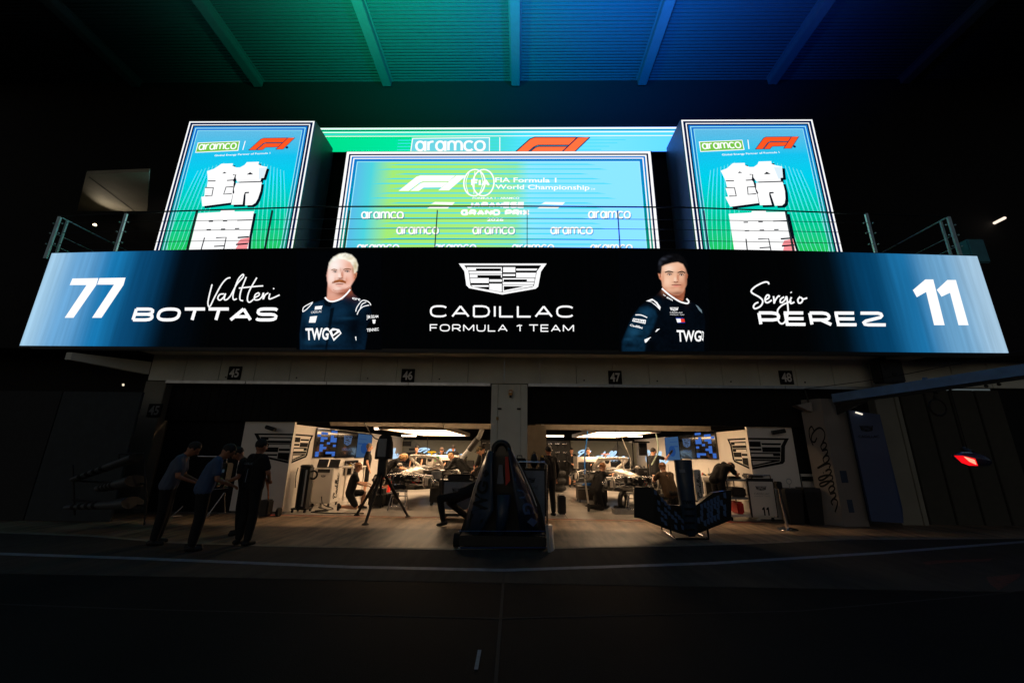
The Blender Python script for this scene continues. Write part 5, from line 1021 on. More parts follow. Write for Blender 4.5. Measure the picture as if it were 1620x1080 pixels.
# ================================================================== GARAGE LIGHTS
for x0, x1, y0, y1, lab, g in ((-4.35, -2.35, 13.0, 18.6, 'large glowing ceiling panel above the left car', 0), (2.55, 4.35, 13.0, 18.6, 'large glowing ceiling panel above the right car', 0)):
    T = thing('ceiling_light', lab, 'light', ((x0 + x1) / 2, (y0 + y1) / 2, 2.3), group='big light panels over the cars'); z = 2.22
    b = MB(); b.poly([(x0, y0, z), (x0, y1, z), (x1, y1, z), (x1, y0, z)], LAMP); part('diffuser', b, T)
    b = MB(); FR = mat('lamp_frame', (120, 112, 102), .5)
    b.box(x0 - .12, x1 + .12, y0 - .12, y0 - .01, z - .02, z + .12, FR).box(x0 - .12, x1 + .12, y1 + .01, y1 + .12, z - .02, z + .12, FR).box(x0 - .12, x0 - .01, y0 - .01, y1 + .01, z - .02, z + .12, FR).box(x1 + .01, x1 + .12, y0 - .01, y1 + .01, z - .02, z + .12, FR).box(x0, x1, y0, y1, z + .01, z + .05, FR)
    part('frame', b, T)
    b = MB()
    for x in (x0, x1):
        for y in (y0, y1): b.tube((x, y, z + .1), (x, y, 3.3), .008, DARKM, n=5)
    part('hanger', b, T)
for i, (x0, x1, y, z, lab) in enumerate(((1.05, 2.25, 20.5, 2.32, 'slim tube light over the gear wall right of the centre pillar'), (-5.6, -4.9, 19.5, 2.22, 'slim tube light near the rear of the left side wall'), (5.0, 5.7, 19.0, 2.3, 'slim tube light above the right side wall'), (-5.2, -4.5, 14.6, 2.3, 'slim tube light high over the left wall screens'))):
    T = thing('tube_light', lab, 'light', ((x0 + x1) / 2, y, z)); b = MB(); b.tube((x0, y, z), (x1, y, z), .03, TUBEL); part('tube', b, T); b = MB(); b.box(x0 - .03, x1 + .03, y - .05, y + .05, z + .035, z + .08, WHITE); part('fitting', b, T)

for x0, x1, lab in ((-5.4, -1.2, 'added tube light, unseen behind the curtain of the left garage door'), (1.2, 5.4, 'added tube light, unseen behind the curtain of the right garage door')):
    T = thing('tube_light', lab, 'light', ((x0 + x1) / 2, 11.3, 3.2)); b = MB(); b.tube((x0, 11.3, 3.2), (x1, 11.3, 3.2), .035, emi('added_front_tube', None, 84.0, [1.0, .64, .35])); part('tube', b, T); b = MB(); b.box(x0 - .03, x1 + .03, 11.25, 11.35, 3.24, 3.29, WHITE); part('fitting', b, T)  # unseen tubes added to brighten the threshold and the near apron
# ================================================================== WALL SCREENS
SCB = emi('screen_blue', (62, 106, 190), .9); SCD = mat('screen_glass', (8, 9, 12), .12, coat=.5); SCL = emi('screen_slate', (70, 105, 150), .55)
def wallscreen(label, X, y0, y1, z0, z1, kind, sgn):
    T = thing('wall_screen', label, 'screen', (X, (y0 + y1) / 2, z0), group='screens on the garage side walls')
    xo = X + sgn * .06
    b = MB(); b.box(min(X + sgn * .001, xo), max(X + sgn * .001, xo), y0, y1, z0, z1, SCD); part('frame', b, T)
    A = Art(lambda y, z: Vector((xo, y, z)), (sgn, 0, 0), .003); h = (z1 - z0)
    if kind == 'checker':
        rnd = random.Random(3); N = 6; M = 11
        for i in range(N):
            for j in range(M):
                if rnd.random() < .42:
                    a = y0 + .03 + (y1 - y0 - .06) * i / N; a2 = a + (y1 - y0 - .06) / N * rnd.choice([1, 1, 1.0]); zz = z0 + .03 + (h - .06) * j / M; A.rect(a, zz, a2, zz + (h - .06) / M, SCB, 1)
    elif kind == 'slate':
        A.rect(y0 + .03, z0 + .03, y1 - .03, z1 - .03, SCL, 1)
        A.disc(((y0 + y1) / 2, z0 + .35), (y1 - y0) * .24, .2, emi('screen_mid', (40, 78, 140), .6), 2); A.rect(y0 + .1, z1 - .22, y0 + (y1 - y0) * .6, z1 - .2, emi('screen_mid', (40, 78, 140), .6), 2); A.rect(y0 + .1, z1 - .4, y0 + (y1 - y0) * .4, z1 - .36, emi('screen_mid', (40, 78, 140), .6), 2)
    else:
        ye = (y0 + y1) / 2; w = .36; s_ = sgn
        a0, a1 = (ye - w, ye + w) if s_ > 0 else (ye + w, ye - w)
        LC = emi('screen_logo', (95, 120, 160), .6); crest(A, fit(a0, z0 + h * .82, a1, z0 + h * .45), LC, 2); A.text('CADILLAC', [(a0, z0 + h * .36), (a1, z0 + h * .36), (a1, z0 + h * .27), (a0, z0 + h * .27)], LC, 2)
    part('picture', A.mb, T)
wallscreen('left wall screen with blue and black checker blocks', -5.95, 11.85, 13.2, 1.33, 2.17, 'checker', 1)
wallscreen('dark left wall screen showing a faint team shield', -5.95, 13.24, 14.85, 1.3, 2.18, 'shield', 1)
wallscreen('pale slate blue screen on the left wall behind the standing man', -5.95, 14.89, 16.4, 1.27, 2.16, 'slate', 1)
wallscreen('right wall screen with blue and black checker blocks', 5.93, 12.35, 13.75, 1.42, 2.26, 'checker', -1)
wallscreen('dark right wall screen showing a faint team shield', 5.93, 13.8, 15.1, 1.4, 2.22, 'shield', -1)
wallscreen('pale slate blue screen on the right wall beside the waving glove', 5.93, 15.15, 16.6, 1.3, 2.2, 'slate', -1)
def cctv(label, p, d):
    T = thing('wall_camera', label, 'camera', p, 0, 'black cylinder cameras above the wall emblems'); p = Vector(p); d = Vector(d)
    b = MB(); b.tube(p, p + d, .05, BLACK, n=14); part('body', b, T); b = MB(); b.tube(p + d * .5, (p + d * .5) + Vector((0, .12, 0)), .02, BLACK); part('bracket', b, T)
cctv('black cylinder camera above the left wall emblem', (-6.63, 10.58, 2.12), (.28, -.06, -.07)); cctv('black cylinder camera above the right wall emblem', (6.5, 10.58, 2.12), (.3, -.06, .05))

# ================================================================== GARAGE FURNITURE
def caster(b, x, y, r=.04): b.tube((x - .015, y, r), (x + .015, y, r), r, RUBBER, n=14); b.box(x - .02, x + .02, y - .02, y + .02, r, r * 2 + .02, DARKM)
def casters(T, xs, ys, r=.04):
    for x in xs:
        for y in ys: b = MB(); caster(b, x, y, r); part('caster', b, T)
T = thing('equipment_tower', 'tall black equipment tower with coiled cables against the left lit wall', 'equipment', (-5.62, 11.0, 0))
b = MB(); b.bev(-5.75, -5.48, 10.9, 11.15, .1, 1.12, BLACK, .02); b.bev(-5.70, -5.66, 10.87, 10.895, .15, 1.05, DARKM, .005); b.bev(-5.57, -5.53, 10.87, 10.895, .15, 1.05, ALU, .005); part('cabinet', b, T)
b = MB(); b.torus((-5.42, 11.0, .92), .1, .025, RUBBER); b.torus((-5.62, 11.0, 1.13), .12, .04, BLACK, Matrix.Rotation(pi / 2, 3, 'X')); b.path([(-5.8, 10.9, 1.1), (-5.83, 10.9, .9), (-5.8, 10.9, .6)], .012, BLACK); part('cable', b, T)
b = MB(); [caster(b, x, y) for x in (-5.78, -5.46) for y in (10.88, 11.17)]; b.box(-5.82, -5.42, 10.86, 11.2, .07, .11, BLACK); part('wheeled_base', b, T)
T = thing('workstation_cabinet', 'white wheeled cabinet with script lettering and two laptops on top, left garage', 'cabinet', (-5.55, 12.2, 0))
b = MB(); b.bev(-5.85, -5.3, 11.9, 12.5, .1, 1.05, WHITE, .02); b.box(-5.75, -5.4, 11.89, 11.9, .93, 1.02, BLACK); part('body', b, T)
A = Art(lambda y, z: Vector((-5.3, y, z)), (1, 0, 0), .003); script(A, lambda a, c: (12.08 + c * .13, .22 + a * .105), .025, PRINT, 2); A2 = Art(lambda x, z: Vector((x, 11.9, z)), (0, -1, 0), .003); crest(A2, fit(-5.65, .86, -5.5, .8), PRINT, 1); A.mb.add(A2.mb.v, A2.mb.f, PRINT); part('lettering', A.mb, T)
casters(T, (-5.8, -5.35), (11.95, 12.45), .045)
for i, x in enumerate((-5.72, -5.38)):
    T = thing('laptop', ('open black laptop at the left end on the white cabinet', 'open black laptop at the right end on the white cabinet')[i], 'laptop', (x, 12.2, 1.06), 0, 'laptops on the white cabinet')
    b = MB(); b.bev(x - .15, x + .15, 12.05, 12.3, 1.053, 1.075, DARKM, .005); part('base', b, T); b = MB(); M = Matrix.Translation((x, 12.06, 1.08)) @ Matrix.Rotation(radians(-22), 4, 'X'); b.box(-.15, .15, -.01, 0, 0, .22, BLACK, M); part('lid', b, T)
T = thing('high_table', 'tall white tube table beside the script cabinet', 'table', (-5.3, 13.2, 0))
b = MB(); b.bev(-5.75, -5.05, 12.7, 13.8, 1.02, 1.06, WHITE, .01); part('tabletop', b, T)
for x in (-5.7, -5.1):
    for y in (12.75, 13.75): b = MB(); b.bev(x - .025, x + .025, y - .025, y + .025, .012, 1.02, WHITE, .005); part('leg', b, T)
b = MB(); b.box(-5.11, -5.09, 12.775, 13.725, .45, .49, WHITE); part('stretcher', b, T)
T = thing('monitor', 'black monitor low on the left wall behind the kneeling mechanic', 'monitor', (-5.9, 14.6, .8)); b = MB(); b.bev(-5.93, -5.88, 14.1, 15.2, .72, 1.2, BLACK, .01); part('frame', b, T); b = MB(); b.box(-5.879, -5.876, 14.15, 15.15, .76, 1.16, SCD); part('glass', b, T)
T = thing('tool_case', 'black tool case lying open behind the kneeling mechanic', 'case', (-3.95, 12.6, 0)); b = MB(); b.bev(-4.3, -3.6, 12.3, 12.8, .02, .34, BLACK, .02); part('body', b, T); b = MB(); b.path([(-4.1, 12.28, .3), (-4.05, 12.25, .38), (-3.85, 12.25, .38), (-3.8, 12.28, .3)], .012, DARKM); part('handle', b, T)
# tripod
T = thing('air_tripod', 'tall black tripod with a hooded equipment box on its mast, left garage', 'tripod', (-3.3, 10.1, 0)); hub = Vector((-3.3, 10.08, 1.12))
for ft in ((-3.33, 9.37, 0), (-2.69, 10.45, 0), (-4.0, 10.6, 0)):
    ft = Vector(ft); b = MB(); b.tube(hub + (ft - hub) * .06, hub + (ft - hub) * .6, .042, BLACK); b.tube(hub + (ft - hub) * .55, ft + Vector((0, 0, .03)), .03, BLACK); b.ball(hub + (ft - hub) * .58, .045, BLACK); l_ = part('leg', b, T)
    b = MB(); b.lathe([(0, .05), (.03, .05), (.07, .02), (.08, .005), (0, .005)], ft, RUBBER); part('foot', b, l_)
b = MB(); b.bev(-3.4, -3.2, 10.0, 10.16, .95, 1.6, BLACK, .015); b.tube((-3.3, 10.08, .5), (-3.3, 10.08, .95), .03, DARKM); part('mast', b, T)
b = MB(); rows = []
for z, hw in ((1.36, .22), (1.5, .225), (1.75, .2), (1.9, .15), (1.97, .07)): rows.append([(-3.3 + hw * cos(t * 2 * pi / 12), 10.1 + hw * .8 * sin(t * 2 * pi / 12), z) for t in range(13)])
b.grid(rows, BLACK); b.poly(rows[0][:-1], BLACK); b.bev(-3.4, -3.2, 9.9, 9.925, 1.42, 1.84, GREYT, .006); part('hood', b, T)
b = MB()
for i in range(3): a_ = hub.lerp(Vector(((-3.33, 9.37, 0), (-2.69, 10.45, 0), (-4.0, 10.6, 0))[i]), .5); b.tube((-3.3, 10.08, .55), a_, .012, BLACK)
part('brace', b, T)
b = MB(); pts = [Vector((-4.3, 11.2, 2.3)), Vector((-4.0, 10.9, 2.02)), Vector((-3.7, 10.5, 1.86)), Vector((-3.42, 10.2, 1.8))]; b.path(pts, .014, RUBBER, 7); part('hose', b, T)
def hose(name, label, pts, r, m, cat='hose'):
    q = []
    P_ = [Vector(pts[0])] + [Vector(p) for p in pts] + [Vector(pts[-1])]
    for i in range(1, len(P_) - 2):
        for j in range(6):
            t = j / 6; a, b_, c, d = P_[i - 1], P_[i], P_[i + 1], P_[i + 2]; q.append(.5 * (2 * b_ + (c - a) * t + (2 * a - 5 * b_ + 4 * c - d) * t * t + (3 * b_ - a - 3 * c + d) * t ** 3))
    q.append(P_[-1]); b = MB(); b.path(q, r, m, 7); solo(name, b, label, cat, base=pts[0])
hose('floor_cable', 'thin black cable snaking over the floor by the script cabinet', [(-5.5, 11.7, .03), (-5.0, 11.2, .025), (-5.3, 10.9, .025), (-4.6, 10.75, .025), (-3.9, 10.8, .025)], .012, RUBBER, 'cable')
hose('floor_cable', 'black cable looping past the black tower foot', [(-5.3, 11.1, .03), (-5.0, 11.5, .025), (-5.4, 11.75, .1), (-5.5, 11.8, .3)], .012, RUBBER, 'cable')
hose('air_hose', 'blue air hose hanging down beside the kneeling mechanic at right', [(2.12, 12.6, 2.2), (2.08, 12.6, 1.9), (2.0, 12.5, 1.5), (1.96, 12.4, .95)], .022, BLUH)
hose('air_hose', 'black hose hanging from the right ceiling panel over the car', [(3.0, 12.7, 2.3), (3.02, 12.6, 1.8), (2.98, 12.5, 1.3)], .012, RUBBER)
hose('air_hose', 'white hose hanging over the right car nose', [(3.1, 12.7, 2.3), (3.2, 12.6, 1.9), (3.35, 12.5, 1.4), (3.3, 12.4, 1.1)], .012, WHITE)
hose('air_hose', 'thin cable hanging from the left ceiling panel over the car', [(-2.95, 13.2, 2.2), (-2.93, 13.2, 1.6), (-2.9, 13.3, 1.1)], .008, DARKM)
hose('air_hose', 'pale hose hanging beside the mechanic at the side wall', [(4.5, 13.5, 2.3), (4.55, 13.5, 1.7), (4.45, 13.6, 1.4), (4.35, 13.7, 1.2)], .02, mat('pale_green_hose', (170, 190, 170), .5))
T = thing('exhaust_duct', 'thick grey flexible exhaust duct slanting down beside the bearded man', 'duct', (-1.9, 15.2, 1))
p0, p1, p2, p3 = Vector((-1.35, 15, 2.35)), Vector((-1.45, 15.1, 2.1)), Vector((-1.75, 15.3, 1.7)), Vector((-2.15, 15.4, 1.25))
b = MB(); b.path([p0, p1, p1.lerp(p2, .3)], .09, GREYT, 14); b.path([p2, p3], .09, GREYT, 14); part('tube', b, T); b = MB(); b.path([p1.lerp(p2, .2), p2.lerp(p3, .2)], .11, BLACK, 14); part('sleeve', b, T)
# lower benches and boxes
T = thing('wheeled_chest', 'brown black chest with blue coil on its lid near the right car', 'chest', (2.25, 14.1, 0)); b = MB(); b.bev(1.95, 2.6, 13.8, 14.4, .08, .5, BROWN, .02); b.box(1.94, 2.61, 13.79, 13.8, .42, .44, ALU); part('body', b, T); b = MB(); b.torus((2.3, 14.1, .53), .16, .02, BLUH, Matrix.Rotation(pi / 2, 3, 'X')); b.torus((2.33, 14.08, .57), .14, .02, BLUH, Matrix.Rotation(pi / 2, 3, 'X')); part('coil', b, T)
casters(T, (2.0, 2.55), (13.85, 14.35))
T = thing('air_jack', 'slim white lance stand under the blue hose, right garage', 'stand', (2.0, 12.75, 0)); b = MB(); b.tube((2.12, 12.9, .03), (1.96, 12.5, .95), .028, WHITE); b.ball((1.96, 12.5, .97), .05, WHITE); b.lathe([(0, .04), (.1, .03), (.12, 0)], (2.12, 12.9, .012), DARKM); solo_ = part('lance', b, T); b = MB(); b.torus((2.02, 12.5, .9), .08, .012, RUBBER); part('coil', b, T)
T = thing('parts_tray', 'shallow grey tray on the floor by the kneeling mechanic', 'tray', (2.85, 11.5, 0)); b = MB(); b.bev(2.55, 3.05, 11.35, 11.7, .014, .03, ALU, .004)
for q in ((2.55, 2.57, 11.35, 11.7), (3.03, 3.05, 11.35, 11.7), (2.57, 3.03, 11.35, 11.37), (2.57, 3.03, 11.68, 11.7)): b.box(*q, .03, .12, ALU)
part('pan', b, T)
for i in range(4): b = MB(); b.ball((2.65 + i * .1, 11.5, .07), .035, random.choice([DARKM, STEEL]), 10, 6); solo('loose_part', b, ('dark metal part lying at the left in the grey tray', 'metal part second from left in the grey tray', 'metal part third from left in the grey tray', 'metal part at the right in the grey tray')[i], 'metal part', base=(2.65 + i * .1, 11.5, .04))
b = MB(); b.torus((3.0, 12.2, .25), .22, .07, BLACK, Matrix.Rotation(radians(50), 3, 'Z')); b.bev(2.75, 3.15, 12.0, 12.4, .015, .12, BLACK, .02); solo('cooling_fan', b, 'round black cooling fan unit on the floor under the right car', 'fan', base=(3, 12.2, 0))
# gear wall: wheel guns hanging in rows
T = thing('gear_rack', 'black rack wall hung with rows of shiny wheel guns', 'rack', (.4, 21, 0)); b = MB(); b.box(-1.9, -.76, 20.9, 20.98, .02, 2.1, BLACK); part('board', b, T)
b = MB(); b.box(1.05, 2.62, 20.9, 20.98, .02, 2.1, BLACK); part('board', b, T)
b = MB(); b.box(1.05, 2.6, 20.5, 20.895, .02, .75, BLACK); part('counter', b, T)
for row in range(3):
    for i in range(7):
        x = (-1.75 + i * .33) if i < 3 else (1.2 + (i - 3) * .38)
        z = 1.95 - row * .42; b = MB(); b.tube((x - .1, 20.86, z), (x + .1, 20.86, z + .02), .03, STEEL, n=8); b.tube((x, 20.86, z), (x + .02, 20.86, z - .22), .02, DARKM, n=8); b.ball((x + .08, 20.84, z), .03, CHROME, 8, 6); part('wheel_gun', b, T)
b = MB(); b.box(1.2, 1.7, 20.6, 20.88, 1.62, 1.65, WHITE); part('shelf', b, T)
# dark counters along the rear panels and a hoist frame by the right car
for x0_, x1_, lab in ((-5.9, -2.0, 'long dark counter with crates along the left rear panel'), (2.75, 5.85, 'long dark counter with crates along the right rear panel')):
    T = thing('rear_counter', lab, 'counter', ((x0_ + x1_) / 2, 20.4, 0)); b = MB(); b.bev(x0_, x1_, 20.1, 20.9, .02, .95, BLACK, .02); part('body', b, T)
    k = 0; x_ = x0_ + .1
    while x_ < x1_ - .5: w_ = .3 + .17 * ((k * 7) % 3); h_ = .16 + .1 * ((k * 5) % 3); b = MB(); b.bev(x_, x_ + w_, 20.2, 20.6, .953, .953 + h_, (BLACK, DARKM, BROWN)[k % 3], .015); part('crate', b, T); x_ += w_ + .08; k += 1
T = thing('hoist_frame', 'black upright hoist frame standing over the right car', 'frame', (3.9, 13.3, 0))
for x_ in (3.66, 4.1): b = MB(); b.bev(x_ - .02, x_ + .02, 13.28, 13.32, .012, 1.88, BLACK, .004); part('upright', b, T)
b = MB(); b.bev(3.6, 4.16, 13.1, 13.5, 1.885, 1.93, BLACK, .01); part('top_plate', b, T); b = MB(); b.bev(3.85, 4.08, 13.25, 13.35, 1.5, 1.88, DARKM, .01); part('motor', b, T)
for x_, y_, lab in ((-4.0, 12.0, 'black tyre warmer box left of the left car nose'), (-2.45, 12.8, 'black tyre warmer box right of the left car nose'), (2.55, 13.3, 'black tyre warmer box behind the kneeling mechanic'), (4.25, 13.6, 'black tyre warmer box under the hoist frame')):
    T = thing('warmer_box', lab, 'box', (x_, y_, 0), group='black warmer boxes round the cars'); b = MB(); b.bev(x_ - .2, x_ + .2, y_ - .16, y_ + .16, .08, .52, BLACK, .02); part('body', b, T); b = MB(); b.path([(x_ - .1, y_, .52), (x_ - .1, y_, .57), (x_ + .1, y_, .57), (x_ + .1, y_, .52)], .01, ALU); part('handle', b, T); casters(T, (x_ - .15, x_ + .15), (y_ - .11, y_ + .11), .03)
# stools, crates and racks that crowd the bays
clut = [(-4.9, 16.2, .55, .45, .9, 'black service cabinet at the left wall behind the standing man'), (-2.0, 12.1, .5, .4, .78, 'black drawer unit by the bent blond mechanic'), (-1.6, 16.6, .7, .4, .95, 'dark workbench cabinet under the exhaust duct'), (1.5, 19.4, .5, .4, .8, 'black cabinet before the gear wall'), (4.9, 16.4, .6, .5, 1.0, 'black cabinet behind the mechanic wiping the wall'), (4.5, 12.4, .5, .4, .6, 'dark low chest beside the yellow backed mechanic'), (-4.6, 18.6, .8, .4, .95, 'dark cabinet before the left rear panel'), (3.9, 18.8, .9, .4, .95, 'dark cabinet before the right rear panel')]
for x, y, w_, d_, h_, lab in clut:
    T = thing('service_cabinet', lab, 'cabinet', (x, y, 0), group='dark cabinets in the garages'); b = MB(); b.bev(x - w_ / 2, x + w_ / 2, y - d_ / 2, y + d_ / 2, .08, h_, BLACK, .015); part('body', b, T)
    for k in range(3): b = MB(); z_ = .14 + k * (h_ - .2) / 3; b.bev(x - w_ / 2 + .03, x + w_ / 2 - .03, y - d_ / 2 - .012, y - d_ / 2 - .002, z_, z_ + (h_ - .2) / 3 - .02, DARKM, .004); b.box(x - .08, x + .08, y - d_ / 2 - .024, y - d_ / 2 - .013, z_ + (h_ - .2) / 3 - .06, z_ + (h_ - .2) / 3 - .045, ALU); part('drawer', b, T)
    casters(T, (x - w_ / 2 + .05, x + w_ / 2 - .05), (y - d_ / 2 + .05, y + d_ / 2 - .05), .035)
rnd = random.Random(11)
for i, (x, y, z, lab) in enumerate(((-4.95, 16.2, .905, 'grey tool pile on the cabinet behind the standing man'), (-2.0, 12.1, .785, 'tools lying on the drawer unit by the bent mechanic'), (-1.6, 16.6, .955, 'tools on the bench under the exhaust duct'), (4.9, 16.4, 1.005, 'tools on the cabinet behind the wiping mechanic'), (-5.35, 13.4, 1.065, 'cables and small tools on the tall white table'), (5.5, 12.4, .945, 'small tools spread on the white side bench'), (5.45, 13.6, .945, 'black tool roll end of the white side bench'))):
    b = MB()
    for k in range(9):
        a = Vector((x + rnd.uniform(-.2, .2), y + rnd.uniform(-.15, .15), z + .02)); e_ = a + Vector((rnd.uniform(-.12, .12), rnd.uniform(-.1, .1), rnd.uniform(0, .08))); b.tube(a, e_, rnd.uniform(.008, .022), rnd.choice([BLACK, STEEL, RED, DARKM, YEL, ALU]), n=8)
    solo('tool_pile', b, lab, 'tools', group='tools lying on cabinets and benches', base=(x, y, z))
for i, (x, y, m_, lab) in enumerate(((-4.9, 15.6, RED, 'red fuel can on the floor by the left wall'), (-2.3, 17.2, BLACK, 'stack of black wheels at the rear of the left bay'), (1.6, 17.2, BLACK, 'stack of black wheels at the rear of the right bay'), (5.3, 17.6, BLACK, 'stack of black wheels by the right side wall'))):
    b = MB()
    if m_ is RED: b.bev(x - .14, x + .14, y - .1, y + .1, .013, .38, RED, .03); b.path([(x - .08, y, .38), (x - .08, y, .44), (x + .08, y, .44), (x + .08, y, .38)], .012, BLACK); solo('fuel_can', b, lab, 'can', base=(x, y, 0))
    else:
        for k in range(3): b = MB(); z_ = .15 + k * .29; b.torus((x, y, z_), .25, .1, RUBBER, Matrix.Rotation(pi / 2, 3, 'X') @ Matrix.Scale(1.0, 3, (0, 1, 0)), 24, 8); b.tube((x, y, z_ - .08), (x, y, z_ + .08), .17, DARKM, n=18); solo('wheel', b, ('bottom', 'middle', 'top')[k] + ' wheel in the ' + lab, 'wheel', 'stacked black wheels', base=(x, y, z_))
# benches on the right, tool cart, board with 11
T = thing('side_bench', 'white bench with shelves between the front wing and the bent man', 'bench', (5.6, 13, 0)); b = MB(); b.bev(5.2, 5.9, 11.9, 14.6, .86, .94, WHITE, .01); b.bev(5.25, 5.9, 12.0, 14.5, .4, .46, WHITE, .01); b.bev(5.25, 5.9, 12.0, 14.5, .1, .16, WHITE, .01); part('shelf', b, T)
b = MB(); [b.box(x, x + .05, y, y + .05, .012, .86, WHITE) for x in (5.22, 5.84) for y in (11.95, 13.2, 14.5)]; part('post', b, T)
b = MB(); b.bev(5.3, 5.8, 12.1, 12.6, .461, .78, BLACK, .02); solo('bench_bin', b, 'black bin on the middle shelf of the white side bench', 'bin', base=(5.55, 12.35, .46))
b = MB(); b.bev(5.35, 5.8, 12.9, 13.5, .161, .37, BLACK, .02); solo('bench_bin', b, 'black bin on the lowest shelf of the white side bench', 'bin', base=(5.55, 13.2, .16))
T = thing('tool_cart', 'chromed tool cart with open shelves and a white end board numbered 11', 'cart', (5.8, 10.6, 0))
b = MB()
for z in (.1, .5, .93): b.bev(5.2, 6.28, 10.62, 11.3, z, z + .045, WHITE if z < .2 else ALU, .01)
part('shelf', b, T)
b = MB(); [b.tube((x, y, .1), (x, y, 1.0), .018, CHROME) for x in (5.22, 5.72, 6.27) for y in (10.64, 11.28)]; b.path([(5.72, 10.6, .98), (5.74, 10.55, 1.08), (6.26, 10.55, 1.08), (6.3, 10.6, .98)], .016, CHROME); part('frame', b, T)
b = MB(); b.bev(5.72, 6.32, 10.57, 10.61, .13, .93, WHITE, .01); b.box(5.70, 6.34, 10.575, 10.605, .93, 1.0, BLACK)
b.box(5.70, 5.72, 10.575, 10.605, .1, .93, BLACK).box(6.32, 6.34, 10.575, 10.605, .1, .93, BLACK); part('end_board', b, T)
A = Art(lambda x, z: Vector((x, 10.57, z)), (0, -1, 0), .002); crest(A, fit(5.87, .82, 6.15, .72), PRINT, 1); A.text('CADILLAC', [(5.82, .67), (6.2, .67), (6.2, .62), (5.82, .62)], mat('grey_print', (110, 110, 112), .6), 1); A.text('FORMULA 1 TEAM', [(5.82, .595), (6.2, .595), (6.2, .575), (5.82, .575)], MATS['grey_print'], 1)
for q in (0, .1): A.poly([(5.96 + q, .3), (6.005 + q, .34), (6.03 + q, .34), (6.03 + q, .15), (5.995 + q, .15), (5.995 + q, .28), (5.975 + q, .265)], PRINT, 1)
part('lettering', A.mb, T)
casters(T, (5.25, 6.25), (10.68, 11.25), .05)
for i, (x, z, m_, lab) in enumerate(((5.35, .55, BROWN, 'brown tool roll on the middle cart shelf'), (5.45, .15, RED, 'red spool on the lower shelf of the tool cart'), (5.3, .98, BLACK, 'black tool tray on top of the cart by the bent man'), (5.85, .98, BLACK, 'black parts box on top of the cart above the 11 board'))):
    b = MB(); b.bev(x, x + (.36 if i != 1 else .16), 10.7, 11.1, z, z + (.22, .28, .05, .12)[i], m_, .03); solo(('tool_roll', 'spool', 'tool_tray', 'parts_box')[i], b, lab, ('tool roll', 'spool', 'tray', 'box')[i], base=(x + .1, 10.9, z))
b = MB(); b.tube((6.02, 10.9, 1.1), (6.02, 10.9, 1.2), .03, RED, .02); b.tube((5.99, 10.85, 1.2), (6.12, 10.85, 1.22), .012, RED); solo('spray_bottle', b, 'small red spray bottle on the black parts box', 'bottle', base=(6.02, 10.9, 1.1))
T = thing('barrier_post', 'chrome stanchion post with round foot right of the tool cart', 'post', (5.9, 9.58, 0)); b = MB(); b.lathe([(0, .045), (.06, .04), (.18, .02), (.2, .004)], (5.9, 9.58, .006), CHROME, 28); part('foot', b, T); b = MB(); b.tube((5.9, 9.58, .04), (5.84, 9.58, .88), .032, CHROME, n=16); part('tube', b, T); b = MB(); b.bev(5.77, 5.9, 9.52, 9.64, .84, 1.0, BLACK, .015); part('belt_head', b, T)
for i, (x, h_, lab) in enumerate(((6.55, .8, 'black bin with a scoop handle right of the 11 board'), (7.0, .82, 'black bin with slanted lid next to the striped barrier'))):
    T = thing('waste_bin', lab, 'bin', (x, 10.4, 0)); b = MB(); b.grid([[(x + sx * s_, 10.35 + sy * s_ * .8, z) for sx, sy in ((-1, -1), (1, -1), (1, 1), (-1, 1), (-1, -1))] for z, s_ in ((.01, .16), (h_ * .9, .2), (h_, .19))], BLACK, smooth=False); b.poly([(x - .19, 10.2, h_), (x + .19, 10.2, h_), (x + .19, 10.5, h_), (x - .19, 10.5, h_)], BLACK); part('body', b, T)
    if i == 0: b = MB(); b.torus((x, 10.3, h_ + .16), .06, .01, ALU, n=16); b.tube((x, 10.3, h_), (x, 10.3, h_ + .1), .01, ALU); part('handle', b, T)
T = thing('white_script_stand', 'narrow white stand with script lettering just right of the nose cone', 'stand', (4.1, 9.7, 0)); p = G(1102, 800); b = MB(); b.bev(4.05, 4.2, 9.7, 9.85, .55, 1.22, WHITE, .015); b.box(4.1, 4.15, 9.75, 9.8, .01, .55, STEEL); part('body', b, T); A = Art(lambda x, z: Vector((x, 9.7, z)), (0, -1, 0), .002); script(A, lambda a, c: (4.08 + c * .045, .62 + a * .085), .014, PRINT, 1); part('lettering', A.mb, T)

# ================================================================== OUTSIDE OBJECTS
# front wing standing on its rack
T = thing('front_wing', 'dark front wing and nose cone with blue blocks, stood upright before the right garage', 'race car nose', (3.45, 8.6, 0)); Yw = 8.6
def w3(u, v, y=Yw): return W(u, v, y)
b = MB(); rows = []
for u0, u1, v, d in ((1066, 1094, 727, .12), (1070, 1096, 760, .15), (1074, 1099, 790, .17), (1079, 1102, 818, .15), (1083, 1103, 838, .1), (1089, 1100, 848, .03)):
    a, c = w3(u0, v), w3(u1, v); h = (c - a) / 2; mid = (a + c) / 2
    rows.append([mid + h * cos(t) + Vector((0, -d * sin(t) if sin(t) > 0 else -d * .8 * sin(t), 0)) for t in [2 * pi * i / 16 for i in range(17)]])
b.grid(rows, BLUEP); b.poly(rows[0][:-1], BLACK); part('nose_cone', b, T)
def wface(u, v): return w3(u, v, Yw - .25)
A = Art(lambda u, v: w3(u, v, Yw - .235), (0, -1, 0), .003)
A.text('TWG', [(1079, 791), (1096, 791), (1097, 797), (1080, 797)], PRINT, 1, .03)
for v in (803, 814, 825, 836): A.poly([(1082, v), (1099, v), (1099, v + 3.5), (1083, v + 3.5)], PRINT, 1)
A.poly([(1074, 742), (1083, 742), (1084, 747), (1075, 747)], BLUED, 1); part('print', A.mb, T)
BW = mat('wing_blue', (66, 96, 140), .4, coat=.3); rnd = random.Random(5)
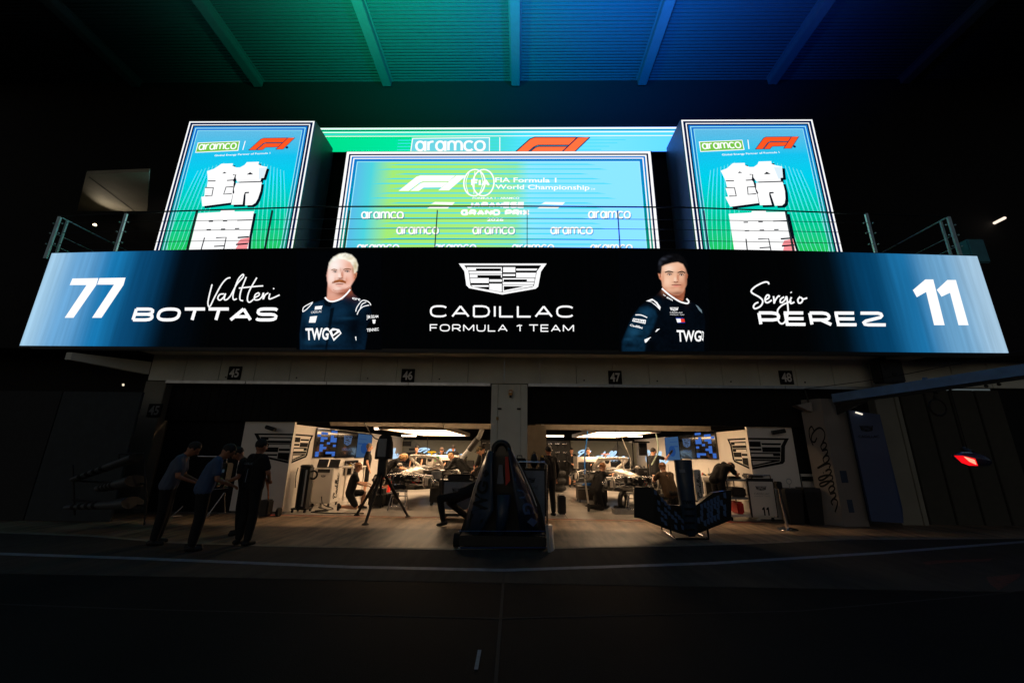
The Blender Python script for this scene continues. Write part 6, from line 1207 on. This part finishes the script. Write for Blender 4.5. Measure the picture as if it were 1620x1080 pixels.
for s, pts in ((-1, [(1034, 772), (1003, 772), (1007, 817), (1028, 826), (1064, 840), (1088, 847), (1080, 800), (1056, 798)]), (1, [(1097, 802), (1112, 791), (1128, 779), (1157, 775), (1157, 822), (1140, 829), (1101, 845)])):
    b = MB(); b.prism([w3(*p, Yw - .02) for p in pts], (0, .12, 0), CARB); part('wing_plate', b, T)
    A = Art(lambda u, v: w3(u, v, Yw - .03), (0, -1, 0), .003)
    for i in range(9):
        for j in range(5):
            if s < 0: u = 1034 + i * 5.4; v = 774 + i * 5.6 + j * 10.5; lim = 826 + (u - 1034) * .36
            else: u = 1102 + i * 5.2; v = 800 - i * 2.6 + j * 9.5; lim = 842 - (u - 1102) * .42
            if v + 8 < lim and rnd.random() < .72: A.poly([(u, v), (u + 4.4, v + (2.4 if s < 0 else -1.4)), (u + 5.6, v + 9), (u + 1.2, v + 7.4)], BW, 1)
    part('wing_pattern', A.mb, T)
b = MB(); b.prism([w3(1003, 770, Yw - .06), w3(1003, 818, Yw - .06), w3(1034, 822, Yw - .06), w3(1034, 770, Yw - .06)], (0, -.02, 0), BLACK); part('endplate', b, T)
T2 = thing('wing_rack', 'low chrome tube rack holding up the front wing', 'rack', (3.35, 8.6, 0)); b = MB()
g0, g1, g2, g3 = G(1047, 838, .03), G(1069, 852, .03), G(1121, 852, .03), G(1103, 843, .03)
b.path([g0, g1], .022, CHROME); b.path([g2, g3], .022, CHROME); b.path([g1, g2], .018, DARKM); part('rail', b, T2)
b = MB(); [b.tube(p, p + Vector((0, 0, .2)), .016, DARKM) for p in (g0, g0.lerp(g1, .7), g3, g2)]; part('upright', b, T2)

# engine cover on its dolly
T = thing('engine_cover', 'dark engine cover with upright lettering stood on end in the middle foreground', 'race car part', (-.25, 7.7, .2)); Ye = 7.55
def e3(u, v, y=Ye): return W(u, v, y)
def sheet(L, R, y0, y1, bul):
    rows = []
    for (a, c) in zip(L, R):
        rows.append([e3(a[0] + (c[0] - a[0]) * t, a[1] + (c[1] - a[1]) * t, y0 + (y1 - y0) * t) + Vector((0, -bul * sin(pi * t), 0)) for t in (0, .2, .4, .6, .8, 1)])
    return rows
Lf = sheet([(774, 712), (763, 738), (751, 772), (742, 805), (736, 844)], [(780, 714), (779, 742), (780, 776), (781, 806), (758, 845)], 7.8, 7.45, .06)
Rf = sheet([(803, 708), (808, 742), (812, 776), (818, 806), (822, 838)], [(806, 709), (822, 740), (838, 775), (849, 805), (857, 838)], 7.45, 7.8, .06)
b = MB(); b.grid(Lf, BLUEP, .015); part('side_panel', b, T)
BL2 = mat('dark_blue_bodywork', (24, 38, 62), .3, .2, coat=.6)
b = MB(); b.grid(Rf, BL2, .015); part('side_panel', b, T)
b = MB(); b.grid(sheet([(787, 782), (786, 815), (784, 846)], [(808, 782), (804, 815), (797, 846)], 7.42, 7.42, .05), BLUEP, .01); part('centre_strip', b, T)
b = MB(); b.prism([e3(*p, 7.86) for p in [(780, 716), (788, 701), (800, 699), (806, 712), (830, 745), (855, 800), (866, 846), (726, 846), (741, 805), (762, 745)]], (0, .3, 0), CARB); part('inner_shell', b, T)
b = MB(); c = e3(793, 712, 7.75); b.torus(c, .14, .055, BLACK, n=16, a0=radians(-10), a1=radians(190)); part('roll_hoop', b, T)
b = MB(); b.path([e3(773, 712, 7.82), e3(762, 738, 7.82), e3(750, 772, 7.82), e3(741, 805, 7.82)], .009, WHITEG, 6); part('lit_edge', b, T); b = MB(); b.path([e3(807, 709, 7.78), e3(824, 740, 7.78), e3(840, 775, 7.78), e3(849, 800, 7.78)], .009, WHITEG, 6); part('lit_edge', b, T)  # pale tubes stand in for garage light caught on the panel edges
b = MB(); b.prism([e3(799, 722, 7.6), e3(804, 722, 7.6), e3(807, 760, 7.6), e3(800, 768, 7.6)], (0, .08, 0), RED); part('red_insert', b, T)
b = MB(); b.prism([e3(789, 735, 7.7), e3(795, 735, 7.7), e3(797, 765, 7.7), e3(786, 765, 7.7)], (0, .05, 0), BLUED); part('grey_insert', b, T)
A = Art(lambda u, v: e3(u, v, 7.36 if u < 800 else 7.36), (0, -1, 0), .002)
def on(rows_):                                     # lettering laid on the curved panels
    def f(s, t):
        s = min(max(s, 0), .999); t = min(max(t, 0), .999); i = s * (len(rows_) - 1); j = t * 5; a, c = int(i), int(j); fa, fc = i - a, j - c
        return (rows_[a][c] * (1 - fa) + rows_[a + 1][c] * fa) * (1 - fc) + (rows_[a][c + 1] * (1 - fa) + rows_[a + 1][c + 1] * fa) * fc + Vector((0, -.03, 0))
    return f
A = Art(on(Lf), (0, -1, 0), .002)
A.text('TWG', [(.93, .1), (.4, .1), (.4, .72), (.93, .78)], PRINT, 1, .03)
A.poly([(.26, .45), (.31, .2), (.36, .45), (.31, .75)], PRINT, 1); part('lettering', A.mb, T)
A = Art(on(Rf), (0, -1, 0), .002)
A.text('TWG', [(.3, .9), (.8, .93), (.8, .3), (.3, .2)], MATS['wing_blue'], 1, .03)
A.poly([(.84, .65), (.89, .92), (.95, .65), (.89, .4)], MATS['wing_blue'], 1); part('lettering', A.mb, T)
T = thing('cover_dolly', 'low wheeled dolly with two blue edged rails under the engine cover', 'trolley', (-.25, 7.4, 0))
b = MB()
for v in (840, 866): a, c = e3(727, v, 7.33), e3(866, v, 7.33); b.tube(a, c, .012, mat('blue_rail', (40, 58, 96), .35, .6)); b.ball(a, .02, CHROME); b.ball(c, .02, CHROME)
part('rail', b, T)
b = MB(); b.bev(-1.0, .48, 7.35, 8.1, .04, .2, BLACK, .02); part('deck', b, T)
for x in (-1.05, .42): b = MB(); b.tube((x - .05, 7.5, .11), (x + .05, 7.5, .11), .105, RUBBER, n=20); part('wheel', b, T)
T = thing('white_pad', 'upright grey padded rest with its lit edge painted white, leaning at the right wheel of the dolly', 'pad', (.6, 7.3, 0)); b = MB(); r_ = []
q0 = [e3(863, 832, 7.3), e3(867, 830, 7.3), e3(873, 834, 7.3)]; q1 = [e3(867, 874, 7.2), e3(871, 877, 7.2), e3(877, 874, 7.2)]
b.prism([q0[0], q0[1], q1[1], q1[0]], (0, .12, 0), GREYT); b.prism([q0[1] + Vector((.004, 0, 0)), q0[2] + Vector((0, .12, 0)), q1[2] + Vector((0, .12, 0)), q1[1] + Vector((.004, 0, 0))], (.03, .12, 0), WHITEG); part('body', b, T);  # white right strip paints the edge lit from the garage
# boards on trolleys behind the cover
def board(label, u0, v0, u1, v1, Y, left):
    a, c = W(u0, v0, Y), W(u1, v1, Y); T = thing('board_trolley', label, 'trolley', ((a.x + c.x) / 2, Y, 0), 0, 'grey shield boards on tube trolleys')
    b = MB(); b.bev(a.x, c.x, Y, Y + .03, max(c.z, .12), a.z, BLUED, .008); part('board', b, T)
    b = MB(); zt = a.z + .12; b.path([(a.x - .04, Y + .02, .06), (a.x - .04, Y + .02, zt), (a.x, Y + .02, zt + .05), (c.x, Y + .02, zt + .05), (c.x + .05, Y + .02, zt), (c.x + .05, Y + .02, .06)], .018, CHROME if not left else DARKM); b.box(a.x - .03, c.x + .03, Y + .035, Y + .5, a.z - .02, a.z + .04, BLACK); b.box(a.x - .03, c.x + .03, Y + .035, Y + .5, .1, .16, BLACK); part('frame', b, T)
    A = Art(lambda x, z: Vector((x, Y, z)), (0, -1, 0), .002); w = c.x - a.x; cx = a.x + w * .5; crest(A, fit(cx - w * .22, a.z - .14, cx + w * .22, a.z - .24), PRINT, 1); A.text('CADILLAC', [(cx - w * .3, a.z - .3), (cx + w * .3, a.z - .3), (cx + w * .3, a.z - .35), (cx - w * .3, a.z - .35)], mat('dark_grey_print', (70, 74, 80), .6), 1); part('lettering', A.mb, T)
    casters(T, (a.x, c.x), (Y + .05, Y + .45), .05)
board('grey shield board on a chrome tube trolley right of the engine cover', 812, 744, 862, 832, 8.6, False)
board('grey shield board on a dark trolley left of the engine cover', 703, 762, 745, 806, 10.0, True)
for i, (u, v, w_, h_, n_, lab) in enumerate(((822, 716, .14, .2, 'tool_box', 'black tool box on the trolley right of the engine cover, nearest the hoop'), (845, 712, .12, .3, 'helmet_bag', 'black bag standing on the right trolley'), (858, 722, .1, .22, 'canister', 'black canister with brass cap at the right end of the trolley'), (722, 744, .2, .12, 'parts_crate', 'black parts crate on the trolley left of the engine cover'), (738, 741, .1, .18, 'tool_pouch', 'dark pouch on the left trolley beside the cover'))):
    Yo = 8.78 if i < 3 else 10.2; c = W(u, v, Yo); zb = (W(812, 744, 8.6).z if i < 3 else W(703, 762, 10.0).z) + .045; b = MB()
    if n_ == 'canister': b.tube((c.x, Yo, zb), (c.x, Yo, zb + h_), .06, BLACK, .05, 14); b.tube((c.x, Yo, zb + h_), (c.x, Yo, zb + h_ + .04), .025, mat('brass', (200, 160, 70), .3, .9), .02)
    elif n_ == 'helmet_bag': b.ball((c.x, Yo, zb + h_ / 2), h_ / 2, BLACK, 14, 9, (.55, .6, 1)); b.torus((c.x, Yo, zb + h_), .03, .01, BLACK, n=14)
    else: b.bev(c.x - w_, c.x + w_, Yo - .1, Yo + .1, zb, zb + h_, BLACK, .02); b.path([(c.x - .05, Yo, zb + h_), (c.x - .05, Yo, zb + h_ + .05), (c.x + .05, Yo, zb + h_ + .05), (c.x + .05, Yo, zb + h_)], .008, DARKM)
    solo(n_, b, lab, n_.replace('_', ' '), base=(c.x, Yo, zb))
b = MB(); a = G(866, 800); b.bev(1.02, 1.22, 10.9, 11.3, .05, .5, BLACK, .03); solo('rolling_case', b, 'small black rolling case just right of the shield board', 'case', base=(1.12, 11.1, 0))

# trolley where the men gather, and the sack truck by the partition
T = thing('steel_trolley', 'steel tube trolley with a small display where the blue shirted men bend', 'trolley', (-5.0, 8.0, 0)); b = MB(); c = W(360, 722, 8.2)
b.path([(c.x - .6, 8.2, c.z), (c.x - .05, 8.2, c.z), (c.x, 8.2, c.z - .05), (c.x, 8.2, c.z - .25)], .014, CHROME); b.path([W(325, 775, 8.1), W(361, 771, 8.3)], .012, CHROME); b.path([W(355, 779, 8.2), W(328, 816, 8.1), W(356, 811, 8.4), W(355, 779, 8.2)], .01, CHROME); b.path([W(290, 800, 8.0), W(272, 817, 8.0), W(288, 815, 8.2)], .01, CHROME); part('frame', b, T)
b = MB(); p = W(353, 757, 8.2); b.bev(p.x - .28, p.x + .06, 8.15, 8.35, p.z - .15, p.z + .3, BLACK, .02); part('display_box', b, T); b = MB(); b.box(p.x - .09, p.x + .03, 8.144, 8.15, p.z + .12, p.z + .18, emi('small_screen', (60, 75, 85), .35)); b.box(p.x - .04, p.x + .02, 8.14, 8.15, p.z - .08, p.z + .02, emi('small_screen2', (90, 100, 70), .35)); part('screen', b, T)
T = thing('hand_truck', 'black hand truck with orange brown tubes left of the emblem wall', 'hand truck', (-6.1, 10.2, 0)); b = MB(); OT = mat('bronze_tube', (150, 95, 60), .3, .8)
P_ = lambda u, v: W(u, v, 10.2)
b.path([P_(411, 702), P_(416, 722), P_(422, 724)], .025, OT); b.path([P_(425, 724), P_(424, 760), P_(425, 812)], .018, OT); b.path([P_(412, 810), P_(413, 760), P_(418, 745), P_(424, 775)], .016, OT); part('tube_frame', b, T); b = MB(); b.tube(P_(405, 719.5), P_(419, 720), .014, CHROME); part('handle_bar', b, T)
b = MB(); a = P_(414, 790); c = P_(425, 816); b.bev(a.x, c.x, 10.1, 10.35, c.z, a.z, BLACK, .03); part('pump', b, T); 
for u in (413, 437): b = MB(); a = P_(u, 812); b.tube((a.x - .03, 10.3, .1), (a.x + .03, 10.3, .1), .1, RUBBER, n=18); part('wheel', b, T)

# pit tower with boom
T = thing('pit_tower', 'white tower with tall black script and a blue side panel at right', 'tower', (7.6, 10.2, 0))
A0, B0, C0 = Vector((7.19, 10.37, .012)), Vector((7.45, 10.0, .012)), Vector((8.1, 10.1, .012)); D0 = Vector((7.9, 10.6, .012)); H = 2.75
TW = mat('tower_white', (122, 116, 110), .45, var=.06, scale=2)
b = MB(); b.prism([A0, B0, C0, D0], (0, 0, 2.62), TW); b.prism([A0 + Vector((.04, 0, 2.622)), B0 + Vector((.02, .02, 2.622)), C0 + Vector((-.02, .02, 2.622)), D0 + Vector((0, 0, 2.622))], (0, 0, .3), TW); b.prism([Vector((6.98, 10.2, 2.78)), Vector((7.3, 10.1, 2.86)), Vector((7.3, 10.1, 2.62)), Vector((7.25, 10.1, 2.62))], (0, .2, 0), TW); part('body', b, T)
nl = (B0 - A0).cross(Vector((0, 0, 1))).normalized(); nr = (C0 - B0).cross(Vector((0, 0, 1))).normalized()
A = Art(lambda s, z: A0 + (B0 - A0) * s + Vector((0, 0, z)), nl, .003)
script(A, lambda a, c: (.25 + c * .36, 2.25 - a * .30), .045, PRINT, 2)
b = A.mb; A = Art(lambda s, z: B0 + (C0 - B0) * s + Vector((0, 0, z)), nr, .003)
WN = mat('window_glass', (60, 72, 90), .1, coat=.5)
part('lettering', b, T); A.rect(.22, .95, .5, 1.22, WN, 1); A.rect(.28, .3, .5, .58, WN, 1); part('window', A.mb, T)
b = MB(); p0, p1 = Vector((8.02, 9.92, .15)), Vector((8.55, 9.72, .15)); b.prism([p0, p1, p1 + Vector((.05, 0, .3)), p1 + Vector((.02, 0, 2.38)), p0 + Vector((0, 0, 2.5))], (.02, .08, 0), mat('tower_blue', (26, 54, 98), .45, var=.05)); part('side_panel', b, T)
nn = (p1 - p0).cross(Vector((0, 0, 1))).normalized(); A = Art(lambda s, z: p0 + (p1 - p0) * s + Vector((0, 0, z)), nn, .004); crest(A, fit(.25, 2.12, .72, 1.98), PRINT, 2); A.text('CADILLAC', [(.15, 1.9), (.85, 1.9), (.85, 1.84), (.15, 1.84)], PRINT, 2); part('panel_print', A.mb, T)
b = MB(); a = W(1325, 632, 10.0); e = G(1625, 590, 3.1)
def beam(b, P0, P1, w, h, m):
    d = (P1 - P0).normalized(); s = Vector((-d.y, d.x, 0)).normalized() * w / 2; u = Vector((0, 0, h / 2)); v = [P0 - s - u, P0 + s - u, P0 + s + u, P0 - s + u, P1 - s - u, P1 + s - u, P1 + s + u, P1 - s + u]
    b.add(v, [(0, 3, 2, 1), (4, 5, 6, 7), (0, 1, 5, 4), (2, 3, 7, 6), (0, 4, 7, 3), (1, 2, 6, 5)], m)
P0 = Vector((7.75, 9.95, 2.93)); P1 = Vector((9.2, 7.0, 3.12)); P1 = P0 + (P1 - P0) * 1.25
BMM = mat('boom_paint', (92, 128, 172), .5, .1); beam(b, P0, P1, .16, .2, BMM); part('boom', b, T)
b = MB(); d = (P1 - P0); beam(b, P0 + Vector((0, 0, -.14)), P0 + d * .95 + Vector((0, 0, -.13)), .08, .05, BLACK)
for t in (.45, .5, .62, .66): q = P0 + d * t + Vector((0, 0, -.19)); b.ball(q, .03, BLACK, 8, 6)
for t in (.42, .8): q = P0 + d * t; b.box(q.x - .03, q.x + .03, q.y - .03, q.y + .03, q.z + .1, q.z + .15, BMM)
b.prism([P0 + Vector((0, 0, -.12)), P0 + d * .2 + Vector((0, 0, -.12)), P0 + Vector((0, 0, -.4))], (.03, .03, 0), BLACK); part('boom_rail', b, T)
b = MB(); q = P0 + d * .44 + Vector((0, 0, -.12)); b.torus(q + Vector((0, 0, -.36)), .16, .012, RUBBER); b.torus(q + Vector((.01, .02, -.37)), .17, .01, RUBBER); b.tube(q, q + Vector((0, 0, -.2)), .012, RUBBER); b.bev(q.x - .03, q.x + .03, q.y - .03, q.y + .03, q.z - .2, q.z - .12, BLACK, .008); part('cable_coil', b, T)
b = MB(); q = Vector((7.3, 10.2, 2.85)); b.tube(q, q + Vector((-.05, 0, .35)), .02, BLACK); part('aerial', b, T)
hose('guy_wire', 'thin black wire running from the tower aerial to the upper right', [tuple(q + Vector((-.05, 0, .35))), (8.7, 9.6, 3.37), (9.6, 8.4, 3.55), (10.5, 7.2, 3.75)], .008, RUBBER, 'wire')
b = MB(); c = W(1407, 588, 9.9); b.bev(c.x - .3, c.x + .28, 9.8, 10.1, c.z - .28, c.z + .3, BLACK, .03); b.tube((c.x + .02, 9.79, c.z - .08), (c.x + .02, 9.8, c.z - .08), .06, DARKM); b.tube((c.x - .14, 9.79, c.z + .1), (c.x - .14, 9.8, c.z + .1), .06, DARKM); b.box(c.x - .05, c.x + .05, 9.95, 10.35, c.z + .2, 3.98, DARKM); solo('speaker_cluster', b, 'black speaker unit hanging under the banner above the boom', 'speaker', base=(c.x, 9.95, c.z - .28))
b = MB(); b.tube(W(1354, 652, 9.8), W(1364, 655, 9.8), .02, emi('work_lamp', (255, 245, 225), 1.0)); solo('work_lamp', b, 'small slanted white lamp strip at the top of the blue tower side', 'lamp', base=W(1358, 654, 9.8))
T = thing('rear_light_pod', 'glossy dark pod with a glowing red wedge light at far right', 'lamp', W(1537, 728, 8.07)); c = W(1537, 726, 8.07)
b = MB(); b.ball(c, .33, mat('pod_shell', (60, 62, 90), .2, .3, coat=.8), 24, 14, (.95, .6, .42), Matrix.Rotation(radians(10), 3, 'Y')); b.tube(c + Vector((0, 0, .1)), c + Vector((0, .1, .2)), .08, BLACK, .05); part('shell', b, T)
b = MB(); Yl = 7.76; b.prism([W(1523, 720.5, Yl), W(1543, 725, Yl), W(1547.5, 736.5, Yl), W(1535, 732, Yl)], (0, .15, 0), emi('red_rim', None, 1.2, [1.0, .005, .01])); Yl = 7.74; b.prism([W(1526, 722, Yl), W(1542, 727, Yl), W(1545, 734.5, Yl), W(1535, 730, Yl)], (0, .015, 0), emi('red_light', None, 1.5, [1.0, .33, .2])); part('light', b, T)
b = MB(); b.tube((c.x, 8.1, c.z + .15), (c.x, 8.1, 2.9), .008, FABK); part('hanger', b, T)
# left: dim light wall, nose cone rack
T = thing('left_partition', 'dim blue grey partition panel at far left under the side beam', 'partition', (-10, 9.0, 0)); b = MB(); a, c = W(100, 620, 9.2), W(226, 620, 9.2); b.bev(a.x, c.x, 9.2, 9.26, .01, c.z, mat('dim_panel', (40, 46, 50), .8), .01); b.box(a.x - 4, a.x - .02, 9.2, 9.26, .01, c.z, WALLD); part('panel', b, T)
b = MB(); b.tube(W(195, 607, 9.9), W(195, 610, 9.9), .02, emi('led_dot', (255, 240, 210), 1.0)); solo('status_lamp', b, 'tiny white lamp dot under the left side beam', 'lamp', base=W(195, 608, 9.9))
T = thing('nose_rack', 'dark rack holding long white striped nose cones at far left', 'rack', (-8.2, 8.2, 0)); b = MB(); Yn = 8.3
b.path([W(188, 735, Yn), W(188, 718, Yn), W(228, 717, Yn), W(232, 790, Yn), W(228, 830, Yn)], .016, DARKM); b.path([W(115, 735, Yn), W(118, 815, Yn)], .016, DARKM); b.path([W(115, 790, Yn), W(230, 800, Yn)], .02, DARKM); b.path([W(115, 760, Yn), W(230, 765, Yn)], .02, DARKM); part('frame', b, T)
NCW = mat('nose_grey_white', (74, 76, 78), .45)
def nose(label, u0, v0, u1, v1, wa, wb, m_):
    a = W(u0, v0, Yn - .1); c = W(u1, v1, Yn - .1); b = MB(); d = c - a; rows = []
    for k in range(9):
        t = k / 8; p = a + d * t; r = wa + (wb - wa) * t; rows.append([p + Vector((-.25 * r * cos(q), r * 1.2 * sin(q) + 0, r * .55 * cos(q))) for q in [2 * pi * i / 16 for i in range(17)]])
    b.grid(rows, m_); b.poly(rows[0][:-1], BLACK); b.poly(rows[-1][:-1][::-1], BLACK); T = thing('nose_cone', label, 'nose cone', a, 0, 'nose cones on the left rack'); part('shell', b, T)
    b = MB(); d = (c - a)
    for t in (.12, .24, .36, .48):
        rr = []
        for tt in (t, t + .06):
            p = a + d * tt; r = (wa + (wb - wa) * tt) * 1.03; rr.append([p + Vector((-.25 * r * cos(q), r * 1.2 * sin(q), r * .55 * cos(q))) for q in [2 * pi * i / 16 for i in range(17)]])
        b.grid(rr, PRINT)
    part('stripe', b, T)
nose('topmost long nose cone with dark bars on the left rack', 118, 758, 215, 723, .08, .13, NCW)
nose('second nose cone, white end towards the men, on the left rack', 160, 772, 215, 760, .12, .2, NCW)
nose('lowest nose cone on the left rack, pointing left', 108, 802, 210, 795, .08, .2, NCW)

# ================================================================== LIGHT
w = bpy.data.worlds.new('World'); S.world = w; w.use_nodes = True; n = w.node_tree.nodes; l = w.node_tree.links
sky = n.new('ShaderNodeTexSky'); sky.sky_type = 'NISHITA'; sky.sun_disc = False; sky.sun_elevation = radians(22); sky.sun_rotation = radians(200); sky.sun_intensity = .2
hs = n.new('ShaderNodeHueSaturation'); l.new(sky.outputs[0], hs.inputs['Color']); hs.inputs['Saturation'].default_value = .75
bg = n['Background']; l.new(hs.outputs[0], bg.inputs['Color']); bg.inputs['Strength'].default_value = .012
def spot(name, loc, tgt, e, col, size, rad=.15):
    d = bpy.data.lights.new(name, 'SPOT'); d.energy = e; d.color = col; d.spot_size = radians(size); d.spot_blend = 1.0; d.shadow_soft_size = rad
    o = bpy.data.objects.new(name, d); COL.objects.link(o); o.location = loc; o.rotation_euler = (Vector(tgt) - Vector(loc)).to_track_quat('-Z', 'Y').to_euler(); return o
# coloured floodlights hung on rods in front of the screens, aimed up at the canopy
for x, c, e, lab in ((-8.2, (.0, .75, .50), 300, 'outermost left floodlight washing the canopy dark teal'), (-4.2, (.0, 1.0, .50), 2900, 'floodlight washing the canopy green, left of the centre beam'), (-.6, (.0, .55, .9), 2600, 'floodlight under the centre beam washing it teal blue'), (3.2, (.0, .20, 1.0), 4600, 'floodlight washing the canopy blue, right of the centre beam'), (7.4, (.0, .10, 1.0), 1000, 'outermost right floodlight washing the canopy deep blue')):
    b = MB(); b.bev(x - .16, x + .16, 6.05, 6.3, 11.75, 11.9, DARKM, .02); b.tube((x, 6.15, 11.7), (x, 6.15, 11.75), .1, DARKM, n=16); b.tube((x - .15, 6.02, 11.8), (x - .15, 6.02, Z - .01), .012, DARKM); b.tube((x + .15, 6.02, 11.8), (x + .15, 6.02, Z - .01), .012, DARKM)
    solo('floodlight', b, lab, 'floodlight', group='coloured floodlights under the canopy', base=(x, 6.17, 11.7)); spot('flood', (x, 6.17, 12.0), (x, 8.6, Z), e, c, 124)

vs = S.view_settings; vs.view_transform = 'Standard'; vs.look = 'None'; vs.exposure = 0; vs.gamma = 1
S.cycles.use_denoising = True; S.cycles.sample_clamp_indirect = 4; S.cycles.max_bounces = 6; S.cycles.use_light_tree = True
